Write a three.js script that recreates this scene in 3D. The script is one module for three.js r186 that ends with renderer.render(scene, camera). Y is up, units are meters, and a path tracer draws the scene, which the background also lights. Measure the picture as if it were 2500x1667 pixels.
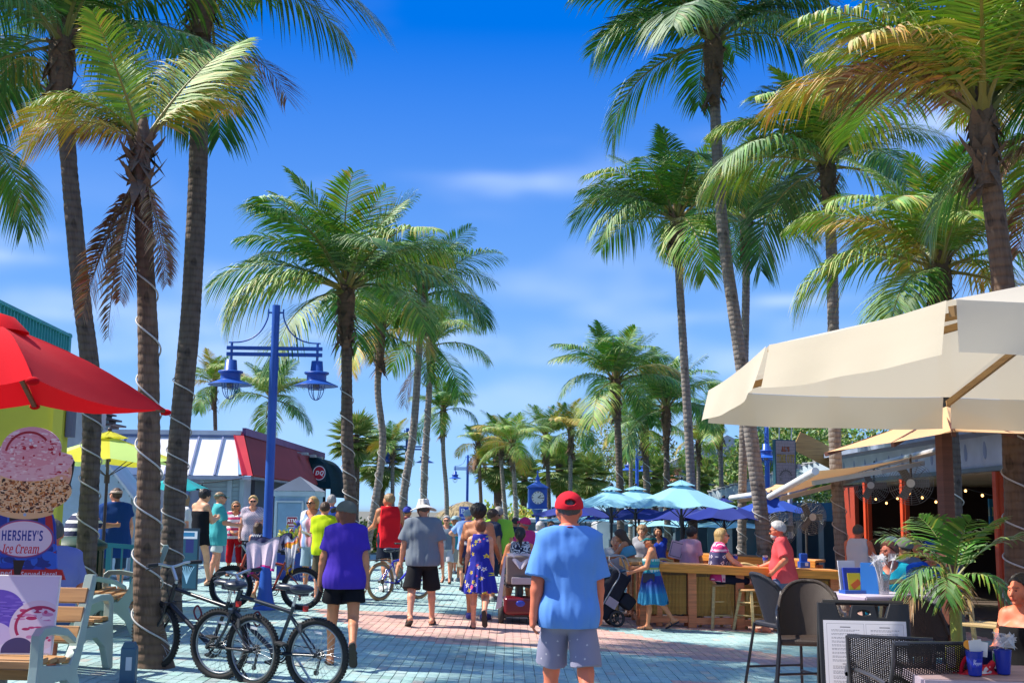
import * as THREE from 'three';
import { mergeGeometries, mergeVertices } from 'three/addons/utils/BufferGeometryUtils.js';
import { RoundedBoxGeometry } from 'three/addons/geometries/RoundedBoxGeometry.js';

// ---------- camera, light, exposure ----------
const scene = new THREE.Scene();
const FPX = 2900, CX = 1250, CY = 833.5, EYE = 1.6;
const camera = new THREE.PerspectiveCamera(2 * Math.atan(CY / FPX) * 180 / Math.PI, 2500 / 1667, 0.1, 3000);
camera.rotation.order = 'YXZ';
camera.position.set(0, EYE, 0);
camera.rotation.set(Math.atan(416.5 / FPX), 0, 0.0105);
camera.updateMatrixWorld(true);
const renderer = new THREE.WebGLRenderer({ antialias: true });
renderer.toneMapping = THREE.LinearToneMapping;
renderer.toneMappingExposure = 1.7;
renderer.shadowMap.enabled = true;
renderer.shadowMap.type = THREE.PCFSoftShadowMap;
const SUN = new THREE.Vector3(-0.82, 1, -0.04).normalize();
const sun = new THREE.DirectionalLight(new THREE.Color().setRGB(1, 0.93, 0.82), 5);
sun.target.position.set(0, 0, -22);
sun.position.copy(SUN).multiplyScalar(70).add(sun.target.position);
sun.castShadow = true; sun.shadow.radius = 1; sun.shadow.mapSize.set(4096, 4096);
Object.assign(sun.shadow.camera, { left: -45, right: 45, top: 45, bottom: -45, near: 1, far: 160 });
scene.add(sun, sun.target);

// ---------- random, noise ----------
function rng(s) { let a = s >>> 0; return () => { a = a + 0x6D2B79F5 | 0; let t = Math.imul(a ^ a >>> 15, 1 | a); t = t + Math.imul(t ^ t >>> 7, 61 | t) ^ t; return ((t ^ t >>> 14) >>> 0) / 4294967296; }; }
const hash = (x, y, z = 0) => { let h = Math.imul(x | 0, 374761393) + Math.imul(y | 0, 668265263) + Math.imul(z | 0, 1274126177) | 0; h = Math.imul(h ^ h >>> 13, 1274126177); return ((h ^ h >>> 16) >>> 0) / 4294967296; };
const sm = t => t * t * (3 - 2 * t), lerp = (a, b, t) => a + (b - a) * t, clamp = (x, a = 0, b = 1) => x < a ? a : x > b ? b : x;
const sstep = (a, b, x) => sm(clamp((x - a) / (b - a)));
function vn(x, y, z = 0, p = 0) {                                  // value noise, p = period
  const xi = Math.floor(x), yi = Math.floor(y), zi = Math.floor(z), u = sm(x - xi), v = sm(y - yi), w = sm(z - zi);
  const m = p ? k => ((k % p) + p) % p : k => k, h = (i, j, k) => hash(m(xi + i), m(yi + j), zi + k);
  const f = k => lerp(lerp(h(0, 0, k), h(1, 0, k), u), lerp(h(0, 1, k), h(1, 1, k), u), v);
  return w ? lerp(f(0), f(1), w) : f(0);
}
const fbm = (x, y, z = 0, o = 4) => { let s = 0, a = .5, t = 0; for (let i = 0; i < o; i++) { s += a * vn(x, y, z + i * 17); t += a; a *= .5; x *= 2.03; y *= 2.03; z *= 2.03; } return s / t; };
const V = (x = 0, y = 0, z = 0) => new THREE.Vector3(x, y, z);
const lin = c => { const k = new THREE.Color(c); return [k.r, k.g, k.b]; };

// ---------- where a thing stands ----------
function P(px, py, d) { return V((px - CX) / FPX * d, -(py - CY) / FPX * d, -d).applyMatrix4(camera.matrixWorld); }
const gy = (x, z) => -0.035 * clamp(x, -8, 8) * (1 - sstep(26, 50, -z));
function G(px, py) {                                                // the ground under a point of the view
  const o = camera.position, r = P(px, py, 1).sub(o); let y = 0, p;
  for (let i = 0; i < 12; i++) { p = r.clone().multiplyScalar((y - o.y) / r.y).add(o); y = gy(p.x, p.z); }
  return p;
}
const GD = (px, d) => { const p = P(px, CY + 420, d); return V(p.x, gy(p.x, p.z), p.z); };   // ground at a distance

// ---------- textures ----------
function tex(w, h, fn, srgb = true, rep = [1, 1]) {
  const a = new Uint8Array(w * h * 4), e = x => srgb ? 255 * (x <= .0031308 ? 12.92 * x : 1.055 * Math.pow(x, 1 / 2.4) - .055) : 255 * x;
  for (let j = 0; j < h; j++) for (let i = 0; i < w; i++) { const c = fn(i / w, j / h), k = 4 * (j * w + i); for (let q = 0; q < 3; q++) a[k + q] = clamp(e(clamp(c[q])), 0, 255); a[k + 3] = c.length > 3 ? 255 * clamp(c[3]) : 255; }
  const t = new THREE.DataTexture(a, w, h); t.wrapS = t.wrapT = THREE.RepeatWrapping; t.magFilter = THREE.LinearFilter; t.minFilter = THREE.LinearMipmapLinearFilter; t.generateMipmaps = true;
  if (srgb) t.colorSpace = THREE.SRGBColorSpace; t.repeat.set(...rep); t.needsUpdate = true; return t;
}
function canvasTex(w, h, draw) {
  const c = document.createElement('canvas'); c.width = w; c.height = h; const g = c.getContext('2d'); draw(g, w, h);
  const t = new THREE.CanvasTexture(c); t.colorSpace = THREE.SRGBColorSpace; return t;
}
const pn = (u, v, f, s = 0) => (vn(u * f, v * f, s, f) * .55 + vn(u * f * 2, v * f * 2, s + 3, f * 2) * .3 + vn(u * f * 4, v * f * 4, s + 7, f * 4) * .15);
const pn2 = (u, v, fu, fv, s = 0) => { const m = (k, p) => ((k % p) + p) % p, x = u * fu, y = v * fv, xi = Math.floor(x), yi = Math.floor(y), a = sm(x - xi), b = sm(y - yi); const h = (i, j) => hash(m(xi + i, fu), m(yi + j, fv), s); return lerp(lerp(h(0, 0), h(1, 0), a), lerp(h(0, 1), h(1, 1), a), b); };
const grainBump = tex(256, 256, (u, v) => { const n = pn(u, v, 32, 1); return [n, n, n]; }, false, [2, 2]);
const clothBump = tex(256, 256, (u, v) => { const n = .5 + .25 * Math.sin(u * 402) * Math.sin(v * 402) + .4 * (pn(u, v, 8, 5) - .5); return [n, n, n]; }, false, [4, 4]);
const blotch = tex(256, 256, (u, v) => { const n = .78 + .3 * (pn(u, v, 6, 2) - .3) ; return [n, n, n]; }, true, [.5, .5]);
const woodT = tex(256, 256, (u, v) => { const g = pn2(u, v, 4, 64, 1) * .6 + pn2(u, v, 8, 128, 2) * .4, k = .62 + .5 * g; return [k, k * (.96 + .04 * g), k * .92]; }, true, [.9, .9]);

// ---------- materials ----------
const mats = {};
function M(c, rough = .7, o = {}) {
  const key = JSON.stringify([c, rough, Object.entries(o).map(([k, v]) => [k, v && v.uuid || v])]);
  if (mats[key]) return mats[key];
  const K = 'transmission' in o || 'specularIntensity' in o || o.clearcoat || o.sheen ? THREE.MeshPhysicalMaterial : THREE.MeshStandardMaterial;
  const m = new K({ roughness: rough, ...o }); Array.isArray(c) ? m.color.setRGB(...c) : m.color.set(c);
  return mats[key] = m;
}
const paint = (c, r = .45) => M(c, r, { map: blotch, bumpMap: grainBump, bumpScale: .0006 });
const wood = (c, r = .6) => M(c, r, { map: woodT, bumpMap: woodT, bumpScale: .001 });
const cloth = (c, r = .92) => M(c, r, { specularIntensity: .35, bumpMap: clothBump, bumpScale: .0015, side: THREE.DoubleSide });
const canopyM = (c, t = .3) => M(c, .95, { specularIntensity: .2, transmission: t, bumpMap: clothBump, bumpScale: .001, side: THREE.DoubleSide });

// ---------- things ----------
const used = {};
const numbered = n => { const k = used[n] = (used[n] ?? -1) + 1; return k ? `${n}_${String(k).padStart(3, '0')}` : n; };
function shade(o) { o.traverse(m => { if (m.isMesh) { m.castShadow = m.receiveShadow = true; } }); return o; }
function thing(name, label, category, pos = [0, 0, 0], turn = 0, group) {
  const o = new THREE.Group(); o.name = numbered(name); pos.isVector3 ? o.position.copy(pos) : o.position.set(...pos); o.rotation.y = turn; scene.add(o);
  o.userData = { label, category }; if (group) o.userData.group = group; return o;
}
function copyOf(src, label, pos, turn = 0, scale = 1) {
  const o = src.clone(); o.name = numbered(src.name.replace(/_\d\d\d$/, '')); o.userData = { ...src.userData, label }; scene.add(o);
  pos.isVector3 ? o.position.copy(pos) : o.position.set(...pos); o.rotation.y = turn; o.scale.setScalar(scale); return o;
}
function mesh(geo, m, name, parent, extra) { const o = new THREE.Mesh(geo, m); o.name = name; o.castShadow = o.receiveShadow = true; parent.add(o); if (extra) Object.assign(o.userData, extra); return o; }
function boxUV(g) {                                                 // uv in metres by the way a face points
  const p = g.attributes.position, n = g.attributes.normal, uv = new Float32Array(p.count * 2);
  for (let i = 0; i < p.count; i++) { const x = p.getX(i), y = p.getY(i), z = p.getZ(i), a = Math.abs(n.getX(i)), b = Math.abs(n.getY(i)), c = Math.abs(n.getZ(i)); uv.set(b > a && b > c ? [x, z] : a > c ? [z, y] : [x, y], 2 * i); }
  g.setAttribute('uv', new THREE.BufferAttribute(uv, 2)); return g;
}
class GB {
  constructor() { this.l = []; }
  add(g, x = 0, y = 0, z = 0, rx = 0, ry = 0, rz = 0) { if (g.index) g = g.toNonIndexed(); for (const k of Object.keys(g.attributes)) if (!['position', 'normal', 'uv'].includes(k)) g.deleteAttribute(k); g.applyMatrix4(new THREE.Matrix4().compose(V(x, y, z), new THREE.Quaternion().setFromEuler(new THREE.Euler(rx, ry, rz, 'YXZ')), V(1, 1, 1))); this.l.push(g); return this; }
  box(w, h, d, x = 0, y = 0, z = 0, rx = 0, ry = 0, rz = 0, r = 0) { return this.add(r ? new RoundedBoxGeometry(w, h, d, 1, r) : new THREE.BoxGeometry(w, h, d), x, y, z, rx, ry, rz); }
  cyl(r1, r2, h, x = 0, y = 0, z = 0, n = 12, rx = 0, ry = 0, rz = 0) { return this.add(new THREE.CylinderGeometry(r1, r2, h, n), x, y, z, rx, ry, rz); }
  rod(a, b, r, r2 = r, n = 8) { const d = V().subVectors(b, a), g = new THREE.CylinderGeometry(r2, r, d.length(), n); g.applyQuaternion(new THREE.Quaternion().setFromUnitVectors(V(0, 1, 0), d.clone().normalize())); return this.add(g, ...V().addVectors(a, b).multiplyScalar(.5)); }
  beam(a, b, w, h) { const d = V().subVectors(b, a), z = d.clone().normalize(), x = V().crossVectors(V(0, 1, 0), z); if (x.length() < .01) x.set(1, 0, 0); x.normalize(); const g = new THREE.BoxGeometry(w, h, d.length()); g.applyMatrix4(new THREE.Matrix4().makeBasis(x, V().crossVectors(z, x), z)); return this.add(g, ...V().addVectors(a, b).multiplyScalar(.5)); }
  tube(pts, r, seg = 24, n = 6, closed = false) { return this.add(new THREE.TubeGeometry(new THREE.CatmullRomCurve3(pts, closed), seg, r, n, closed)); }
  lathe(pts, x = 0, y = 0, z = 0, n = 20) { return this.add(new THREE.LatheGeometry(pts.map(p => new THREE.Vector2(...p)), n), x, y, z); }
  sph(r, x, y, z, sx = 1, sy = 1, sz = 1, n = 10) { const g = new THREE.SphereGeometry(r, n, Math.ceil(n * .7)); g.scale(sx, sy, sz); return this.add(g, x, y, z); }
  ext(pts, depth, x = 0, y = 0, z = 0, rx = 0, ry = 0, rz = 0, bev = 0) { const s = new THREE.Shape(pts.map(p => new THREE.Vector2(...p))); return this.add(new THREE.ExtrudeGeometry(s, { depth, bevelEnabled: bev > 0, bevelSize: bev, bevelThickness: bev, bevelSegments: 1 }), x, y, z, rx, ry, rz); }
  tri(...v) { const g = new THREE.BufferGeometry(); g.setAttribute('position', new THREE.Float32BufferAttribute(v.flatMap(p => [p.x, p.y, p.z]), 3)); g.setAttribute('uv', new THREE.Float32BufferAttribute(new Array(v.length * 2).fill(0), 2)); g.computeVertexNormals(); this.l.push(g); return this; }
  quad(a, b, c, d) { return this.tri(a, b, c, a, c, d); }
  sm() { this.s = 1; return this; }
  geo() { let g = mergeGeometries(this.l); if (this.s) { g.deleteAttribute('normal'); g.deleteAttribute('uv'); g = mergeVertices(g, 1e-4); g.computeVertexNormals(); } boxUV(g); return g; }
  to(name, m, parent, extra) { return mesh(this.geo(), m, name, parent, extra); }
}
const gb = () => new GB();
// ---------- sky ----------
{
  const W = 1024, H = 512, a = new Float32Array(W * H * 4);
  for (let j = 0; j < H; j++) for (let i = 0; i < W; i++) {
    const el = (j + .5) / H * 180 - 90, az = (i + .5) / W * Math.PI * 2, k = 4 * (j * W + i);   // row 0 = straight down
    const e = Math.max(el, 0), t = Math.pow(clamp(e / 23), .72);
    let c = [lerp(.245, 0, t), lerp(.46, .108, t), lerp(.72, .50, t)];
    const hz = Math.exp(-e / 2.2); c = [lerp(c[0], .33, hz * .6), lerp(c[1], .52, hz * .6), lerp(c[2], .76, hz * .6)];
    if (el > 0) {                                                   // thin high cloud, streaked along the wind
      const s = 1 / Math.max(Math.sin(el * Math.PI / 180), .05), dx = Math.cos(az) * s, dz = Math.sin(az) * s;
      const q = fbm(dx * .8 + 40, dz * 1.3 + 10, 3, 5), q2 = fbm(dx * 2.4 + 5, dz * 5.2 + 60, 9, 4);
      const w = sstep(.36, .66, q) * (.12 + .88 * sstep(.3, .72, q2)) * .95, lo = sstep(.46, .72, fbm(az * 9, e * .55 + 4, 21, 4)) * Math.exp(-Math.pow((e - 8) / 4.5, 2)) * .42;
      const f = clamp(Math.max(w * sstep(4, 12, e), lo));
      c = [lerp(c[0], .46, f), lerp(c[1], .57, f), lerp(c[2], .78, f)];
    } else { const f = clamp(-el / 4); c = [lerp(c[0], .2, f), lerp(c[1], .22, f), lerp(c[2], .22, f)]; }
    a.set([...c, 1], k);
  }
  const t = new THREE.DataTexture(a, W, H, THREE.RGBAFormat, THREE.FloatType); t.mapping = THREE.EquirectangularReflectionMapping; t.magFilter = t.minFilter = THREE.LinearFilter; t.wrapS = THREE.RepeatWrapping; t.needsUpdate = true;
  scene.background = t; scene.environment = t; scene.environmentIntensity = 1;
}
// ---------- ground ----------
{
  const nx = 60, nz = 90, pos = [], idx = [], uv = [];
  const xs = [...Array(nx + 1)].map((_, i) => { const t = i / nx * 2 - 1; return Math.sign(t) * (Math.abs(t) * 12 + Math.pow(Math.abs(t), 7) * 1200); });
  const zs = [...Array(nz + 1)].map((_, i) => { const t = i / nz; return 8 - t * 60 - Math.pow(t, 7) * 1900; });
  for (const z of zs) for (const x of xs) { pos.push(x, gy(x, z) - .006, z); uv.push(x, z); }
  for (let j = 0; j < nz; j++) for (let i = 0; i < nx; i++) { const a = j * (nx + 1) + i, b = a + 1, c = a + nx + 1, d = c + 1; idx.push(a, b, c, b, d, c); }
  const g = new THREE.BufferGeometry(); g.setAttribute('position', new THREE.Float32BufferAttribute(pos, 3)); g.setAttribute('uv', new THREE.Float32BufferAttribute(uv, 2)); g.setIndex(idx); g.computeVertexNormals();
  const sand = tex(512, 512, (u, v) => { const n = pn(u, v, 8, 1) * .5 + pn(u, v, 64, 2) * .5; return [.10 + .14 * n, .10 + .13 * n, .075 + .10 * n]; }, true, [.25, .25]);
  const o = mesh(g, M([.85, .85, .85], .95, { map: sand, bumpMap: grainBump, bumpScale: .004 }), 'ground', scene, { label: 'sandy pale ground that carries the paving and runs to the beach', category: 'ground', kind: 'structure' });
}
{
  const root = thing('pavement', 'teal paved plaza with bands of pink brick pavers', 'pavement'); root.userData.kind = 'structure';
  const w = .105, l = .21, gap = .0034, r = rng(5);
  const bev = (() => { const g = new THREE.BoxGeometry(w - gap, .05, l - gap), p = g.attributes.position; for (let i = 0; i < p.count; i++) if (p.getY(i) > 0) { p.setX(i, p.getX(i) * .97); p.setZ(i, p.getZ(i) * .978); } g.computeVertexNormals(); return g; })();
  const vars = [0, 1, 2].map(k => { const g = bev.clone(), p = g.attributes.position; for (let i = 0; i < p.count; i++) if (p.getY(i) > 0) p.setY(i, p.getY(i) + (hash(i % 3, k, 2) - .5) * .003); g.computeVertexNormals(); return g; });
  const paveT = tex(256, 256, (u, v) => { const n = pn(u, v, 40, 4), m = pn(u, v, 5, 8), k = .74 + .22 * n + .2 * (m - .4); return [k, k, k]; }, true, [1, 1]);
  const isPink = (x, d) => {
    const lo = x < -.5 ? 14.6 + .62 * (x + .5) ** 2 : x < 1 ? 14.6 : 14.6 - .28 * (x - 1), hi = x < .6 ? 18.8 - .05 * (x + .5) ** 2 : x < 2.1 ? 18.8 - 1.8 * (x - .6) : 16.1 - .7 * (x - 2.1);
    if (d > lo && d < hi) return 1;
    if (x > 1.6 && d < 12.35 - .1 * (x - 1.6)) return 1;
    if (x > 1.2 && d > 17.6 + .12 * x && d < 24) return 1;
    return 0;
  };
  const col = (x, d) => {
    const k = .8 + .4 * hash(Math.round(x * 50), Math.round(d * 50), 3), q = hash(Math.round(x * 31), Math.round(d * 71), 8), dirt = .80 + .3 * fbm(x * .6, d * .6, 2, 3) - .22 * sstep(.62, .75, fbm(x * 2.6, d * 2.6, 5, 3)) + .12 * sstep(.6, .72, fbm(x * 1.3 + 20, d * 1.3, 7, 3));
    const c = isPink(x, d) ? (q < .2 ? [.62, .44, .35] : [.66, .41, .35]) : q < .03 ? [.48, .50, .45] : q < .3 ? [.40, .55, .53] : [.37, .56, .545];
    return c.map(v => v * (.75 + .25 * k) * dirt);
  };
  const list = [];
  for (let i = -130; i <= 130; i++) for (let j = 0; j < 170; j++) {
    const x = i * w, d = 8.2 + j * l + (i % 2 ? 0 : 0) + (hash(i, 5, 1) - .5) * .02, px = CX + x / d * FPX;
    if (px < -260 || px > 2760 || x < -13) continue;
    list.push([x + (r() - .5) * .004, d, (r() - .5) * .012]);
  }
  const vis = list.map((p, i) => [p, i]).filter(([p]) => { const px = CX + p[0] / p[1] * FPX, py = 1250 + p[0] * .0455 / p[1] * FPX + EYE / p[1] * FPX; return py < 1690 && px > 330 && px < 1990; }).sort((a, b) => a[0][1] - b[0][1]).slice(0, 300);
  const near = new Set(vis.map(v => v[1])), pm = {};
  const stuffN = list.length - near.size, inst = new THREE.InstancedMesh(vars[0], M([1, 1, 1], .8, { map: paveT, bumpMap: grainBump, bumpScale: .002 }), stuffN), m4 = new THREE.Matrix4(), cc = new THREE.Color(); let n = 0;
  inst.name = 'far_pavers'; inst.userData.kind = 'stuff'; inst.receiveShadow = inst.castShadow = true;
  const tilt = Math.atan(-.035);
  list.forEach(([x, d, t], i) => {
    const y = gy(x, -d) - .024 + (hash(i, 3, 3) - .5) * .0035;
    if (near.has(i)) {
      const c = col(x, d).map(v => Math.round(v * 24) / 24), key = c.join();
      const m = pm[key] = pm[key] || M(c, .8, { map: paveT, bumpMap: grainBump, bumpScale: .002 }), o = mesh(vars[i % 3], m, 'paver', root);
      o.position.set(x, y, -d); o.rotation.set(0, t, tilt);
    } else { m4.compose(V(x, y, -d), new THREE.Quaternion().setFromEuler(new THREE.Euler(0, t, Math.abs(x) > 8 || d > 28 ? 0 : tilt)), V(1, 1, 1)); inst.setMatrixAt(n, m4); inst.setColorAt(n, cc.setRGB(...col(x, d))); n++; }
  });
  root.add(inst);
  let k = 0; root.children.forEach(o => { if (o.name === 'paver') o.name = k++ ? `paver_${String(k - 1).padStart(3, '0')}` : 'paver'; });
}
// ---------- palms ----------
const barkT = tex(512, 512, (u, v) => {
  const ring = Math.pow(.5 + .5 * Math.sin(v * 2 * Math.PI * 13 + 2.2 * pn(u, v, 6, 3)), 3), fine = pn2(u, v, 48, 12, 3), sp = pn(u, v, 10, 9), spot = sstep(.70, .78, pn(u, v, 5, 12));
  const k = .50 + .35 * fine + .55 * sp - .20 * ring - .4 * spot; return [k, k * .95, k * .88];
}, true, [1, 1]);
const barkB = tex(512, 512, (u, v) => { const ring = Math.pow(.5 + .5 * Math.sin(v * 2 * Math.PI * 13 + 2.2 * pn(u, v, 6, 3)), 2), k = .7 - .5 * ring + .3 * pn2(u, v, 64, 20, 3); return [k, k, k]; }, false, [1, 1]);
const barkM = c => M(c, .92, { map: barkT, bumpMap: barkB, bumpScale: .014 });
const BARK = { grey: [.24, .215, .20], dark: [.125, .10, .086], brown: [.15, .10, .07] };
const leafM = new THREE.MeshPhysicalMaterial({ vertexColors: true, roughness: .58, transmission: .42, side: THREE.DoubleSide });
const deadM = new THREE.MeshPhysicalMaterial({ vertexColors: true, roughness: .85, transmission: .15, side: THREE.DoubleSide });
const fibreM = M([.16, .105, .07], .95, { map: blotch, bumpMap: barkB, bumpScale: .01, side: THREE.DoubleSide });
const cordM = M([.46, .46, .45], .5);
// one feather leaf: grows along +x, its stem rising at el0 and sinking by droop
function frondGeo(seed, o = {}) {
  const { L = 1, el0 = .8, droop = 1.6, n = 68, lw = .0135, ll = .33, hang = .4, cut = .17, pal = 'green', twist = 0, side = 0, lean = 0 } = o, r = rng(seed);
  const pos = [], col = [], nrm = null, PAL = {
    green: [[.05, .20, .012], [.12, .31, .018], [.28, .37, .04]], lime: [[.15, .32, .016], [.28, .42, .024], [.46, .42, .05]], yellow: [[.38, .36, .02], [.60, .42, .02], [.56, .32, .07]],
    dark: [[.028, .15, .014], [.06, .22, .018], [.16, .27, .03]], dead: [[.19, .095, .035], [.30, .18, .085], [.38, .26, .15]] }[pal];
  const tri = (a, b, c, k) => { for (const p of [a, b, c]) { pos.push(p.x, p.y, p.z); col.push(...k); } };
  const N = 18, pts = [], tan = []; let p = V();
  for (let i = 0; i <= N; i++) { const t = i / N, e = el0 - droop * Math.pow(t, 1.35), yaw = side * t * t; tan.push(V(Math.cos(e) * Math.cos(yaw), Math.sin(e), Math.cos(e) * Math.sin(yaw))); pts.push(p.clone()); p = p.clone().addScaledVector(tan[i], L / N); }
  const at = t => { const f = clamp(t) * N, i = Math.min(N - 1, Math.floor(f)), w = f - i; return [pts[i].clone().lerp(pts[i + 1], w), tan[i].clone().lerp(tan[i + 1], w).normalize()]; };
  const stemC = pal === 'dead' ? [.22, .14, .08] : pal === 'yellow' || pal === 'lime' ? [.36, .30, .05] : [.22, .24, .05];
  for (let i = 0; i < N; i++) {                                     // stem: a tapering four-sided rod
    const rr = t => L * (.0145 * (1 - t) ** 1.4 + .0016) * (t < .06 ? 1.7 : 1), ring = (k) => { const t = tan[k], z = V().crossVectors(t, V(0, 1, 0)); if (z.length() < .01) z.set(0, 0, 1); z.normalize(); const y = V().crossVectors(z, t), q = rr(k / N); return [[1, 0], [0, .8], [-1, 0], [0, -.8]].map(([a, b]) => pts[k].clone().addScaledVector(z, a * q).addScaledVector(y, b * q)); };
    const A = ring(i), B = ring(i + 1); for (let k = 0; k < 4; k++) { const q = (k + 1) % 4; tri(A[k], B[k], B[q], stemC); tri(A[k], B[q], A[q], stemC); }
  }
  for (const s of [-1, 1]) for (let i = 0; i < n; i++) {
    const t = cut + (1 - cut) * (i + r() * .6) / n, [b, T] = at(t); if (r() < .025) continue;
    let z = V().crossVectors(T, V(0, 1, 0)); if (z.length() < .05) z.set(0, 0, 1); z.normalize().multiplyScalar(s); const up = V().crossVectors(T, z).multiplyScalar(-s).normalize(); if (up.y < 0 && pal !== 'dead') up.negate();
    const tw = twist * t + (r() - .5) * .22, len = L * ll * Math.pow(Math.sin(Math.PI * (.14 + .80 * Math.pow((t - cut) / (1 - cut), .85))), .8) * (.86 + .26 * r());
    const fwd = .38 + .75 * t * t + (r() - .5) * .16, dir = z.clone().multiplyScalar(Math.cos(tw)).addScaledVector(up, Math.sin(tw) * s + .16).addScaledVector(T, fwd).normalize();
    const wv = V().crossVectors(dir, up).normalize(), hg = hang * (.7 + .6 * r()), m1 = b.clone().addScaledVector(dir, len * .45).add(V(0, -hg * len * .10, 0)), m2 = b.clone().addScaledVector(dir, len * .78).add(V(0, -hg * len * .34, 0)), e = b.clone().addScaledVector(dir, len).add(V(0, -hg * len * .66, 0)), w = L * lw * (.75 + .4 * r()) * .5;
    const ridge = V(0, w * .35, 0), q = r(), base = q < .62 ? PAL[0] : q < .93 ? PAL[1] : PAL[2], k = base.map(v => v * (.75 + .5 * r())), tip = pal === 'dead' ? k : k.map((v, j) => lerp(v, PAL[1][j], .5));
    const A = [b.clone().addScaledVector(wv, -w * .45), b.clone().addScaledVector(wv, w * .45)], B = [m1.clone().addScaledVector(wv, -w).add(ridge), m1.clone().addScaledVector(wv, w).sub(ridge)], C = [m2.clone().addScaledVector(wv, -w * .6), m2.clone().addScaledVector(wv, w * .6)];
    tri(A[0], B[0], B[1], k); tri(A[0], B[1], A[1], k); tri(B[0], C[0], C[1], k); tri(B[0], C[1], B[1], k); tri(C[0], e, C[1], r() < .35 ? PAL[2] : tip);
  }
  const g = new THREE.BufferGeometry(); g.setAttribute('position', new THREE.Float32BufferAttribute(pos, 3)); g.setAttribute('color', new THREE.Float32BufferAttribute(col, 3)); g.computeVertexNormals(); return g;
}
const FR = {};
const frond = (kind, k) => { const key = kind + k; if (!FR[key]) {
  const r = rng(k * 97 + kind.length * 13 + 5), base = { up: { el0: 1.25, droop: .75, hang: .4, twist: .35 }, mid: { el0: .85, droop: 1.35, hang: .7, twist: .1 }, low: { el0: .35, droop: 1.55, hang: 1.0, twist: -.25 }, hang: { el0: -.1, droop: 1.45, hang: .9, twist: -.2 }, skirt: { el0: -1.28, droop: .25, hang: .6, twist: -.9, pal: 'dead', lw: .014, ll: .19, n: 54 }, dead: { el0: -.6, droop: .95, hang: 1.1, twist: -.6, pal: 'dead', lw: .013, n: 50 } }[kind.split('_')[0]], pal = kind.split('_')[1];
  FR[key] = frondGeo(k * 31 + 7, { ...base, ...(pal ? { pal } : {}), el0: base.el0 + (r() - .5) * .25, droop: base.droop * (.85 + .35 * r()), side: (r() - .5) * .5 });
} return FR[key]; };
function addFrond(root, top, kind, k, az, L, roll = 0, tilt = 0) {
  const o = mesh(frond(kind, k % 6), /dead|skirt/.test(kind) ? deadM : leafM, 'frond', root);
  o.position.copy(top); o.rotation.set(roll, az, tilt, 'YXZ'); o.scale.setScalar(L); return o;
}
function trunkGeo(pts, r0, r1, flare = 1.35, seed = 1, sides = 16) {
  const c = new THREE.CatmullRomCurve3(pts), len = c.getLength(), n = Math.min(260, Math.ceil(len / .045)), pos = [], uv = [], idx = [];
  for (let i = 0; i <= n; i++) {
    const t = i / n, p = c.getPointAt(t), h = t * len, ring = (h * 11.5 + .3 * Math.sin(h * 2)) % 1;
    let r = lerp(r0, r1, Math.pow(t, .8)) * (1 + (flare - 1) * Math.exp(-h / .28)) * (1 + .03 * (fbm(h * 1.6, seed, 0, 2) - .5) * 2) + .007 * (1 - Math.pow(ring, 2)) - .004;
    for (let j = 0; j <= sides; j++) { const a = j / sides * Math.PI * 2, q = r * (1 + .05 * (fbm(Math.cos(a) * 1.3 + 5, h * 3, seed + Math.sin(a) * 1.3, 2) - .5)); pos.push(p.x + Math.cos(a) * q, p.y, p.z + Math.sin(a) * q); uv.push(j / sides, h * .85); }
  }
  const s = sides + 1; for (let i = 0; i < n; i++) for (let j = 0; j < sides; j++) { const a = i * s + j; idx.push(a, a + s, a + 1, a + 1, a + s, a + s + 1); }
  const g = new THREE.BufferGeometry(); g.setAttribute('position', new THREE.Float32BufferAttribute(pos, 3)); g.setAttribute('uv', new THREE.Float32BufferAttribute(uv, 2)); g.setIndex(idx); g.computeVertexNormals(); return [g, c, len];
}
function cordGeo(c, len, r0, r1, h0, h1, pitch, seed) {             // a rope of lights wound round a trunk
  const r = rng(seed), pts = []; let a = r() * 6;
  for (let h = h0; h < Math.min(h1, len * .97); h += pitch / 12) { const t = h / len, p = c.getPointAt(t), q = lerp(r0, r1, Math.pow(t, .8)) * (1 + .35 * Math.exp(-h / .28)) + .016; a += Math.PI / 6; const w = .04 * Math.sin(h * 3 + seed); pts.push(V(p.x + Math.cos(a) * q, p.y + w, p.z + Math.sin(a) * q)); }
  return new THREE.TubeGeometry(new THREE.CatmullRomCurve3(pts), pts.length * 2, .009, 5);
}
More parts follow.
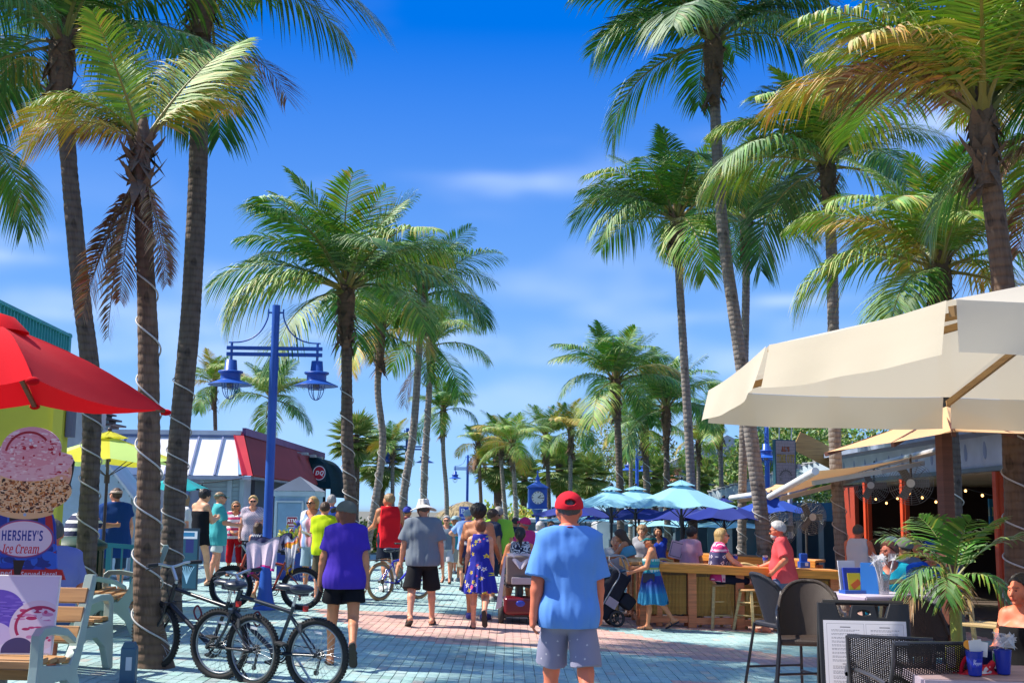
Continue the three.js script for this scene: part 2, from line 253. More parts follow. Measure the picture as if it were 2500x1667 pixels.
// trunk given as pixels with distances; fronds filled in by kind
function palm(label, px, d, o = {}) {
  const { r0 = .15, r1 = .10, L = 3.2, n = 18, seed = 1, bark = 'grey', cord, dead = 0, fibre = 1, flare = 1.35, mix = 'green', top, hang = 2, spread = 1, yellow = 0, groundAt, fu = .34, fm = .76 } = o, r = rng(seed * 7919);
  const pts = px.map(([x, y, dd]) => P(x, y, dd ?? d)); if (groundAt !== false) { const b = pts[pts.length - 1]; const q = V(b.x, gy(b.x, b.z) - .05, b.z); if (b.y - q.y > .06) pts.push(q); else b.copy(q); }
  pts.reverse(); const base = pts[0].clone(), root = thing('palm_tree', label, 'palm tree', base); for (const p of pts) p.sub(base);
  const [g, c, len] = trunkGeo(pts, r0, r1, flare, seed); const tr = mesh(g, barkM(BARK[bark]), 'trunk', root);
  if (cord) mesh(cordGeo(c, len, r0, r1, cord[0], cord[1], cord[2], seed), cordM, 'light_cord', tr);
  const tp = c.getPointAt(1), cr = fibre * .9;
  if (fibre) {                                                      // old leaf bases and brown fibre under the crown
    const b = gb(), R = r1 * (.75 + .5 * fibre); b.lathe([[.01, -.62 * cr], [r1 * 1.02, -.60 * cr], [R * 1.05, -.25 * cr], [R * 1.2, 0], [R * .8, .25 * cr], [.03, .5 * cr]], tp.x, tp.y + .05, tp.z, 12);
    for (let i = 0; i < 60; i++) { const a = r() * 6.28, h = -.6 * cr + r() * .85 * cr, R2 = R * (1.0 + .25 * r()), w = .025 + .045 * r(), l = .08 + .2 * r(), out = .03 + .10 * r(), dn = r() < .55 ? -1 : .8; const q = V(Math.cos(a), 0, Math.sin(a)), s = V(-q.z, 0, q.x), b0 = tp.clone().addScaledVector(q, R2 * .8).add(V(0, h, 0)), m = b0.clone().addScaledVector(q, out * .8).add(V(0, l * .5 * dn, 0)), e = b0.clone().addScaledVector(q, out * 1.4).add(V(0, l * dn, 0)); b.tri(b0.clone().addScaledVector(s, w), b0.clone().addScaledVector(s, -w), m.clone().addScaledVector(s, w * .7), m.clone().addScaledVector(s, w * .7), b0.clone().addScaledVector(s, -w), m.clone().addScaledVector(s, -w * .6), m.clone().addScaledVector(s, w * .7), m.clone().addScaledVector(s, -w * .6), e); }
    b.to('leaf_sheath', fibreM, root);
  }
  const ft = tp.clone().add(V(0, .12 * cr, 0)), pals = { green: ['', '', '_dark', '_lime'], lime: ['', '_lime', '_lime', '_yellow'], dark: ['_dark', '_dark', ''], mixed: ['', '_dark', '_lime', '_yellow'] }[mix];
  const nn = Math.round(n * 1.3); for (let i = 0; i < nn; i++) {
    const f = i / nn, kind = f < fu ? 'up' : f < fm ? 'mid' : f < 1 - hang / (n * 1.3) ? 'low' : 'hang', az = i * 2.39996 + seed + (r() - .5) * .5, p = pals[Math.floor(r() * pals.length)];
    addFrond(root, ft, kind + p, Math.floor(r() * 6), az, L * (kind === 'up' ? .86 : 1) * (.88 + .24 * r()), (r() - .5) * .35);
  }
  for (let i = 0; i < dead; i++) addFrond(root, tp.clone().add(V(0, -.1, 0)), 'dead', Math.floor(r() * 6), r() * 6.28, L * (.6 + .3 * r()));
  for (const [kind, k, az, l, roll, tilt, dy] of o.extra || []) addFrond(root, ft.clone().add(V(0, dy || 0, 0)), kind, k, az, l, roll, tilt);
  return root;
}
// near palms on the left
palm('tall dark coconut palm left of the other two front palms, trunk beside the yellow umbrella', [[150, 140], [163, 350], [195, 700], [222, 950], [215, 1250], [205, 1420]], 13.5, { r0: 0.115, r1: 0.09, L: 2.3, n: 17, seed: 3, bark: 'dark', cord: [.25, 2.75, .42], mix: 'dark', fibre: 1.25, extra: [['low_yellow', 1, 2.6, 0.93, 0, .2, -.3]] });
palm('young palm with yellow fronds and hanging brown fronds, its trunk behind the bicycles', [[345, 372], [352, 600], [361, 850], [362, 1200], [358, 1450], [372, 1690]], 11.2, { r0: 0.14, r1: 0.073, L: 2.0, n: 0, seed: 5, bark: 'brown', cord: [.15, 4.6, .55], fibre: .7, flare: 1.55, extra: [['up_yellow', 0, 1.75, 1.65, .62, .1], ['up_lime', 1, 1.3, 1.75, .36, -.05], ['up_lime', 2, 1.6, 1.5, -.62, .05], ['up', 3, 1.9, 1.3, -.4, -.1], ['up_lime', 4, -1.5, 1.3, .3, .05], ['mid_yellow', 2, .5, 1.2, 0, .1], ['low_yellow', 5, 3.1, 1.35, 0, .45], ['low_yellow', 0, 3.4, 1.2, 0, .3], ['mid_lime', 1, -2.6, 1.1], ['low_dead', 4, 2.9, .8, .2, .5], ['skirt', 1, 3.3, 1.5, .1, 0, -.25], ['skirt', 2, 2.7, 1.25, 0, -.1, -.25], ['skirt', 3, .2, 1.15, 0, .12, -.2], ['skirt', 0, -2.6, 1.3, 0, .05, -.25], ['skirt', 4, -.3, 1.2, 0, 0, -.2], ['skirt', 5, 3.6, 1.7, .1, -.05, -.2]] });
palm('tall grey palm with wrapped trunk behind the young yellow palm, crown cut by picture top', [[497, -30], [487, 250], [480, 480], [462, 800], [438, 1050], [418, 1340]], 15.5, { r0: 0.15, r1: 0.112, L: 2.5, n: 14, seed: 11, bark: 'dark', cord: [.25, 3.2, .42], mix: 'dark', fibre: 1.3, extra: [['mid_dark', 1, .05, 5.4, 0, .62], ['mid_dark', 2, -.3, 2.6, 0, .1], ['dead', 2, -.2, 1.5, .1, .5, -.9], ['hang_dark', 3, -.1, 2.6, 0, .3], ['hang_dark', 1, 3.4, 2.5, 0, .3]] });
palm('palm whose drooping fronds enter at the left edge of the picture', [[-190, 330], [-195, 800], [-200, 1350]], 15, { r0: 0.13, r1: 0.09, L: 2.2, n: 15, seed: 17, bark: 'dark' });
// the middle, left side of the walk
palm('coconut palm with broad crown just right of the nearest blue lamp post', [[845, 735], [846, 900], [848, 1100], [862, 1330]], 20, { r0: 0.125, r1: 0.085, L: 2.45, n: 17, seed: 23, bark: 'dark', cord: [.1, 3.7, .42], mix: 'green', fibre: 1.5, hang: 2, extra: [['low', 1, 3.2, 2.46, 0, .15], ['low_lime', 2, 3.4, 2.38, 0, -.1], ['low_lime', 3, -.15, 2.38, 0, .25]] });
palm('grey palm leaning right with fronds over the second lamp post', [[1030, 740], [1020, 900], [1008, 1060], [985, 1210], [972, 1330]], 27, { r0: 0.11, r1: 0.072, L: 2.15, n: 17, seed: 29, cord: [.1, 3.4, .45], mix: 'dark', fibre: 1.35 });
palm('slim curved palm behind the man in the red sleeveless shirt', [[928, 830], [922, 950], [934, 1080], [915, 1230], [892, 1360]], 25.5, { r0: 0.095, r1: 0.065, L: 1.7, n: 13, seed: 31, cord: [.2, 3, .45], mix: 'lime', fibre: 1.3 });
palm('palm close behind the grey leaning one, lower crown', [[1052, 860], [1045, 1000], [1036, 1150], [1032, 1330]], 30, { r0: 0.1, r1: 0.075, L: 1.75, n: 15, seed: 37, cord: [.2, 4.2, .5], mix: 'green', fibre: 1.4, dead: 1 });
palm('slim single palm standing clear in front of the thatched hut', [[1082, 1015], [1082, 1100], [1090, 1210], [1090, 1310]], 37, { r0: 0.08, r1: 0.062, L: 1.3, n: 15, seed: 41, mix: 'green', fibre: 1.3 });
palm('small palm with brown skirt beside the third lamp post', [[1167, 1095], [1172, 1180], [1176, 1290]], 36, { r0: 0.065, r1: 0.05, L: 0.85, n: 11, seed: 43, bark: 'brown', mix: 'lime', dead: 4, cord: [.1, 1.8, .4] });
palm('palm of a close pair left of the clock, its trunk further left', [[1222, 1085], [1226, 1160], [1236, 1290]], 38, { r0: 0.078, r1: 0.06, L: 1.35, n: 14, seed: 47, mix: 'mixed', cord: [.1, 2.2, .4] });
palm('palm of a close pair left of the clock, its trunk nearer the clock', [[1250, 1095], [1256, 1180], [1262, 1300]], 35, { r0: 0.078, r1: 0.06, L: 1.3, n: 13, seed: 53, mix: 'lime', cord: [.1, 2.2, .4] });
palm('palm directly behind the blue clock', [[1334, 1080], [1338, 1160], [1342, 1300]], 39, { r0: 0.08, r1: 0.062, L: 1.35, n: 14, seed: 59, bark: 'dark', mix: 'lime', fibre: 1.4 });
palm('bright palm above the red cap, right of the clock', [[1394, 1065], [1393, 1150], [1392, 1300]], 38, { r0: 0.08, r1: 0.062, L: 1.4, n: 15, seed: 61, mix: 'mixed', fibre: 1.2 });
palm('dark trunked palm behind the left cyan umbrella', [[1503, 950], [1510, 1080], [1516, 1300]], 31, { r0: 0.105, r1: 0.085, L: 2.1, n: 17, seed: 67, bark: 'dark', mix: 'green', fibre: 1.5, cord: [1.4, 3, .6], extra: [['low_yellow', 2, -.1, 1.92, 0, .3]] });
palm('palm behind the middle cyan umbrella beside the fourth lamp post', [[1574, 1060], [1578, 1150], [1582, 1300]], 35, { r0: 0.11, r1: 0.09, L: 1.6, n: 14, seed: 71, bark: 'dark', mix: 'green', fibre: 1.3, cord: [1, 3.3, .5] });
palm('palm with thick fibre collar behind the right cyan umbrella', [[1627, 1015], [1628, 1130], [1630, 1300]], 33, { r0: 0.1, r1: 0.075, L: 2.1, n: 17, seed: 73, bark: 'dark', mix: 'green', fibre: 1.6, cord: [1, 3.3, .5] });
palm('thin palm between the sea grape trees and the pink house', [[1541, 1065], [1540, 1300]], 42, { r0: 0.08, r1: 0.065, L: 1.4, n: 13, seed: 79, mix: 'lime' });
palm('thin palm with bright fronds left of the pink house', [[1706, 1090], [1706, 1190], [1708, 1290]], 40, { r0: 0.075, r1: 0.06, L: 1.15, n: 13, seed: 83, mix: 'lime' });
palm('thin palm in front of the pink house', [[1758, 1040], [1760, 1120], [1764, 1290]], 36, { r0: 0.085, r1: 0.07, L: 1.5, n: 14, seed: 89, mix: 'green', fibre: 1.4 });
palm('small palm behind the left lantern of the nearest lamp post', [[522, 950], [524, 1010], [528, 1250]], 44, { r0: 0.085, r1: 0.07, L: 1.6, n: 15, seed: 97, bark: 'dark', mix: 'mixed', fibre: 1.5 });
palm('small palm behind the pole of the nearest lamp post', [[662, 985], [664, 1080], [666, 1250]], 42, { r0: 0.09, r1: 0.07, L: 2.1, n: 15, seed: 101, bark: 'dark', mix: 'green', fibre: 1.2 });
palm('low palm between the dark awning and the second lamp post', [[958, 1095], [958, 1180], [958, 1290]], 42, { r0: 0.08, r1: 0.065, L: 1.2, n: 13, seed: 103, mix: 'mixed' });
// the right side of the walk
palm('tallest palm on the right, long curved grey trunk leaning left, shaggy brown collar', [[1742, 130], [1748, 300], [1765, 560], [1795, 780], [1830, 1030], [1868, 1350]], 22, { r0: 0.15, r1: 0.095, L: 2.75, n: 18, seed: 107, cord: [.1, 2.1, .4], mix: 'dark', fibre: 1.9, hang: 2, extra: [['low', 2, 3.25, 2.52, 0, .1], ['low_dark', 1, 3.0, 2.60, 0, .3], ['mid_dark', 3, .1, 2.76, 0, .1]] });
palm('slender palm with straight grey trunk and spreading crown right of the open sky', [[1652, 560], [1660, 700], [1672, 900], [1684, 1100], [1694, 1340]], 24, { r0: 0.105, r1: 0.075, L: 2.3, n: 18, seed: 109, cord: [.3, 2.2, .45], mix: 'green', fibre: 1.5, hang: 2, extra: [['low_dark', 1, 3.1, 2.40, 0, .35], ['low', 4, 3.3, 2.08, 0, 0]] });
palm('palm whose trunk runs close behind the long curved one', [[1822, 560], [1822, 700], [1818, 900], [1815, 1100], [1812, 1320]], 27, { r0: 0.105, r1: 0.085, L: 2.3, n: 17, seed: 113, cord: [.3, 2.3, .45], mix: 'green', fibre: 1.4, extra: [['low_lime', 3, .2, 2.00, 0, .1]] });
palm('palm left of the cream umbrella with upright blown crown', [[2022, 425], [2032, 640], [2036, 850], [2040, 1100], [2058, 1390]], 20, { r0: 0.115, r1: 0.09, L: 2.35, n: 19, seed: 127, cord: [.1, 2.3, .38], mix: 'green', fibre: 1.2, hang: 2, extra: [['up_dark', 2, 2.4, 2.16, 0, .1], ['low_lime', 2, 3.2, 1.92, 0, .25]] });
palm('palm with yellowing fronds rising behind the cream umbrella', [[2297, 690], [2310, 900], [2330, 1150], [2335, 1520]], 16.5, { r0: 0.11, r1: 0.09, L: 2.2, n: 19, seed: 131, bark: 'dark', mix: 'lime', fibre: 1.5, cord: [.2, 2.4, .4], hang: 2, extra: [['low_yellow', 1, 3.1, 1.84, 0, .45], ['dead', 2, 3.2, 1.20, 0, .2, -.15], ['up_lime', 0, 1.5, 1.76, 0, .05], ['up_lime', 3, -1.6, 1.84, 0, .1]] });
palm('thick palm at the right edge with long yellow ribs in its crown', [[2402, 320], [2425, 480], [2450, 690], [2480, 1050], [2492, 1360], [2500, 1700]], 11.5, { r0: 0.165, r1: 0.09, L: 2.3, n: 19, seed: 137, fu: .55, fm: .97, bark: 'brown', cord: [.3, 3.0, .42], mix: 'lime', fibre: 1.1, hang: 0, extra: [['low_dead', 1, 3.05, 1.68, .1, .55], ['up_lime', 2, 1.4, 2.02, 0, 0], ['mid_lime', 0, 3.4, 1.85, 0, .1], ['mid_lime', 4, 2.9, 1.85, 0, .15]] });
palm('palm past the right edge whose brown fronds hang into the picture', [[2620, 330], [2630, 800], [2640, 1500]], 13, { r0: 0.12, r1: 0.09, L: 2.2, n: 15, seed: 139, bark: 'dark', mix: 'mixed', dead: 3, extra: [['dead', 1, 3.1, 1.32, 0, .3], ['dead', 3, 2.8, 1.40, 0, .35], ['dead', 4, 3.4, 1.24, 0, .3]] });
// ---------- surfaces meshed from a distance field ----------
function surf(f, lo, hi, h) {
  const n = [0, 1, 2].map(i => Math.ceil((hi[i] - lo[i]) / h) + 2), [nx, ny, nz] = n, val = new Float32Array(nx * ny * nz), B = 4, R = h * (B - 1) * .87 * 1.6 + h;
  for (let k = 0; k < nz; k += B) for (let j = 0; j < ny; j += B) for (let i = 0; i < nx; i += B) {
    const c = f(lo[0] + (i + 1.5) * h, lo[1] + (j + 1.5) * h, lo[2] + (k + 1.5) * h), far = Math.abs(c) > R;
    for (let z = k; z < Math.min(k + B, nz); z++) for (let y = j; y < Math.min(j + B, ny); y++) for (let x = i; x < Math.min(i + B, nx); x++) val[(z * ny + y) * nx + x] = far ? c : f(lo[0] + x * h, lo[1] + y * h, lo[2] + z * h);
  }
  const vid = new Int32Array(nx * ny * nz).fill(-1), pos = [], idx = [], at = (x, y, z) => (z * ny + y) * nx + x, E = [[0, 1], [0, 2], [0, 4], [1, 3], [1, 5], [2, 3], [2, 6], [3, 7], [4, 5], [4, 6], [5, 7], [6, 7]], cv = new Float32Array(8);
  for (let z = 0; z < nz - 1; z++) for (let y = 0; y < ny - 1; y++) for (let x = 0; x < nx - 1; x++) {
    let m = 0; for (let q = 0; q < 8; q++) { cv[q] = val[at(x + (q & 1), y + (q >> 1 & 1), z + (q >> 2))]; if (cv[q] < 0) m |= 1 << q; }
    if (!m || m === 255) continue;
    let sx = 0, sy = 0, sz = 0, c = 0;
    for (const [a, b] of E) if ((m >> a & 1) !== (m >> b & 1)) { const t = cv[a] / (cv[a] - cv[b]); sx += lerp(a & 1, b & 1, t); sy += lerp(a >> 1 & 1, b >> 1 & 1, t); sz += lerp(a >> 2, b >> 2, t); c++; }
    vid[at(x, y, z)] = pos.length / 3; pos.push(lo[0] + (x + sx / c) * h, lo[1] + (y + sy / c) * h, lo[2] + (z + sz / c) * h);
  }
  const quad = (a, b, c, d, s) => { if (a < 0 || b < 0 || c < 0 || d < 0) return; s ? idx.push(a, b, c, a, c, d) : idx.push(a, c, b, a, d, c); };
  for (let z = 1; z < nz - 1; z++) for (let y = 1; y < ny - 1; y++) for (let x = 1; x < nx - 1; x++) {
    const s = val[at(x, y, z)] < 0;
    if (s !== val[at(x + 1, y, z)] < 0) quad(vid[at(x, y - 1, z - 1)], vid[at(x, y, z - 1)], vid[at(x, y, z)], vid[at(x, y - 1, z)], s);
    if (s !== val[at(x, y + 1, z)] < 0) quad(vid[at(x - 1, y, z - 1)], vid[at(x - 1, y, z)], vid[at(x, y, z)], vid[at(x, y, z - 1)], s);
    if (s !== val[at(x, y, z + 1)] < 0) quad(vid[at(x - 1, y - 1, z)], vid[at(x, y - 1, z)], vid[at(x, y, z)], vid[at(x - 1, y, z)], s);
  }
  const nor = new Float32Array(pos.length), uv = new Float32Array(pos.length / 3 * 2), e = h * .5;
  for (let i = 0; i < pos.length; i += 3) {
    const [x, y, z] = [pos[i], pos[i + 1], pos[i + 2]]; let a = f(x + e, y, z) - f(x - e, y, z), b = f(x, y + e, z) - f(x, y - e, z), c = f(x, y, z + e) - f(x, y, z - e); const l = Math.hypot(a, b, c) || 1;
    nor.set([a / l, b / l, c / l], i); uv.set([x + .7 * z, y], i / 3 * 2);
  }
  const g = new THREE.BufferGeometry(); g.setAttribute('position', new THREE.Float32BufferAttribute(pos, 3)); g.setAttribute('normal', new THREE.BufferAttribute(nor, 3)); g.setAttribute('uv', new THREE.BufferAttribute(uv, 2)); g.setIndex(idx); return g;
}
const cap = (a, b, ra, rb = ra) => { const ax = a.x, ay = a.y, az = a.z, dx = b.x - ax, dy = b.y - ay, dz = b.z - az, q = 1 / (dx * dx + dy * dy + dz * dz + 1e-9); return (x, y, z) => { const px = x - ax, py = y - ay, pz = z - az, t = Math.max(0, Math.min(1, (px * dx + py * dy + pz * dz) * q)), u = px - dx * t, v = py - dy * t, w = pz - dz * t; return Math.sqrt(u * u + v * v + w * w) - ra - (rb - ra) * t; }; };
const ell = (c, rx, ry, rz) => { const m = Math.min(rx, ry, rz); return (x, y, z) => { const a = (x - c.x) / rx, b = (y - c.y) / ry, d = (z - c.z) / rz, l = Math.sqrt(a * a + b * b + d * d); return (l - 1) * m * (l > 1.6 ? 1 : 1); }; };
const smin = (a, b, k) => { const h = Math.max(k - Math.abs(a - b), 0); return Math.min(a, b) - h * h / (4 * k); };
const union = (l, k) => (x, y, z) => { let d = l[0](x, y, z); for (let i = 1; i < l.length; i++) d = smin(d, l[i](x, y, z), k); return d; };
const loc = (m, f) => { const e = m.elements; return (x, y, z) => f(e[0] * x + e[4] * y + e[8] * z + e[12], e[1] * x + e[5] * y + e[9] * z + e[13], e[2] * x + e[6] * y + e[10] * z + e[14]); };
// pattern cloths (uv in metres)
const pat = {};
const PT = {
  stripes: (u, v) => { const s = ((v + .004 * Math.sin(u * 6.283 * 2)) * 8) % 1; return s < .52 ? [.72, .68, .70] : [.50, .035, .12]; },
  navystripes: (u, v) => (v * 8) % 1 < .35 ? [.7, .7, .72] : [.012, .018, .07],
  floral: (u, v) => { let c = [.012, .018, .30]; for (let k = 0; k < 70; k++) { const x = hash(k, 1), y = hash(k, 2), r = .016 + .026 * hash(k, 3), dx = (u - x + 1.5) % 1 - .5, dy = (v - y + 1.5) % 1 - .5, a = Math.atan2(dy, dx), q = Math.hypot(dx, dy) / (r * (.75 + .3 * Math.cos(a * 5 + k))); if (q < .35) c = [.5, .16, .02]; else if (q < 1) c = k % 3 ? k % 3 > 1 ? [.72, .56, .06] : [.75, .08, .22] : [.7, .66, .7]; else if (q < 1.25 && k % 4 == 0) c = [.02, .12, .06]; } return c; },
  zebra: (u, v) => Math.sin(14 * (pn(u, v, 5, 3) * 3 + pn(u, v, 9, 4) * 2)) > .15 ? [.62, .62, .64] : [.012, .014, .04],
  pinkmix: (u, v) => { const a = (u * 10) % 1 - .5, b = (v * 10) % 1 - .5, q = Math.abs(a) + Math.abs(b), band = (v * 2) % 1; const d = q > .18 && q < .34; return band < .45 ? d ? [.68, .60, .66] : [.05, .045, .13] : Math.sin(30 * pn(u, v, 6, 2)) > .1 ? [.55, .025, .15] : [.7, .45, .55]; },
  pastel: (u, v) => { const n = pn2(u, v, 9, 4, 3), m = pn2(u, v, 12, 6, 8); return n > .62 ? [.66, .30, .36] : n < .34 ? [.22, .33, .60] : m > .7 ? [.30, .46, .62] : [.62, .60, .68]; },
  knit: (u, v) => { const s = Math.sin(v * 6.283 * 26) * Math.sin(u * 6.283 * 22), b = (v * 4) % 1; return b < .55 ? s > 0 ? [.46, .34, .40] : [.62, .54, .58] : s > .3 ? [.13, .11, .17] : [.50, .42, .50]; },
  smock: (u, v) => { const b = (v * 5) % 1, z = Math.abs(((u * 14) % 1) - .5); return b < .3 ? [.02, .25, .30] : b < .55 ? z > b - .1 ? [.03, .33, .38] : [.45, .55, .50] : b < .75 ? [.30, .36, .10] : [.02, .16, .34]; },
  tie: (u, v) => { const k = v; return k > .86 ? [.008, .02, .19] : k > .68 ? [lerp(.01, .008, (k - .68) / .18), lerp(.14, .02, (k - .68) / .18), lerp(.34, .19, (k - .68) / .18)] : [.012, .17, .33]; },
  diam: (u, v) => { const y = (v * 3.2) % 1, a = Math.abs(((u * 22) % 1) - .5) * 2, b = Math.abs(y - .5) * 7; return a + b < .8 ? [.65, .65, .68] : [.012, .018, .075]; },
  dots: (u, v) => { const i = Math.floor(u * 12), j = Math.floor(v * 9), a = (u * 12) % 1 - .3 - .4 * hash(i, j, 1), b = (v * 9) % 1 - .3 - .4 * hash(i, j, 2); return Math.abs(a) < .03 && Math.abs(b) < .06 || Math.abs(b) < .025 && Math.abs(a) < .08 ? [.55, .55, .6] : [.22, .22, .32]; },
  camo: (u, v) => { const n = pn(u, v, 4, 5); return n > .55 ? [.06, .06, .055] : n > .42 ? [.035, .04, .03] : [.02, .022, .02]; },
};
const clothOf = c => typeof c === 'string' && PT[c] ? pat[c] = pat[c] || new THREE.MeshStandardMaterial({ map: tex(512, 512, PT[c], true, c === 'tie' ? [1, 1] : [1, 1]), roughness: .9, bumpMap: clothBump, bumpScale: .0012, side: THREE.DoubleSide }) : cloth(c);
const SK = { fair: [.62, .33, .19], tan: [.54, .21, .095], red: [.64, .175, .09], pink: [.66, .285, .17], dark: [.17, .08, .042], olive: [.42, .19, .095] };
const skinM = M([1, 1, 1], .55, { vertexColors: true, bumpMap: grainBump, bumpScale: .0006 });
const HC = { black: [.012, .01, .01], brown: [.06, .03, .015], auburn: [.16, .05, .022], blond: [.42, .27, .10], sandy: [.26, .16, .075], grey: [.26, .25, .24], white: [.40, .39, .38], darkgrey: [.07, .065, .06] };
const hairMs = {}; const hairM = c => hairMs[c] = hairMs[c] || M(HC[c], .55, { bumpMap: barkB, bumpScale: .004 });
function person(label, at, o = {}) {
  const { H = 1.75, turn = 0, w = 1, fem = 0, belly = 0, skin = 'fair', hair = 'short', hc = 'brown', lean = 0, side = 0, L = {}, R = {}, aL = {}, aR = {}, head = {}, top, bottom, shoe, hat, glasses, seat, face = 0, seed = 1, twist = 0 } = o;
  const s = H / 1.75, dist = Math.max(5, -at.z), h = clamp(dist * .00085, .0095, .026) / s, hh = clamp(dist * .0005, .0055, .013) / s;
  const root = thing('person', label, 'person', at, turn); root.scale.setScalar(s);
  const hw = (fem ? .092 : .088) * (.6 + .4 * w), sw = (fem ? .155 : .174) * (.55 + .45 * w);
  // joints
  const leg = (q, g) => { const a = q.a || 0, k = q.k || 0, out = q.o ?? .04; const hip = V(g * hw, 0, 0), d1 = V(g * Math.sin(out), -Math.cos(a), -Math.sin(a)).normalize(), knee = hip.clone().addScaledVector(d1, .435), b = a - k, d2 = V(g * Math.sin(out) * (q.io ?? .4), -Math.cos(b), -Math.sin(b)).normalize(), ank = knee.clone().addScaledVector(d2, .415), fp = q.f ?? 0, t = q.t ?? .15, fd = V(g * Math.sin(t) * Math.cos(fp), -Math.sin(fp), -Math.cos(t) * Math.cos(fp)), fu = V(0, Math.cos(fp), -Math.sin(fp)); return { hip, knee, ank, fd, fu, heel: ank.clone().addScaledVector(fd, -.055).addScaledVector(fu, -.055), toe: ank.clone().addScaledVector(fd, .165).addScaledVector(fu, -.06) }; };
  const LG = [leg(L, -1), leg(R, 1)]; const low = Math.min(...LG.flatMap(l => [l.heel.y, l.toe.y])) - .03; const hy = seat ? seat / s + .10 : -low;
  for (const l of LG) for (const k of ['hip', 'knee', 'ank', 'heel', 'toe']) l[k].y += hy;
  const TM = new THREE.Matrix4().makeTranslation(0, hy, 0).multiply(new THREE.Matrix4().makeRotationFromEuler(new THREE.Euler(-lean, twist, side, 'XYZ'))), TI = TM.clone().invert(), T = (x, y, z) => V(x, y, z).applyMatrix4(TM);
  const HM = TM.clone().multiply(new THREE.Matrix4().makeTranslation(0, .587, -.005)).multiply(new THREE.Matrix4().makeRotationFromEuler(new THREE.Euler(-(head.p || 0), head.y || 0, head.r || 0, 'YXZ'))).multiply(new THREE.Matrix4().makeTranslation(0, .095, -.018)), HI = HM.clone().invert(), HP = (x, y, z) => V(x, y, z).applyMatrix4(HM);
  const arm = (q, g) => { const a = q.a || 0, out = q.o ?? .11, e = q.e ?? .2, inn = q.i || 0, sh = T(g * sw, .485, 0), d1 = V(g * Math.sin(out), -Math.cos(out) * Math.cos(a), -Math.sin(a) * Math.cos(out)).normalize(), el = sh.clone().addScaledVector(d1, .285), b = a + e, d2 = V(g * (Math.sin(out) * .6 - Math.sin(inn)), -Math.cos(b) * Math.cos(inn), -Math.sin(b) * Math.cos(inn)).normalize(), wr = el.clone().addScaledVector(d2, .25); let t = V().crossVectors(V(1, 0, 0), d2).normalize(); if (q.roll) t.applyAxisAngle(d2, q.roll * g); return { g, sh, el, wr, d: d2, t, n: V().crossVectors(d2, t).normalize().multiplyScalar(g), curl: q.c ?? .4 }; };
  const AR = [arm(aL, -1), arm(aR, 1)];
  // skin
  const cw = w, tor = [loc(TI, cap(V(-.055 * cw, .0, .0), V(.055 * cw, .0, .0), .105 * (.5 + .5 * w) * (fem ? 1.06 : 1))), loc(TI, cap(V(-.05 * cw, .16, 0), V(.05 * cw, .16, 0), (fem ? .088 : .1) * (.4 + .6 * w))), loc(TI, cap(V(-.075 * cw, .35, .005), V(.075 * cw, .35, .005), (fem ? .103 : .115) * (.6 + .4 * w))), loc(TI, cap(V(0, .02, 0), V(0, .42, 0), .09)), loc(TI, cap(V(-sw + .03, .475, .01), V(sw - .03, .475, .01), .06))];
  if (belly) tor.push(loc(TI, ell(V(0, .12, -.05 - .05 * belly), .13 + .03 * belly, .15, .09 + .06 * belly)));
  if (fem) for (const g of [-1, 1]) tor.push(loc(TI, ell(V(g * .07, .335, -.085), .062 * fem, .062 * fem, .055 * fem)));
  for (const g of [-1, 1]) tor.push(loc(TI, ell(V(g * .068 * cw, -.035, .045), .088, .085, .085)), loc(TI, cap(V(0, .55, .01), V(g * (sw - .03), .49, .012), .05, .05)));
  const neck = loc(TI, cap(V(0, .48, .012), V(0, .62, -.008), .058 * (fem ? .88 : 1), .053 * (fem ? .88 : 1)));
  const thigh = l => cap(l.hip, l.knee, .088 * (.5 + .5 * w), .056 * (.7 + .3 * w)), calf = l => { const m = l.knee.clone().lerp(l.ank, .3), back = V(0, 0, .016); return union([cap(l.knee, m.clone().add(back), .052, .052 * (.7 + .3 * w)), cap(m.clone().add(back), l.ank, .05 * (.7 + .3 * w), .034)], .02); };
  const foot = (l, g = 0) => { const ty = l.toe.clone().addScaledVector(l.fu, .008); return union([cap(l.ank.clone().addScaledVector(l.fu, -.01), l.heel.clone().addScaledVector(l.fu, .012), .034 + g, .034 + g), cap(l.heel.clone().addScaledVector(l.fu, .012), ty, .033 + g, .026 + g), cap(l.ank, ty.clone().lerp(l.heel, .35), .032 + g, .03 + g), cap(ty.clone().lerp(l.heel, .28), ty, .038 + g, .028 + g)], .02); };
  const armF = A => [cap(A.sh, A.el, .052 * (.55 + .45 * w), .042 * (.7 + .3 * w)), cap(A.el, A.el.clone().lerp(A.wr, .3), .042, .041), cap(A.el.clone().lerp(A.wr, .3), A.wr, .041 * (.7 + .3 * w), .027)];
  const hand = A => { const p = A.wr.clone().addScaledVector(A.d, .065); return [cap(A.wr, p, .026, .022), cap(p.clone().addScaledVector(A.t, .026), A.wr.clone().addScaledVector(A.d, .02).addScaledVector(A.t, .012), .017, .018), cap(p.clone().addScaledVector(A.t, -.026), A.wr.clone().addScaledVector(A.d, .02).addScaledVector(A.t, -.012), .016, .018)]; };
  const skull = loc(HI, union([ell(V(0, .028, .014), .079, .094, .098), cap(V(0, -.04, -.032), V(0, -.072, -.052), .053, .04), cap(V(-.03, -.02, -.05), V(.03, -.02, -.05), .045, .045)], .04));
  const faceF = loc(HI, union([cap(V(0, .012, -.094), V(0, -.022, -.116), .010, .014), cap(V(-.035, .035, -.088), V(.035, .035, -.088), .012), cap(V(-.017, -.055, -.096), V(.017, -.055, -.096), .009), ell(V(-.08, 0, .012), .016, .033, .022), ell(V(.08, 0, .012), .016, .033, .022), ell(V(0, -.088, -.082), .02, .014, .014)], .008)), sock = loc(HI, union([ell(V(-.033, .012, -.103), .017, .012, .016), ell(V(.033, .012, -.103), .017, .012, .016)], .01));
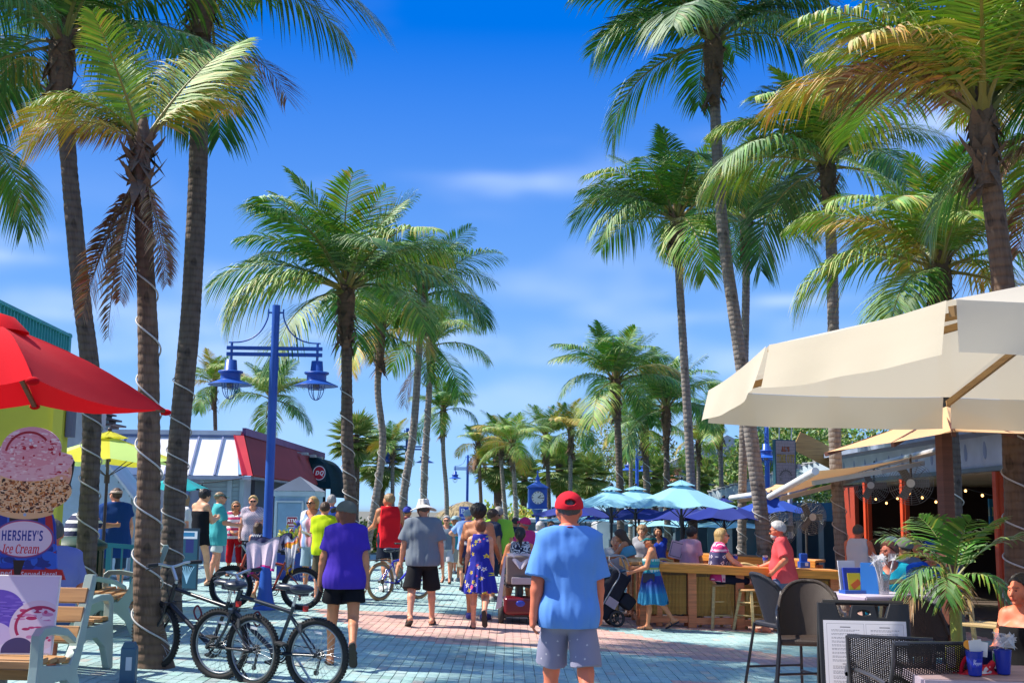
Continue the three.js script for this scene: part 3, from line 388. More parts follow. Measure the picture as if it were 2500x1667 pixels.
  const headF = (x, y, z) => { let d = smin(skull(x, y, z), faceF(x, y, z), .014), e = -sock(x, y, z); return Math.max(d, e * .8); };
  const trunkF = union([...tor, neck], .05), legF = union(LG.flatMap(l => [thigh(l), calf(l), foot(l)]), .03), armU = AR.map(A => union([...armF(A)], .03)), armH = AR.map(A => union([armF(A)[2], ...hand(A)], .02));
  const full = (x, y, z) => { let d = smin(trunkF(x, y, z), legF(x, y, z), .03); d = smin(d, Math.min(smin(armU[0](x, y, z), armH[0](x, y, z), .012), smin(armU[1](x, y, z), armH[1](x, y, z), .012)), .035); return smin(d, headF(x, y, z), .03); };
  const all = [...LG.flatMap(l => [l.hip, l.knee, l.ank, l.heel, l.toe]), ...AR.flatMap(A => [A.sh, A.el, A.wr, A.wr.clone().addScaledVector(A.d, .09)]), HP(0, 0, 0), T(0, .3, 0)];
  const box = (pts, m) => { const b = new THREE.Box3().setFromPoints(pts); return [[b.min.x - m, b.min.y - m, b.min.z - m], [b.max.x + m, b.max.y + m, b.max.z + m]]; };
  const parts = [], hb = box([HP(0, 0, 0)], .15), hc0 = HP(0, 0, 0);
  { const [lo, hi] = box(all, .2); lo[1] = Math.min(lo[1], hy + low - .03);
    const cutHead = loc(HI, (x, y, z) => -.155 - y + 0 * x); const noHead = (x, y, z) => Math.max(full(x, y, z), -loc(HI, (a, b, c) => Math.max(Math.abs(a) - .12, -.085 - b, Math.abs(c) - .16))(x, y, z));
    parts.push(surf(noHead, lo, hi, h)); parts.push(surf((x, y, z) => Math.max(smin(headF(x, y, z), neck(x, y, z), .03), loc(HI, (a, b) => -.115 - b)(x, y, z)), hb[0], hb[1], hh));
    for (const A of AR) { const k = A.wr.clone().addScaledVector(A.d, .068); for (let f = 0; f < 5; f++) { const th = f === 4, off = th ? .03 : (1.5 - f) * .0165, len = th ? .058 : [.072, .080, .075, .058][f], b0 = th ? A.wr.clone().addScaledVector(A.d, .025).addScaledVector(A.t, .02) : k.clone().addScaledVector(A.t, off); let dir = th ? A.d.clone().multiplyScalar(.75).addScaledVector(A.t, .65).addScaledVector(A.n, -.2 - A.curl * .4).normalize() : A.d.clone().addScaledVector(A.t, off * 2.5); const ax = V().crossVectors(A.d, A.n).normalize(), pts = [b0.clone().addScaledVector(dir, -.012), b0.clone()]; let q = b0.clone(); for (let j = 0; j < 3; j++) { dir.applyAxisAngle(ax, -(th ? .15 : .75) * A.curl * (1 + .15 * hash(f, j, seed))); q = q.clone().addScaledVector(dir, len * [.45, .32, .23][j]); pts.push(q); } const rr = (th ? .0105 : .009) + (h > .02 ? .002 : 0); const g = new THREE.TubeGeometry(new THREE.CatmullRomCurve3(pts), 7, rr, 6), P0 = g.attributes.position, c = new THREE.CatmullRomCurve3(pts); for (let i = 0; i < P0.count; i++) { const ring = Math.floor(i / 7), t = ring / 7, ctr = c.getPointAt(t), kk = t > .99 ? .35 : 1 - .28 * t; P0.setXYZ(i, ctr.x + (P0.getX(i) - ctr.x) * kk, ctr.y + (P0.getY(i) - ctr.y) * kk, ctr.z + (P0.getZ(i) - ctr.z) * kk); } g.computeVertexNormals(); parts.push(g); } }
  }
  const bg = mergeGeometries(parts), bp = bg.attributes.position, colr = new Float32Array(bp.count * 3), sc = SK[skin], q = V();
  for (let i = 0; i < bp.count; i++) { q.set(bp.getX(i), bp.getY(i), bp.getZ(i)); const n = .86 + .28 * fbm(q.x * 16, q.y * 16, q.z * 16 + seed, 2), hd = q.clone().applyMatrix4(HI); let c = sc.map(v => v * n); if (Math.abs(hd.x) < .027 && hd.y < -.046 && hd.y > -.066 && hd.z < -.07) c = [sc[0] * .85, sc[1] * .5, sc[2] * .5]; else if (Math.abs(Math.abs(hd.x) - .034) < .02 && hd.y > .03 && hd.y < .041 && hd.z < -.07) c = HC[hc].map((v, k) => lerp(v, sc[k], .62)); colr.set(c, i * 3); }
  bg.setAttribute('color', new THREE.BufferAttribute(colr, 3)); mesh(bg, skinM, 'body', root);
  if (face) for (const g of [-1, 1]) mesh(gb().sph(.0105, ...HP(g * .032, .012, -.0865).toArray(), 1, .7, .7, 8).geo(), M([.03, .025, .02], .2), 'eye', root);
  const add = (f, pts, m, hs, mt, name) => { const [lo, hi] = box(pts, m); return mesh(surf(f, lo, hi, hs), mt, name, root); };
  // clothes
  const fold = (amp, fy = 1.9, fx = 15) => loc(TI, (x, y, z) => amp * (1.25 - 1.4 * y) * ((fbm(x * fx + seed * 3, y * fy + x * 2.5, z * fx * .7, 2) - .5) * 2 + .18 * Math.sin(x * 24 + y * 7 + seed + 5 * fbm(x * 4, y * 4, seed, 1))));
  if (top) {
    const { c, sl = .6, hem = -.06, ve = 0, loose = .02, back = 0, name = 'shirt', straps, long } = top, fd = fold(top.f ?? .011), g = Math.max(top.g ?? .02, h * 1.05);
    const bg0 = bottom && bottom.type !== 'skirt' ? (bottom.g ?? .016) + Math.max(.016, h * .8) : g; const list = tor.map((f, i) => { const e = i === 0 || i >= tor.length - 4 && i % 2 === tor.length % 2 ? Math.max(g, bg0) : g; return (x, y, z) => f(x, y, z) - e; }); list.push(loc(TI, (x, y, z) => { const t = clamp((.36 - y) / (.42)), rx = lerp(.182 * (.5 + .5 * w) * (fem ? .94 : 1.0), .175 * (.45 + .55 * w) + loose, t), rz = lerp(.128, .128 + .02 * belly + loose, t) * (.6 + .4 * w); const zz = z + .02 * belly * t, sq = y > .33 ? Math.sqrt(Math.max(.02, 1 - ((y - .33) / .20) ** 2)) : 1, l = Math.hypot(x / rx, zz / (rz * sq)); return Math.max((l - 1) * Math.min(rx, rz * sq), y - .52, hem - .05 - y); }));
    const tf = union(list, .06), slv = sl > .05 ? AR.map(A => { const e = sl <= 1 ? A.sh.clone().lerp(A.el, sl) : A.el.clone().lerp(A.wr, sl - 1), dirn = V().subVectors(e, sl <= 1 ? A.sh : A.el).normalize(), r1 = (top.sr ?? .06) + (sl <= 1 ? loose * .9 * sl : 0), f = sl <= 1 ? cap(A.sh, e.clone().addScaledVector(dirn, .05), .062 * (.55 + .45 * w), r1 * (.6 + .4 * w)) : union([cap(A.sh, A.el, .062 * (.55 + .45 * w), .055), cap(A.el, e.clone().addScaledVector(dirn, .03), .055, .042)], .02), k = dirn.dot(e); return (x, y, z) => Math.max(f(x, y, z), dirn.x * x + dirn.y * y + dirn.z * z - k); }) : [];
    const nk = loc(TI, (x, y, z) => -Math.max(Math.hypot(x, z + (ve || fem ? .02 : .008)) - (fem ? .088 : .076), .508 + .5 * z - y)), veF = ve ? loc(TI, (x, y, z) => z < 0 ? .105 * clamp((y - .50 + ve * .09) / .1) - Math.abs(x) : -1) : null;
    const cutS = sl > .05 ? null : loc(TI, (x, y, z) => Math.max(Math.abs(x) - (sw - .005 - (straps ? .05 : 0)) , y > .3 ? Math.abs(x) - (sw + .02) + (y - .3) * .2 : -1));
    const hp = loc(TI, (x, y, z) => Math.max(hem - y, y - .585)), tube = top.tube ? loc(TI, (x, y, z) => y - top.tube) : null;
    const F = (x, y, z) => { let d = tf(x, y, z); for (const k of slv) d = smin(d, k(x, y, z), .03); d += fd(x, y, z); d = Math.max(d, hp(x, y, z)); const n = nk(x, y, z); d = top.tube ? Math.max(d, tube(x, y, z)) : loc(TI, (a, b) => b)(x, y, z) > .44 ? Math.max(d, n) : d; if (cutS && !top.tube) d = Math.max(d, cutS(x, y, z)); if (veF && !top.tube) d = Math.max(d, veF(x, y, z)); return d; };
    const pts = [T(-.2, hem, 0), T(.2, hem, 0), T(0, .56, 0), T(-sw, .5, 0), T(sw, .5, 0)]; if (sl > .05) AR.forEach(A => { pts.push(A.sh, sl > 1 ? A.wr : A.el); }); add(F, pts, .25 + belly * .05, h * .95, clothOf(c), name);
  }
  if (bottom) {
    const { c, len = .8, g = Math.max(.016, h * .8), type = 'shorts', flare = .03, name = type === 'skirt' ? 'skirt' : len > 1.3 ? 'trousers' : 'shorts' } = bottom;
    if (type === 'skirt') {
      const { hem = -.42, wy = .15, rw = .15, rh = .24, pl = 12 } = bottom; const fr = loc(TI, (x, y, z) => y - wy);
      const yT = T(0, wy, 0).y, yB = hy + hem, cx = (LG[0].knee.x + LG[1].knee.x) / 2, cz = (LG[0].knee.z + LG[1].knee.z) / 2, top0 = T(0, wy, 0), th = LG.map(l => cap(l.hip, l.knee, .105 * (.5 + .5 * w), .08));
      const F = (x, y, z) => { const t = clamp((yT - y) / (yT - yB)), mx = lerp(top0.x, cx * .6, t), mz = lerp(top0.z, cz * .6, t), ang = Math.atan2(x - mx, z - mz), r = lerp(rw, rh, Math.pow(t, .8)) * (.45 + .55 * w) * (1 + .07 * t * Math.sin(pl * ang + seed + 1.3 * Math.sin(ang * 3))), l = Math.hypot(x - mx, (z - mz) * 1.22); let d = (l - r) * .8; for (const k of th) d = smin(d, k(x, y, z), .05); return Math.max(d, yB - y + .012 * Math.sin(ang * 5 + seed), fr(x, y, z)); };
      add(F, [V(-rh, yB, -.15), V(rh, yB, .15), T(0, wy, 0), LG[0].knee, LG[1].knee], .12, h, clothOf(c), bottom.name || 'skirt');
    } else {
      const pf = [0, 1, 5, 6, 7, 8].filter(i => tor[i]).map(i => (x, y, z) => tor[i](x, y, z) - g);
      const lf = LG.map(l => { const e = len <= 1 ? l.hip.clone().lerp(l.knee, len) : l.knee.clone().lerp(l.ank, len - 1), d = V().subVectors(e, len <= 1 ? l.hip : l.knee).normalize(), f = len <= 1 ? cap(l.hip, e.clone().addScaledVector(d, .04), .097 * (.5 + .5 * w), (.088 + flare * .6) * (.55 + .45 * w)) : union([cap(l.hip, l.knee, .1 * (.5 + .5 * w), .073 + flare * .3), cap(l.knee, e.clone().addScaledVector(d, .03), .07 + flare * .3, .055 + flare)], .02), k = d.dot(e); return (x, y, z) => Math.max(f(x, y, z), d.x * x + d.y * y + d.z * z - k); });
      const b0 = union(pf, .04), up = loc(TI, (x, y, z) => y - (bottom.wy ?? .12)), fd = fold(.007, 6, 9);
      const F = (x, y, z) => { let d = smin(b0(x, y, z), Math.min(lf[0](x, y, z), lf[1](x, y, z)), .03); return Math.max(d + fd(x, y, z), up(x, y, z)); };
      add(F, [T(0, .12, 0), ...LG.flatMap(l => [l.hip, l.knee, ...(len > 1 ? [l.ank] : [])])], .15, h, clothOf(c), name);
    }
  }
  if (o.socks) LG.forEach(l => { const f = cap(l.ank.clone().lerp(l.knee, .28), l.ank, .046, .042); add((x, y, z) => Math.max(f(x, y, z), l.ank.y - .02 - y), [l.ank, l.knee], .07, h * .8, cloth([.7, .7, .7]), 'sock'); });
  if (shoe) LG.forEach((l, i) => {
    const ty = l.toe, up = l.fu, sole = (e) => { const a = l.heel.clone().addScaledVector(up, -.028), b = ty.clone().addScaledVector(up, -.022), f = union([cap(a, a.clone().lerp(b, .4), .036, .038), cap(a.clone().lerp(b, .5), b, .042, .046)], .02), fd = l.fd; return (x, y, z) => Math.max(f(x, y, z), Math.abs((x - a.x) * up.x + (y - a.y) * up.y + (z - a.z) * up.z) - e); };
    const pts = [l.heel, l.toe, l.ank];
    if (shoe.type === 'sneaker') { const f0 = foot(l, .011), ky = l.ank.clone().addScaledVector(up, .01), kd = up.dot(ky); add((x, y, z) => Math.max(f0(x, y, z), up.x * x + up.y * y + up.z * z - kd), pts, .07, h * .7, cloth(shoe.c), 'shoe'); add(sole(.016), pts, .07, h * .7, M(shoe.sc || [.5, .5, .5], .7), 'shoe_sole'); }
    else { add(sole(.015), pts, .07, h * .6, M(shoe.c, .7), 'sandal_sole'); const b = gb(), s = V().crossVectors(l.fd, up).normalize(); const strap = t => { const c = l.heel.clone().lerp(l.toe, t), r = .043; b.tube([0, .25, .5, .75, 1].map(k => { const a = Math.PI * k; return c.clone().addScaledVector(s, Math.cos(a) * r).addScaledVector(up, Math.sin(a) * (r - (t > .6 ? .006 : -.02)) - .012); }), .009, 8, 5); }; strap(.72); strap(.5); if (shoe.back) { strap(.3); b.tube([0, .25, .5, .75, 1].map(k => { const a = Math.PI * k; return l.ank.clone().addScaledVector(s, Math.cos(a) * .042).addScaledVector(l.fd, -Math.sin(a) * .045).addScaledVector(up, -.005); }), .009, 8, 5); } b.to('sandal_strap', M(shoe.c, .7), root); }
  });
  // hair and hats
  const HH = (f, pts, m, mt, name, k = 1) => add(loc(HI, f), [0, 1, 2, 3, 4, 5, 6, 7].map(i => HP(pts[i & 1][0], pts[i >> 1 & 1][1], pts[i >> 2][2])), m, hh * 1.1 * k, mt, name);
  const st = (x, y, z, a = .004) => a * (vn(x * 90 + seed, y * 14, z * 90) - .5) * 2;
  if (hair !== 'bald') {
    const dome = ell(V(0, .032, .017), .0885, .101, .108), ext = [], hcut = hat && hat.type !== 'visor', long = o.hl ?? .16, big = o.hv || 0;
    if (hair === 'bob' || hair === 'long') { for (const g of [-1, 1]) ext.push(cap(V(g * .062, .03, .02), V(g * .07, -long * .8, .03 + .02 * (hair === 'long')), .042, .034)); ext.push(cap(V(0, .02, .05), V(0, -long, .06), .078, .05)); }
    if (hair === 'pony') ext.push(cap(V(0, .03, .11), V(0, -.02, .125), .032, .035), cap(V(0, -.02, .125), V(.01, -long - .04, .115), .036, .016));
    if (hair === 'bun') ext.push(ell(V(o.bx || 0, o.by ?? .105, .085), .05, .045, .05));
    if (hair === 'afro') ext.push(ell(V(0, .05, .035), .13, .125, .135));
    const ex0 = ext.length ? union(ext, .07) : null, ex = ex0 && hcut ? (x, y, z) => Math.max(ex0(x, y, z), y - .03 + .15 * z) : ex0, face0 = (x, y, z) => (-.062 + Math.max(0, .082 - y) * (hair === 'short' ? 1.0 : .62)) - z + (hair === 'short' && y < -.02 ? .03 : 0);
    HH((x, y, z) => { let d = dome(x, y, z) - (hat ? -.004 : .004 + big); d = Math.max(d, face0(x, y, z)); if (hair === 'short') d = Math.max(d, -.055 - y + .3 * Math.max(0, -z)); if (ex) d = smin(d, ex(x, y, z), .02); if (ext.length) d = Math.max(d, -(Math.max(Math.abs(x) - .06, z + .045, y - .07) )); return d + st(x, y, z, hair === 'afro' ? .012 : .0045); }, [[-.1, -.08 - (ext.length ? long : 0), -.1], [.1, .16, .15]], .06, hairM(hc), 'hair', hair === 'long' ? 1.3 : 1);
  }
  if (hat) {
    const m = cloth(hat.c), y0 = .028;
    if (hat.type === 'cap') { HH((x, y, z) => { let d = Math.max(ell(V(0, .036, .017), .103, .110, .124)(x, y, z), y0 - y - .22 * z); if (hat.gap) d = Math.max(d, -Math.max(Math.hypot(x / 1.7, y - .052) - .022, .09 - z)); return d; }, [[-.11, 0, -.12], [.11, .15, .14]], .03, m, 'cap'); const b = gb(); const sh = new THREE.Shape(); sh.absellipse(0, 0, .085, .1, 0, Math.PI); const g = new THREE.ExtrudeGeometry(sh, { depth: .006, bevelEnabled: true, bevelSize: .002, bevelThickness: .002, bevelSegments: 1, curveSegments: 14 }), p = g.attributes.position; for (let i = 0; i < p.count; i++) p.setZ(i, p.getZ(i) + 4.2 * p.getX(i) ** 2); g.computeVertexNormals(); b.add(g, 0, 0, 0, -Math.PI / 2); b.l.forEach(k => k.applyMatrix4(new THREE.Matrix4().makeRotationX(-.18)).applyMatrix4(new THREE.Matrix4().makeTranslation(0, .035, -.078)).applyMatrix4(HM)); b.to('cap_brim', hat.bc ? cloth(hat.bc) : m, root); mesh(gb().sph(.009, ...HP(0, .143, .015).toArray(), 1, .6, 1, 6).geo(), m, 'cap_button', root); }
    if (hat.type === 'bucket') { HH((x, y, z) => Math.max(union([cap(V(0, .02, .015), V(0, .12, .015), .106, .075)], .02)(x, y, z), y0 - y, y - .155) + .004 * Math.sin(9 * Math.atan2(x, z)), [[-.11, 0, -.12], [.11, .16, .14]], .03, m, 'hat_crown'); HH((x, y, z) => { const r = Math.hypot(x, z - .015), a = Math.atan2(x, z), yy = .045 - .42 * (r - .1) + .02 * Math.cos(2 * a); return Math.max(Math.abs(y - yy) - .0065, r - .19, .085 - r); }, [[-.2, -.03, -.2], [.2, .06, .2]], .03, m, 'hat_brim', .7); mesh(gb().tube([HP(-.085, .0, .03), HP(-.06, -.09, .06), HP(0, -.14, .1), HP(.04, -.17, .11), HP(.06, -.1, .07), HP(.085, 0, .03)], .005, 24, 5).geo(), cloth([.02, .02, .05]), 'chin_cord', root); }
    if (hat.type === 'visor') { HH((x, y, z) => Math.max(Math.abs(ell(V(0, .03, .015), .094, .108, .113)(x, y, z)) - .005, Math.abs(y - .055) - .022), [[-.11, 0, -.12], [.11, .1, .14]], .02, m, 'visor_band'); HH((x, y, z) => Math.max(Math.abs(y - .048 - .35 * (z + .09) + 3 * x * x) - .006, Math.hypot(x / .085, (z + .075) / .115) - 1, z + .06), [[-.1, -.02, -.2], [.1, .08, -.05]], .02, m, 'visor_brim', .7); }
  }
  if (glasses) { const b = gb(); for (const g of [-1, 1]) { b.sph(.024, ...HP(g * .034, .014, -.108).toArray(), 1.1, .85, .5, 10); b.rod(HP(g * .06, .02, -.1), HP(g * .083, .012, .0), .004); } b.rod(HP(-.03, .02, -.114), HP(.03, .02, -.114), .005); b.to('sunglasses', M([.012, .012, .016], .12), root); }
  root.userData.k = { T, HP, AR, LG, hy, s }; return root;
}
const local = (r, g, m, name) => mesh(g, m, name, r);
const D2 = Math.PI / 180, wk = (n = 1) => ({ L: { a: .32 * n, k: .08, f: -.1 }, R: { a: -.30 * n, k: .42, f: .5 } }), wk2 = (n = 1) => ({ R: { a: .32 * n, k: .08, f: -.1 }, L: { a: -.30 * n, k: .42, f: .5 } });
const sandal = (c = [.03, .025, .02], back) => ({ type: 'sandal', c, back }), snk = (c, sc) => ({ type: 'sneaker', c, sc });
const hAt = (g, py) => { const v = g.clone().applyMatrix4(camera.matrixWorldInverse); return (P(CX, py, -v.z).y - g.y); };          // height of a point of the view above a foot
const ppl = {};
{
  let g = GD(1390, 8.5);
  ppl.main = person('man in sky blue T-shirt, red cap and grey-blue shorts, nearest walker seen from behind', g, { H: 1.76, turn: .04, skin: 'red', hc: 'darkgrey', seed: 3, w: .92, L: { a: .2, k: .1, o: .07 }, R: { a: -.18, k: .3, o: .06, f: .3 }, aL: { o: .19, a: -.12, e: .12, c: .55 }, aR: { o: .13, a: .1, e: .22, c: 1.0 }, head: { p: .12 }, top: { c: [.11, .28, .70], sl: .92, hem: -.12, loose: .035, g: .02, f: .016, sr: .078 }, bottom: { c: 'dots', len: .9, flare: .05, g: .03 }, shoe: sandal(), hat: { type: 'cap', c: [.62, .02, .035], gap: 1 } });
  local(ppl.main, gb().tube([[-.07, .02], [-.045, .075], [0, .092], [.045, .075], [.07, .02]].map(([x, z]) => ppl.main.userData.k.T(x, .575 - Math.abs(x) * .1, z - .005)), .006, 20, 5).geo(), cloth([.25, .02, .03]), 'neck_cord');
  g = G(835, 1625);
  person('woman in purple T-shirt, black shorts and olive cap walking away, right heel lifted', g, { H: 1.63, turn: .12, fem: 1, w: 1.1, skin: 'tan', hair: 'bob', hl: .17, hc: 'auburn', seed: 5, L: { a: .12, k: .1, o: .06 }, R: { a: -.16, k: .75, o: .02, f: 1.1 }, aL: { o: .24, a: .05, e: .18 }, aR: { o: .16, a: -.12, e: .12 }, head: { y: .95, p: .05 }, top: { c: [.06, .03, .36], sl: .72, hem: -.12, loose: .035, f: .009 }, bottom: { c: [.008, .008, .011], len: .62, flare: .07, g: .035 }, shoe: sandal([.02, .016, .014]), hat: { type: 'cap', c: [.13, .135, .11] } });
  g = G(1028, 1527);
  person('man in grey T-shirt, black shorts and white bucket hat walking away', g, { H: hAt(g, 1222), turn: .1, skin: 'pink', w: 1.18, hc: 'darkgrey', seed: 7, L: { a: -.22, k: .3, o: .12, f: .3 }, R: { a: .2, k: .08, o: .1 }, aL: { o: .25, a: .12, e: .22, c: .5 }, aR: { o: .2, a: -.05, e: .3, c: .7 }, head: { y: .2, p: .05 }, top: { c: [.17, .20, .24], sl: .85, hem: -.1, loose: .045, g: .026, f: .014, sr: .075 }, bottom: { c: [.016, .016, .018], len: 1.0, flare: .055, g: .03 }, shoe: sandal([.035, .025, .02], 1), hat: { type: 'bucket', c: [.62, .58, .53] } });
  g = G(1170, 1536);
  person('woman in sleeveless blue dress with yellow and pink flowers, auburn hair tied up', g, { H: hAt(g, 1270), turn: -.05, fem: 1, w: 1.02, skin: 'pink', hair: 'bun', by: .07, hc: 'auburn', seed: 9, L: { a: .1, k: .05, o: .02 }, R: { a: -.18, k: .85, o: .03, f: 1.15 }, aL: { o: .17, a: .1, e: .25 }, aR: { o: .1, a: -.1, e: .15 }, top: { c: 'floral', sl: 0, hem: .02, loose: .03, f: .008, name: 'dress_bodice' }, bottom: { type: 'skirt', c: 'floral', wy: .2, hem: -.36, rw: .165, rh: .29, pl: 14, name: 'dress_skirt' }, shoe: sandal([.015, .012, .012]) });
  g = G(1165, 1512);
  person('broad bare-backed woman with big black hair, in patterned swimsuit beside the floral dress', g, { H: hAt(g, 1234), turn: -.25, fem: 1.1, w: 1.42, belly: .4, skin: 'tan', hair: 'afro', hc: 'black', seed: 11, L: { a: .05, k: .05, o: .05 }, R: { a: -.05, k: .12, o: .05 }, aL: { o: .3, a: .1, e: .25, c: .8 }, aR: { o: .22, a: .15, e: .5 }, top: { c: 'diam', sl: 0, tube: .26, hem: .0, loose: .02, name: 'swimsuit', f: .004 }, bottom: { c: [.016, .025, .05], len: .55, flare: .03 }, shoe: snk([.09, .09, .35], [.05, .05, .2]) });
  g = G(1200, 1470);
  person('dark haired person with sunglasses looking right, beyond the big black hair', g, { H: hAt(g, 1243), turn: -.9, fem: 1, skin: 'olive', hair: 'short', hv: .012, hc: 'brown', seed: 13, glasses: 1, ...wk(.6), top: { c: [.03, .04, .08], sl: .6 }, bottom: { c: [.02, .03, .06], len: 1.0 }, shoe: snk([.1, .1, .12]) });
  g = G(945, 1444);
  person('man in red sleeveless shirt and navy shorts striding away with white socks', g, { H: hAt(g, 1208), turn: .35, skin: 'tan', hc: 'sandy', hv: .006, w: 1.22, belly: .3, seed: 15, R: { a: .3, k: .55, o: -.02, f: .2 }, L: { a: -.12, k: .1, o: -.02 }, aL: { o: .16, a: .45, e: .9 }, aR: { o: .34, a: -.15, e: .35 }, head: { y: .55 }, top: { c: [.66, .012, .022], sl: 0, hem: -.16, loose: .05, g: .028, f: .01 }, bottom: { c: [.012, .017, .032], len: .82, flare: .06, g: .03 }, shoe: snk([.72, .72, .72], [.35, .36, .38]), socks: 1 });
  g = G(990, 1425);
  person('person in maroon shirt and blue cap behind the man in red', g, { H: hAt(g, 1238), turn: -.3, skin: 'tan', seed: 17, w: 1.05, ...wk2(.7), top: { c: [.11, .012, .03], sl: .7 }, bottom: { c: [.03, .03, .03], len: 1 }, shoe: snk([.2, .2, .2]), hat: { type: 'cap', c: [.05, .06, .33] }, aL: { a: .3, e: .8 } });
  g = G(785, 1470);
  person('man in neon yellow T-shirt and khaki shorts with his back turned', g, { H: hAt(g, 1230), turn: -.15, skin: 'pink', hc: 'brown', w: 1.0, seed: 19, L: { a: .06, k: .05 }, R: { a: -.05, k: .1 }, aL: { a: .2, e: .9, o: .1 }, aR: { a: .1, e: .6 }, head: { y: .2 }, top: { c: [.52, .68, .015], sl: .75, hem: -.12, loose: .035, f: .01 }, bottom: { c: [.10, .085, .055], len: .98, flare: .04 }, shoe: sandal([.06, .055, .045], 1) });
  g = G(757, 1456);
  const w1 = person('blonde woman in pastel patterned top and pale denim shorts facing the camera, mirrored sunglasses', g, { H: hAt(g, 1217), turn: Math.PI - .3, fem: 1, skin: 'tan', hair: 'bob', hl: .07, hc: 'blond', glasses: 1, face: 1, seed: 21, w: 1.05, L: { a: .03, k: .03 }, R: { a: .0, k: .05 }, aR: { o: .22, a: -.05, e: .15 }, aL: { a: .25, e: 1.1, i: .3 }, head: { y: -.25 }, top: { c: 'pastel', sl: .55, hem: -.08, ve: 1 }, bottom: { c: [.30, .42, .50], len: .95, flare: .02 }, shoe: snk([.03, .03, .04]) });
  { const k = w1.userData.k, p = k.AR[0].wr.clone().addScaledVector(k.AR[0].d, .1); local(w1, gb().box(.24, .012, .17, p.x, p.y + .02, p.z, .3, .4, .4).geo(), M([.6, .55, .47], .8), 'paper_folder'); }
  g = GD(808, 23.5);
  person('grey haired man in blue shirt behind the neon yellow shirt', g, { H: hAt(g, 1212), turn: .2, hc: 'grey', skin: 'pink', seed: 23, w: 1.1, top: { c: [.05, .11, .42], sl: .7 }, bottom: { c: [.06, .06, .07], len: 1 }, shoe: snk([.2, .2, .2]) });
  g = GD(836, 26);
  person('white haired person mostly hidden behind the palm trunk and olive cap', g, { H: hAt(g, 1236), turn: .5, hc: 'white', seed: 24, top: { c: [.3, .32, .36], sl: .7 }, bottom: { c: [.2, .2, .22], len: 1 }, shoe: snk([.3, .3, .3]) });
  g = GD(741, 26);
  person('dark haired person peeking past the woman with mirrored sunglasses', g, { H: hAt(g, 1255), turn: .3, hc: 'black', skin: 'olive', seed: 26, top: { c: [.06, .08, .3], sl: .7 }, bottom: { c: [.03, .03, .08], len: 1.9 }, shoe: snk([.1, .1, .1]) });
  g = G(478, 1430);
  person('black haired woman in short black strappy dress looking down as she walks', g, { H: hAt(g, 1203) * 1.03, turn: -.62, fem: 1, w: 1.08, skin: 'fair', hair: 'bun', bx: -.01, by: .04, hv: .008, hc: 'black', seed: 25, L: { a: -.34, k: .25, f: .25, o: .03 }, R: { a: .28, k: .12, o: .02, f: -.05 }, aL: { o: .1, a: .5, e: 1.3, i: .4 }, aR: { o: .12, a: .35, e: 1.5, i: .5 }, head: { p: .42 }, lean: .06, top: { c: [.009, .010, .014], sl: 0, tube: .40, hem: .0, loose: .02, name: 'dress_bodice', f: .004 }, bottom: { type: 'skirt', c: [.009, .010, .014], wy: .12, hem: -.2, rw: .155, rh: .215, pl: 5, name: 'dress_skirt' }, shoe: sandal([.02, .016, .02], 1) });
  g = G(525, 1424);
  person('woman in long teal shirt, white shorts and green visor standing in profile', g, { H: hAt(g, 1207), turn: -1.15, fem: 1, w: 1.08, skin: 'pink', hair: 'short', hv: .01, hc: 'sandy', glasses: 1, seed: 27, L: { a: .1, k: .05 }, R: { a: -.1, k: .1 }, aL: { a: .4, e: 1.0 }, aR: { a: .3, e: 1.1 }, top: { c: [.06, .36, .38], sl: .85, hem: -.22, loose: .05, f: .012 }, bottom: { c: [.5, .56, .55], len: .8 }, shoe: snk([.04, .04, .04]), hat: { type: 'visor', c: [.12, .2, .17] } });
  g = G(568, 1408);
  person('woman in red and white striped top and red cropped trousers, dark sunglasses', g, { H: hAt(g, 1230), turn: Math.PI + .25, fem: 1, w: 1.0, skin: 'tan', hair: 'bob', hl: .08, hc: 'sandy', glasses: 1, seed: 29, L: { a: .1, k: .1 }, R: { a: -.08, k: .12 }, aL: { a: .15, e: .9, i: .5 }, aR: { a: .15, e: .9, i: .5 }, top: { c: 'stripes', sl: 1.8, hem: -.06 }, bottom: { c: [.50, .008, .016], len: 1.45, flare: .015 }, shoe: sandal() });
  g = G(610, 1412);
  person('short haired blonde woman in grey patterned top and dark trousers facing the camera', g, { H: hAt(g, 1217), turn: Math.PI + .15, fem: 1.1, w: 1.25, skin: 'pink', hair: 'short', hv: .012, hc: 'blond', glasses: 1, seed: 31, aL: { a: .2, e: 1.4, i: .3 }, aR: { o: .2, a: .0, e: .15 }, top: { c: 'knit', sl: .45, hem: -.14, loose: .04 }, bottom: { c: [.02, .017, .025], len: 1.8 }, shoe: sandal() });
  g = G(622, 1470);
  person('girl with long brown hair in navy dress with white diamonds, from behind', g, { H: hAt(g, 1283), turn: -.15, fem: .8, w: .92, skin: 'tan', hair: 'long', hl: .36, hc: 'brown', hv: .006, seed: 33, L: { a: .05, k: .05 }, R: { a: -.2, k: .6, f: .7 }, aL: { o: .14, a: .05 }, aR: { o: .1, a: .5, e: .6 }, top: { c: 'diam', sl: 0, hem: .0, name: 'dress_bodice' }, bottom: { type: 'skirt', c: 'diam', wy: .15, hem: -.50, rw: .15, rh: .25, name: 'dress_skirt' }, shoe: sandal([.3, .18, .12]) });
  g = G(437, 1440);
  person('person in white top and navy shorts half hidden behind the grey palm trunk', g, { H: 1.66, turn: 2.2, fem: 1, skin: 'pink', hc: 'sandy', hair: 'bob', seed: 35, top: { c: [.6, .6, .62], sl: .6 }, bottom: { c: [.01, .015, .06], len: .5 }, shoe: sandal() });
  g = GD(281, 18.5);
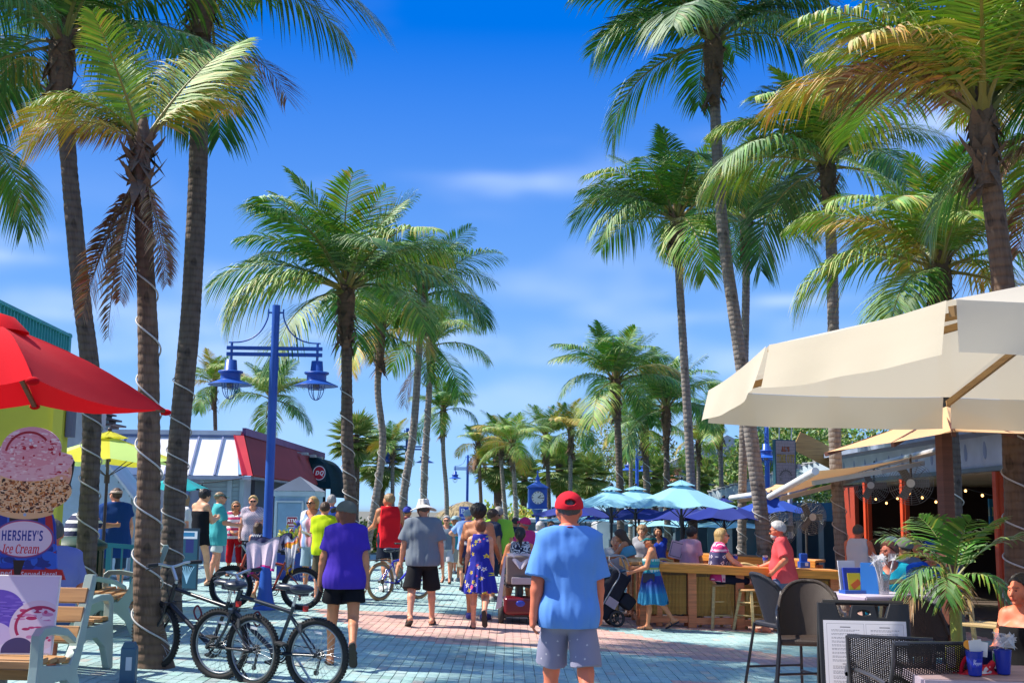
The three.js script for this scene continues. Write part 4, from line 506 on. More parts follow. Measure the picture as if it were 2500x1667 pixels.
  person('woman in long blue top and pale visor standing below the yellow umbrella', g, { H: 1.70, turn: .35, fem: 1, w: 1.3, skin: 'pink', hair: 'bun', by: .0, hc: 'brown', glasses: 1, seed: 37, aL: { o: .2, a: .3, e: .9 }, aR: { o: .22, a: .25, e: .7 }, head: { y: .4 }, top: { c: [.012, .05, .20], sl: .5, hem: -.3, loose: .07, f: .01 }, bottom: { c: [.03, .06, .11], len: 1.1 }, shoe: snk([.2, .2, .2]), hat: { type: 'visor', c: [.55, .42, .36] } });
  g = GD(163, 17.5);
  person('person in navy and white striped top bending forward, white trousers', g, { H: 1.6, turn: -.5, fem: 1, w: 1.15, skin: 'olive', hc: 'brown', hair: 'short', lean: .7, seed: 39, aL: { a: 1.2, e: .3 }, aR: { a: 1.2, e: .4 }, L: { a: .1, k: .1 }, top: { c: 'navystripes', sl: .8, hem: -.05 }, bottom: { c: [.42, .46, .62], len: 1.8, flare: .02 }, shoe: snk([.3, .3, .3]) });
  // the far walkers
  const far = (label, px, d, topY, o) => { const q = GD(px, d); return person(label, q, { H: clamp(hAt(q, topY), 1.45, 1.95), seed: px, ...o }); };
  far('grey haired woman in sunglasses and grey vest walking towards the camera', 1091, 26, 1278, { turn: Math.PI - .1, fem: 1, skin: 'pink', hair: 'short', hv: .01, hc: 'white', glasses: 1, ...wk(.5), top: { c: [.16, .2, .26], sl: 0 }, bottom: { c: [.5, .5, .55], len: .9 }, shoe: sandal() });
  far('person in teal shirt and pale cap in the far crowd', 1112, 27, 1270, { turn: 2.6, w: 1.3, skin: 'tan', hat: { type: 'cap', c: [.3, .45, .5] }, top: { c: [.03, .26, .31], sl: .7 }, bottom: { c: [.3, .28, .25], len: 1 }, shoe: snk([.3, .3, .3]) });
  far('man in pale blue shirt with hand on hip by the pay sign', 1142, 24, 1246, { turn: -.4, w: 1.15, skin: 'pink', hc: 'grey', hat: { type: 'cap', c: [.2, .3, .4] }, aL: { o: .8, e: 1.6, i: 1.0, a: -.2 }, top: { c: [.22, .36, .66], sl: .8 }, bottom: { c: [.3, .28, .22], len: 1 }, shoe: snk([.05, .05, .05]) });
  far('bald grey man beside the pay sign in teal top', 1120, 30, 1265, { turn: -.5, hc: 'grey', skin: 'red', top: { c: [.03, .22, .28], sl: .7 }, bottom: { c: [.2, .2, .2], len: 1 }, shoe: snk([.3, .3, .3]) });
  far('grey haired man in lime green T-shirt from behind, left of the pink cap', 1217, 21.5, 1237, { turn: .08, w: 1.2, skin: 'pink', hc: 'grey', aL: { o: .12, a: .3, e: .9 }, aR: { o: .16 }, top: { c: [.30, .62, .06], sl: .85, loose: .04 }, bottom: { c: [.02, .08, .10], len: 1 }, shoe: snk([.3, .3, .3]) });
  far('dark haired person in navy between lime shirt and pink cap', 1258, 25, 1263, { turn: .4, skin: 'olive', hc: 'black', top: { c: [.02, .025, .07], sl: .7 }, bottom: { c: [.02, .02, .04], len: 1.8 }, shoe: snk([.1, .1, .1]) });
  far('person in hot pink T-shirt and pink cap by the clock post', 1283, 19.5, 1264, { turn: .7, w: 1.2, fem: 1, skin: 'red', hc: 'grey', glasses: 1, hat: { type: 'cap', c: [.62, .04, .16] }, aL: { a: .3, e: .8 }, top: { c: [.66, .05, .22], sl: .7 }, bottom: { c: [.1, .1, .14], len: 1 }, shoe: snk([.4, .4, .4]) });
  far('white haired person just left of the red cap', 1319, 23, 1287, { turn: .3, fem: 1, hair: 'bob', hl: .06, hc: 'white', top: { c: [.5, .5, .5], sl: .6 }, bottom: { c: [.2, .2, .25], len: 1.6 }, shoe: snk([.3, .3, .3]) });
  far('dark haired person in sunglasses close left of the red cap', 1346, 26, 1284, { turn: Math.PI, hc: 'brown', skin: 'tan', glasses: 1, top: { c: [.05, .05, .07], sl: .6 }, bottom: { c: [.1, .1, .1], len: 1 }, shoe: snk([.2, .2, .2]) });
}
// ---------- street lamps, clock ----------
const BLUE = paint([.022, .11, .52], .38), BLUE2 = paint([.02, .10, .48], .4);
function lampGeo(root, h) {
  gb().lathe([[.17, 0], [.175, .03], [.14, .10], [.105, .26], [.085, .5], [.078, .62], [.075, .64]]).to('pole_base', BLUE, root);
  gb().lathe([[.072, .6], [.066, h - 1.02], [.073, h - 1.0], [.073, h - .82], [.06, h - .8], [.06, h], [.0, h]]).to('pole', BLUE, root);
  gb().box(1.46, .055, .05, 0, h - .67, .0, 0, 0, 0, .004).to('arm', BLUE, root); gb().box(1.46, .055, .05, 0, h - .765, 0, 0, 0, 0, .004).to('arm', BLUE, root);
  for (const s of [-1, 1]) {
    gb().tube([[.115, .06], [.115, .14], [.13, .22], [.22, .40], [.36, .52], [.52, .575], [.70, .585]].map(([x, y]) => V(s * x, h - y, 0)), .012, 30, 6).rod(V(s * .05, h - .115, 0), V(s * .115, h - .115, 0), .014).rod(V(s * .655, h - .585, 0), V(s * .655, h - .86, 0), .02).to('brace', BLUE, root);
    const l = new THREE.Group(); l.name = 'lantern'; l.position.set(s * .655, h - .86, 0); root.add(l);
    gb().lathe([[0, .0], [.085, -.0], [.10, -.165], [.185, -.17], [.19, -.19], [.175, -.205], [.15, -.21], [.15, -.30], [.165, -.305], [.33, -.375], [.335, -.385], [.32, -.385], [.15, -.33], [0, -.33]], 0, 0, 0, 24).to('lamp_shade', BLUE, l);
    gb().lathe([[.05, -.33], [.055, -.38], [.05, -.43], [.0, -.45]], 0, 0, 0, 12).to('bulb', M([.35, .38, .42], .2, { transmission: .6 }), l);
    const c = gb(); for (const a of [0, 1.05, 2.1]) c.tube([-1, -.85, -.5, 0, .5, .85, 1].map(t => V(Math.cos(a) * t * .125, -.36 - .24 * Math.sqrt(1 - t * t), Math.sin(a) * t * .125)), .006, 20, 5); c.add(new THREE.TorusGeometry(.122, .006, 5, 24), 0, -.43, 0, Math.PI / 2); c.to('cage', BLUE, l);
  }
}
const lamp0 = thing('street_lamp', 'nearest blue twin lantern lamp post, rising between the white roof and the red roof', 'street lamp', G(645, 1488), .03, 'blue twin lantern lamp posts');
{ const h = hAt(G(645, 1488), 733); lampGeo(lamp0, h); }
[['second blue twin lantern lamp post, behind the man in red and the grey leaning palm', GD(990, 42), .05], ['small far blue lamp post beside the thatched hut and the pay sign', GD(1140, 61), .05], ['blue lamp post whose top shows above the left cyan umbrellas', GD(1556, 46), .95], ['blue lamp post under the cream umbrella, in front of the time out sign', GD(1876, 31), 1.32]].forEach(([l, p, t], i) => copyOf(lamp0, l, p, t, [.98, .98, .97, .97][i]));
{
  const g = GD(1312, 27), t = thing('street_clock', 'blue four sided post clock with white dial and roman hour marks', 'clock', g, .04); t.scale.setScalar(.92);
  gb().lathe([[.16, 0], [.16, .1], [.10, .2], [.05, .35], [.042, .6], [.04, 1.55], [.05, 1.62], [.075, 1.70], [.15, 1.84]], 0, 0, 0, 16).to('post', BLUE, t);
  gb().box(.46, .5, .4, 0, 2.1, 0, 0, 0, 0, .03).box(.50, .03, .44, 0, 1.86, 0, 0, 0, 0, .01).box(.5, .03, .44, 0, 2.36, 0, 0, 0, 0, .01).to('case', BLUE, t);
  gb().lathe([[.28, 2.375], [.2, 2.43], [.14, 2.46], [.07, 2.5], [.045, 2.56], [.06, 2.6], [.03, 2.64], [.012, 2.72], [.03, 2.76], [0, 2.8]], 0, 0, 0, 12).to('finial', BLUE2, t);
  gb().add(new THREE.CylinderGeometry(.165, .165, .02, 32), 0, 2.12, .205, Math.PI / 2).to('dial', M([.72, .72, .66], .5), t); gb().add(new THREE.TorusGeometry(.168, .012, 6, 32), 0, 2.12, .213).to('bezel', BLUE2, t);
  const m = M([.03, .03, .03], .5), b = gb(); for (let i = 0; i < 12; i++) { const a = i * Math.PI / 6; b.box(i % 3 ? .012 : .022, .036, .004, Math.sin(a) * .135, 2.12 + Math.cos(a) * .135, .217, 0, 0, -a); } b.to('hour_mark', m, t);
  gb().box(.02, .10, .004, .035, 2.12 + .03, .220, 0, 0, -.85).to('hour_hand', m, t); gb().box(.014, .14, .004, .06, 2.12 - .005, .224, 0, 0, -1.65).to('minute_hand', m, t);
}
// ---------- white shop with red mansard ----------
{
  const x0 = -13.2, x1 = -7.2, z0 = -32, z1 = -46.5, yb = gy(-8, -32) - .1, ye = 2.48, yt = 3.70, t = thing('roadside_shop', 'low white shop with pale metal roof and red ribbed mansard side', 'shop', [x1, yb, z0]); const L = (x, y, z) => V(x - x1, y - yb, z - z0);
  const white = paint([.74, .73, .78], .6), lav = paint([.50, .50, .60], .7), seamM = paint([.17, .22, .40], .5), roofW = paint([.86, .86, .90], .4), red = paint([.24, .014, .03], .5), redL = paint([.62, .012, .03], .4);
  gb().box(x1 - x0 - .1, ye - yb, z0 - z1 - .1, (x0 - x1) / 2, (ye - yb) / 2, (z1 - z0) / 2).to('wall', lav, t);
  gb().box(x1 - x0 + .02, .5, .1, (x0 - x1) / 2, .25, .02).to('plinth', paint([.36, .30, .42], .8), t);
  for (let i = 0; i < 9; i++) { const w = .66, xx = x1 - .02 - i * w; if (xx - w < x0 - .3) break; const a = L(xx, ye, z0 + .35), b = L(xx - w + .06, ye, z0 + .35), c = L(xx - w + .06, yt - .1, z0 - .5), d = L(xx - (i ? 0 : .27), yt - .1, z0 - .5); const dp = V(0, -.02, -.05), g = gb().quad(a, d, c, b).quad(a.clone().add(dp), b.clone().add(dp), c.clone().add(dp), d.clone().add(dp)).quad(a, b, b.clone().add(dp), a.clone().add(dp)); g.to('roof_panel', roofW, t); gb().beam(L(xx - w + .03, ye + .005, z0 + .37), L(xx - w + .03, yt - .09, z0 - .48), .05, .05).to('roof_seam', seamM, t); }
  gb().box(x1 - x0 + .05, .12, .5, (x0 - x1) / 2 - .2, yt - yb - .04, -.66).to('roof_cap', white, t); gb().box(x1 - x0, .06, .1, (x0 - x1) / 2 - .1, yt - yb - .13, -.47).to('flashing', seamM, t); gb().box(x1 - x0 + .3, .09, .16, (x0 - x1) / 2 + .15, ye - yb - .06, .30).to('eave', lav, t);
  const A = L(x1 + .35, ye, z0 + .35), B = L(x1 - .12, yt - .1, z0 - .48), C = L(x1 + .33, ye, z1), D = L(x1 - .12, yt - .1, z1);
  gb().quad(A, C, D, B).to('mansard', red, t); gb().quad(A.clone().add(V(.02, 0, .03)), B.clone().add(V(.01, .05, .03)), B.clone().add(V(-.27, .05, .03)), A.clone().add(V(-.27, 0, .03))).beam(A.clone().add(V(-.13, .02, .0)), B.clone().add(V(-.13, .0, 0)), .27, .03).to('corner_trim', redL, t);
  { const b = gb(); for (let i = 0; i < 64; i++) { const f = (i + .5) / 64; b.beam(A.clone().lerp(C, f).add(V(.025, 0, 0)), B.clone().lerp(D, f).add(V(.025, 0, 0)), .05, .06); } b.to('mansard_rib', paint([.36, .05, .04], .5), t, { kind: 'stuff' }); }
  gb().beam(B.clone().add(V(.02, .1, 0)), D.clone().add(V(.02, .1, 0)), .1, .2).to('roof_edge', paint([.20, .07, .20], .6), t); gb().box(.3, .06, z0 - z1, .18, ye - yb - .04, (z1 - z0) / 2).to('soffit', paint([.3, .3, .36], .7), t);
  for (const f of [.56, .68, .79]) { const q = B.clone().lerp(D, f).add(V(.35, -.12, 0)); gb().box(.18, .09, .4, q.x, q.y, q.z).rod(q, q.clone().add(V(-.3, .05, 0)), .02).to('flood_light', paint([.5, .5, .5], .5), t); }
  { const aw = gb(), n = 10; const q = V(x1 + .1 - x1, 0, -10.2); for (let i = 0; i < n; i++) { const f = i => { const a = i / n * Math.PI / 2; return V(.05 + .8 * Math.sin(a), 1.15 * Math.cos(a) + ye - yb - .12, 0); }, a = f(i), b = f(i + 1), e = V(0, 0, -10.3), k = V(0, 0, -14.2); aw.quad(a.clone().add(e), b.clone().add(e), b.clone().add(k), a.clone().add(k)); } const pts = [[0, ye - yb - .12]]; for (let i = 0; i <= n; i++) { const a = i / n * Math.PI / 2; pts.push([.05 + .8 * Math.sin(a), 1.15 * Math.cos(a) + ye - yb - .12]); } aw.ext(pts, .03, 0, 0, -10.3).box(.03, .32, 4, .86, ye - yb - .26, -12.2); aw.to('awning', canopyM([.012, .04, .055], 0), t);
    const lg = canvasTex(128, 160, (g, w, h) => { g.fillStyle = '#16323c'; g.fillRect(0, 0, w, h); g.fillStyle = '#e8e8ec'; g.beginPath(); g.ellipse(w / 2, h / 2, 58, 66, 0, 0, 7); g.fill(); g.fillStyle = '#c8102e'; g.beginPath(); g.ellipse(w / 2, h / 2, 50, 58, 0, 0, 7); g.fill(); g.fillStyle = '#fff'; g.font = 'italic bold 54px sans-serif'; g.textAlign = 'center'; g.fillText('DQ', w / 2, h / 2 + 19); });
    const s = mesh(new THREE.PlaneGeometry(.5, .62), M([1, 1, 1], .6, { map: lg }), 'logo', t); s.position.set(.42, ye - yb + .42, -10.26); }
  // doors, boards, bulbs on the front
  const dm = paint([.66, .63, .68], .5); gb().box(1.0, 1.9, .06, -2.0, 1.0, .03).to('door', dm, t); gb().box(1.0, 1.9, .06, -3.04, 1.0, .03).to('door', dm, t); gb().box(2.3, .1, .1, -2.5, 2.0, .04).box(.1, 1.95, .1, -1.43, 1.0, .04).box(.1, 1.95, .1, -3.6, 1.0, .04).to('door_frame', paint([.20, .27, .5], .6), t); gb().box(.22, .2, .03, -3.2, 1.25, .075).to('notice', M([.2, .3, .6], .7), t);
  for (let i = 0; i < 20; i++) gb().box(1.0, .105, .03, -.5, .15 + i * .115, .02, -.06).to('clapboard', paint([.36, .44, .46], .7), t); gb().box(.12, 2.3, .08, -1.05, 1.2, .04).box(.12, 2.3, .08, -.3, 1.2, .045).box(.1, 2.3, .1, .02, 1.2, .04).to('corner_board', paint([.45, .52, .56], .6), t); gb().box(.1, .22, .08, -.85, 1.85, .06, 0, 0, 0, .02).to('alarm_box', M([.2, .01, .02], .5), t);
  gb().tube([V(-4.4, 2.28, .42), V(-3.4, 2.16, .42), V(-2.2, 2.13, .42), V(-1, 2.13, .42), V(.1, 2.27, .42)], .012, 40, 5).to('light_cable', M([.02, .02, .02], .7), t); for (const x of [-3.3, -2.15, -.95]) { gb().cyl(.03, .03, .09, x, 2.06, .42).to('bulb_socket', M([.02, .02, .02], .6), t); gb().sph(.05, x, 1.97, .42, 1, 1.2, 1).to('bulb', M([.7, .6, .4], .2, { emissive: new THREE.Color().setRGB(1, .62, .25), emissiveIntensity: 1.4 }), t); }
  gb().box(.12, 2.4, 10, .0, 1.2, -6.4).to('side_wall', paint([.07, .07, .09], .8), t); gb().box(.1, 2.2, .2, .1, 1.2, -13.6).to('side_post', M([.02, .02, .03], .7), t);
}
{ // roof lantern
  const p = P(243, 1034, 34), t = thing('roof_lantern', 'stacked dark wooden lantern turret on the pale metal roof, behind a palm trunk', 'roof turret', p); const wm = wood([.08, .07, .08]), gl = M([.3, .45, .5], .2);
  [[1.15, .12, -.05], [.95, .14, .1], [.7, .13, .25], [.45, .12, .4]].forEach(([w, h, y]) => { gb().box(w, .05, w, 0, y, 0).to('tier_roof', wm, t); gb().box(w * .72, h, w * .72, 0, y - .08, 0).to('tier', wm, t); gb().box(w * .16, h * .7, .03, w * .3, y - .08, w * .37).to('pane', gl, t); }); gb().lathe([[0, .75], [.1, .72], [.15, .62], [.15, .55], [0, .53]]).to('cap', M([.3, .3, .34], .5), t); gb().box(.1, 1.4, .1, 0, -.75, 0).to('post', wm, t);
}
{ // small gable hut with lap boards
  const g = GD(205, 22.5), t = thing('gabled_hut', 'small grey clapboard hut with steep gable behind the yellow umbrella', 'hut', g, .1), cm = paint([.40, .50, .60], .7);
  for (let i = 0; i < 20; i++) { const y = .1 + i * .125, w = y < 1.55 ? 1.7 : 1.7 * (1 - (y - 1.55) / 1.0); if (w > .05) gb().box(w, .13, .05, 0, y, .0, -.08).to('clapboard', cm, t); }
  gb().box(1.66, 1.6, 1.4, 0, .8, -.73).to('wall', cm, t); for (const s of [-1, 1]) gb().beam(V(s * .98, 1.42, .08), V(0, 2.62, .08), .12, .04).to('bargeboard', paint([.6, .62, .66], .6), t), gb().quad(V(s * .98, 1.44, .1), V(0, 2.64, .1), V(0, 2.64, -1.5), V(s * .98, 1.44, -1.5)).to('roof', paint([.5, .55, .62], .5), t); gb().box(.5, .6, .04, .55, 1.05, .03).to('menu_board', M([.35, .35, .36], .7), t);
}
{ // ATM booth
  const g = GD(716, 30), t = thing('cash_machine_booth', 'small pale blue booth with ATM sign on its door and hipped roof with light and shaded sides put into its colour', 'booth', g, -.08), c = paint([.30, .46, .60], .6), w = paint([.5, .6, .66], .6);
  gb().box(1.0, 1.8, 1.0, 0, .9, -.5).to('wall', c, t); for (let i = 0; i < 16; i++) gb().box(.2, .1, .02, .40, .12 + i * .105, .01, -.08).to('clapboard', w, t); gb().box(.62, 1.55, .03, -.1, .82, .02).to('door', paint([.26, .42, .58], .55), t); gb().box(.7, .05, .06, -.1, 1.63, .03).box(.05, 1.6, .06, -.44, .82, .03).box(.05, 1.6, .06, .24, .82, .03).to('door_frame', w, t); gb().sph(.03, .17, .78, .06, 1, 1, 1, 8).to('door_knob', M([.1, .1, .1], .3), t); gb().sph(.025, .17, .95, .06, 1, 1, 1, 8).to('lock', M([.1, .1, .1], .3), t);
  gb().box(1.08, .13, 1.08, 0, 1.83, -.5).to('eave', w, t); const a = V(0, 2.28, -.5), e = [[-.56, .06], [.56, .06], [.56, -1.06], [-.56, -1.06]].map(([x, z]) => V(x, 1.9, z)); for (let i = 0; i < 4; i++) gb().tri(e[i], e[(i + 1) % 4], a).to('roof_face', paint(i === 1 ? [.4, .4, .4] : [.03, .06, .11], .6), t);  // roof shading put into the colour: right face light, the others dark
  const s = canvasTex(256, 256, (g, w, h) => { g.fillStyle = '#f2eef2'; g.fillRect(0, 0, w, h); g.fillStyle = '#8e1030'; g.fillRect(10, 10, w - 20, h - 20); g.fillStyle = '#f4eef4'; g.textAlign = 'center'; g.font = 'bold 112px sans-serif'; g.fillText('ATM', w / 2, 132, 220); g.font = 'bold 70px sans-serif'; g.fillText('HERE', w / 2, 216, 210); });
  const p = mesh(new THREE.BoxGeometry(.27, .27, .012), M([1, 1, 1], .5, { map: s }), 'sign', t); p.position.set(-.02, 1.12, .045); gb().ext([[-.03, .0], [.03, 0], [.03, -.05], [.065, -.05], [0, -.12], [-.065, -.05], [-.03, -.05]], .008, -.02, .96, .04).to('arrow', M([.30, .01, .04], .5), t); gb().box(.1, .07, .01, 0, .74, .045).to('card_sticker', M([.2, .03, .1], .5), t);
}
function leafClump(root, n, rx, ry, rz, y, size, cols, seed, name = 'foliage') {
  const r = rng(seed), pos = [], col = []; for (let i = 0; i < n; i++) { const a = r() * 6.28, u = r() * 2 - 1, q = Math.pow(r(), .4), s = Math.sqrt(1 - u * u), lump = .75 + .5 * vn(Math.cos(a) * 2 + 9, u * 2 + 5, Math.sin(a) * 2 + seed), c = V(Math.cos(a) * s * rx * q * lump, y + u * ry * q * lump, Math.sin(a) * s * rz * q * lump), d = V(r() - .5, r() * .8 - .2, r() - .5).normalize(), w = V().crossVectors(d, V(r() - .5, r() - .5, r() - .5)).normalize(), l = size * (.6 + .8 * r()), k = cols[Math.floor(r() * cols.length)].map(v => v * (.7 + .6 * r())), m = c.clone().addScaledVector(d, l * .5).add(V(0, l * .08, 0)), e = c.clone().addScaledVector(d, l); for (const p of [c, m.clone().addScaledVector(w, l * .26), e, c, e, m.clone().addScaledVector(w, -l * .26)]) { pos.push(p.x, p.y, p.z); col.push(...k); } }
  const g = new THREE.BufferGeometry(); g.setAttribute('position', new THREE.Float32BufferAttribute(pos, 3)); g.setAttribute('color', new THREE.Float32BufferAttribute(col, 3)); g.computeVertexNormals(); return mesh(g, leafM, name, root);
}
const YG = [[.40, .46, .04], [.26, .38, .04], [.55, .54, .08]], DG = [[.13, .25, .035], [.20, .34, .045], [.09, .18, .03], [.34, .40, .07]];
{
  const t = thing('planter', 'blue box planter with yellow green shrub in front of the cash machine booth', 'planter', GD(728, 25)); gb().box(.75, .62, .5, 0, .31, 0, 0, 0, 0, .02).box(.8, .06, .55, 0, .62, 0, 0, 0, 0, .015).to('box', paint([.03, .07, .36], .5), t); leafClump(t, 420, .5, .28, .3, .82, .11, YG, 4);
}
// ---------- yellow hut, balcony house ----------
{
  const t = thing('yellow_stand', 'bright yellow ice cream stand wall with green stripe behind the ice cream sign', 'stand', GD(-60, 12)); const o = t.position, a = P(150, 980, 12.2), ym = paint([.60, .60, .035], .6), w = a.x - o.x + .0;
  gb().box(2.6, 2.62, .12, w - 1.3, 1.31, -.2).to('wall', ym, t); gb().box(2.6, .5, .02, w - 1.75, 1.3, -.125, 0, 0, .1).to('green_stripe', paint([.22, .5, .03], .6), t); gb().box(.07, .34, .1, w + .045, 2.3, -.2).to('gutter_end', paint([.14, .15, .2], .5), t); gb().box(.1, 2.62, .05, w - .05, 1.31, -.11).to('corner_board', paint([.66, .66, .06], .6), t);
}
{
  const a = P(-70, 708, 23), b = P(163, 818, 29), yb = gy(-8, -26), t = thing('balcony_house', 'house with teal railed roof balcony behind the red umbrella', 'house', V(a.x, yb, a.z)), o = t.position, tm = paint([.02, .28, .29], .55), A = a.clone().sub(o), B = b.clone().sub(o), top = Math.min(A.y, B.y); A.y = B.y = (A.y + B.y) / 2; const dn = V(0, -1.0, 0), dirv = V().subVectors(B, A), n = 30;
  gb().beam(A, B.clone().addScaledVector(dirv.clone().normalize(), .15), .16, .07).to('handrail', tm, t); gb().beam(A.clone().add(dn), B.clone().add(dn), .1, .1).to('bottom_rail', tm, t); for (let i = 0; i <= n; i++) { const q = A.clone().lerp(B, i / n); gb().box(.11, .96, .045, q.x, q.y - .5, q.z, 0, Math.atan2(dirv.x, dirv.z)).to('baluster', tm, t); }
  const back = V(-5, 0, -2), C = B.clone().add(back); gb().beam(B, C, .16, .07).to('handrail', tm, t); for (let i = 1; i < 16; i++) { const q = B.clone().lerp(C, i / 16); gb().box(.045, .96, .11, q.x, q.y - .5, q.z, 0, Math.atan2(back.x, back.z) + 1.57).to('baluster', tm, t); }
  gb().box(6, A.y - 1.1, 5, B.x - 3.3, (A.y - 1.1) / 2, B.z - 1.5).to('wall', paint([.45, .46, .45], .7), t); gb().box(.16, 1.1, .16, B.x, B.y - .5, B.z).to('newel', tm, t);
}
// ---------- cloth umbrellas ----------
function umbrella(name, label, g, o) {                              // eight loose panels on ribs
  const { R = 1.3, rim = 2, rise = .5, n = 8, mat, under, pm = M([.02, .02, .022], .4), vent = 1, turn = .2, pole = .022, group, sagy = .05 } = o, t = thing(name, label, 'umbrella', g, turn, group);
  const pt = (k, f, drop = 0) => { const a = k / n * Math.PI * 2, r = R * f * (1 - .07 * (1 - Math.abs((k % 1) - .5) * 2) * f * (k % 1 ? 1 : 0)); return V(Math.cos(a) * r, rim + rise * (1 - f) * (1 - .12 * f) - drop - (k % 1 ? sagy * f * f * (1 - Math.abs((k % 1) - .5) * 2) : 0), Math.sin(a) * r); };
  for (let k = 0; k < n; k++) { const b = gb().sm(), N = 6, U = 4; for (let i = 0; i < N; i++) for (let j = 0; j < U; j++) { const f = [i / N * .88 + .12, (i + 1) / N * .88 + .12], u = [k + j / U, k + (j + 1) / U]; b.quad(pt(u[0], f[0]), pt(u[1], f[0]), pt(u[1], f[1]), pt(u[0], f[1])); } b.to('canopy_panel', Array.isArray(mat) ? mat[k % mat.length] : mat, t); gb().beam(pt(k, .02, .035), pt(k, .99, .035), .018, .022).to('rib', pm, t); }
  if (vent) { const b = gb(); for (let k = 0; k < n; k++) for (let j = 0; j < 3; j++) { const u = [k + j / 3, k + (j + 1) / 3], q = (x, f) => pt(x, f).add(V(0, .055 + .012 * Math.sin((x % 1) * Math.PI) , 0)); b.quad(q(u[0], .01), q(u[1], .01), q(u[1], .24), q(u[0], .24)); } b.to('vent_cap', Array.isArray(mat) ? mat[0] : mat, t); }
  gb().cyl(pole, pole, rim + rise, 0, (rim + rise) / 2, 0, 12).to('pole', pm, t); gb().cyl(pole * 1.8, pole * 1.8, .12, 0, rim - .25, 0).sph(pole * 1.5, 0, rim + rise + .08, 0).to('pole_collar', pm, t); const st = gb(); for (let k = 0; k < n; k++) st.rod(V(0, rim - .22, 0), pt(k, .5, .04), .007, .007, 5); st.to('strut', pm, t); gb().cyl(.25, .28, .08, 0, .05, 0, 20).to('foot', pm, t);
  return t;
}
{ const yg = canopyM([.48, .66, .20], .2), yl = canopyM([.68, .64, .05], .4); umbrella('patio_umbrella', 'yellow and lime patio umbrella among the left palm trunks', GD(255, 17), { R: 1.12, rim: hAt(GD(255, 17), 1135), rise: .38, mat: [yl, yg], turn: .35, pm: M([.05, .03, .035], .4) }); umbrella('patio_umbrella', 'mostly hidden teal umbrella between the two right hand front palm trunks', GD(428, 24), { R: .62, rim: hAt(GD(428, 24), 1200), rise: .3, mat: canopyM([.03, .40, .42], .3), vent: 0 }); }
{ // red umbrella, leaning: its corners stand where the view shows them
  const c = P(-8, 786, 7.3), g = V(c.x, gy(c.x, c.z), c.z), t = thing('red_umbrella', 'large red cloth umbrella over the ice cream sign at the left edge', 'umbrella', g), q = (x, y, d) => P(x, y, d).sub(g), rm = canopyM([.66, .006, .014], .22), a = q(-8, 786, 7.3), pts = [q(78, 921, 6.4), q(404, 1000, 8.5), q(84, 986, 8.9), q(-260, 985, 8.6), q(-480, 965, 7.6), q(-420, 915, 6.4), q(-180, 905, 6.0)];
  pts.forEach((p, i) => { const e = pts[(i + 1) % pts.length], b = gb().sm(), N = 8; const at = (f, u) => { const k = p.clone().lerp(e, u); const r = a.clone().lerp(k, f); const s = 4 * u * (1 - u); r.y += .05 * Math.sin(f * Math.PI) - s * .055 * f; r.lerp(V(a.x, r.y, a.z), s * .045 * f); r.y += .01 * (fbm(u * 5 + i, f * 7, 3, 2) - .5); return r; }; for (let x = 0; x < N; x++) for (let y = 0; y < N; y++) b.quad(at(x / N, y / N), at(x / N, (y + 1) / N), at((x + 1) / N, (y + 1) / N), at((x + 1) / N, y / N)); b.to('canopy_panel', rm, t); gb().beam(a.clone().add(V(0, -.05, 0)), p.clone().add(V(0, -.02, 0)), .03, .025).to('rib', wood([.16, .07, .03]), t); gb().sph(.03, p.x, p.y - .02, p.z, 1.4, .8, 1, 8).to('rib_pocket', rm, t); });
  gb().lathe([[.0, .06], [.1, .03], [.19, -.06]], a.x, a.y, a.z).to('vent_cap', rm, t); gb().cyl(.025, .025, a.y, a.x, a.y / 2, a.z).to('pole', wood([.2, .1, .05]), t);
}
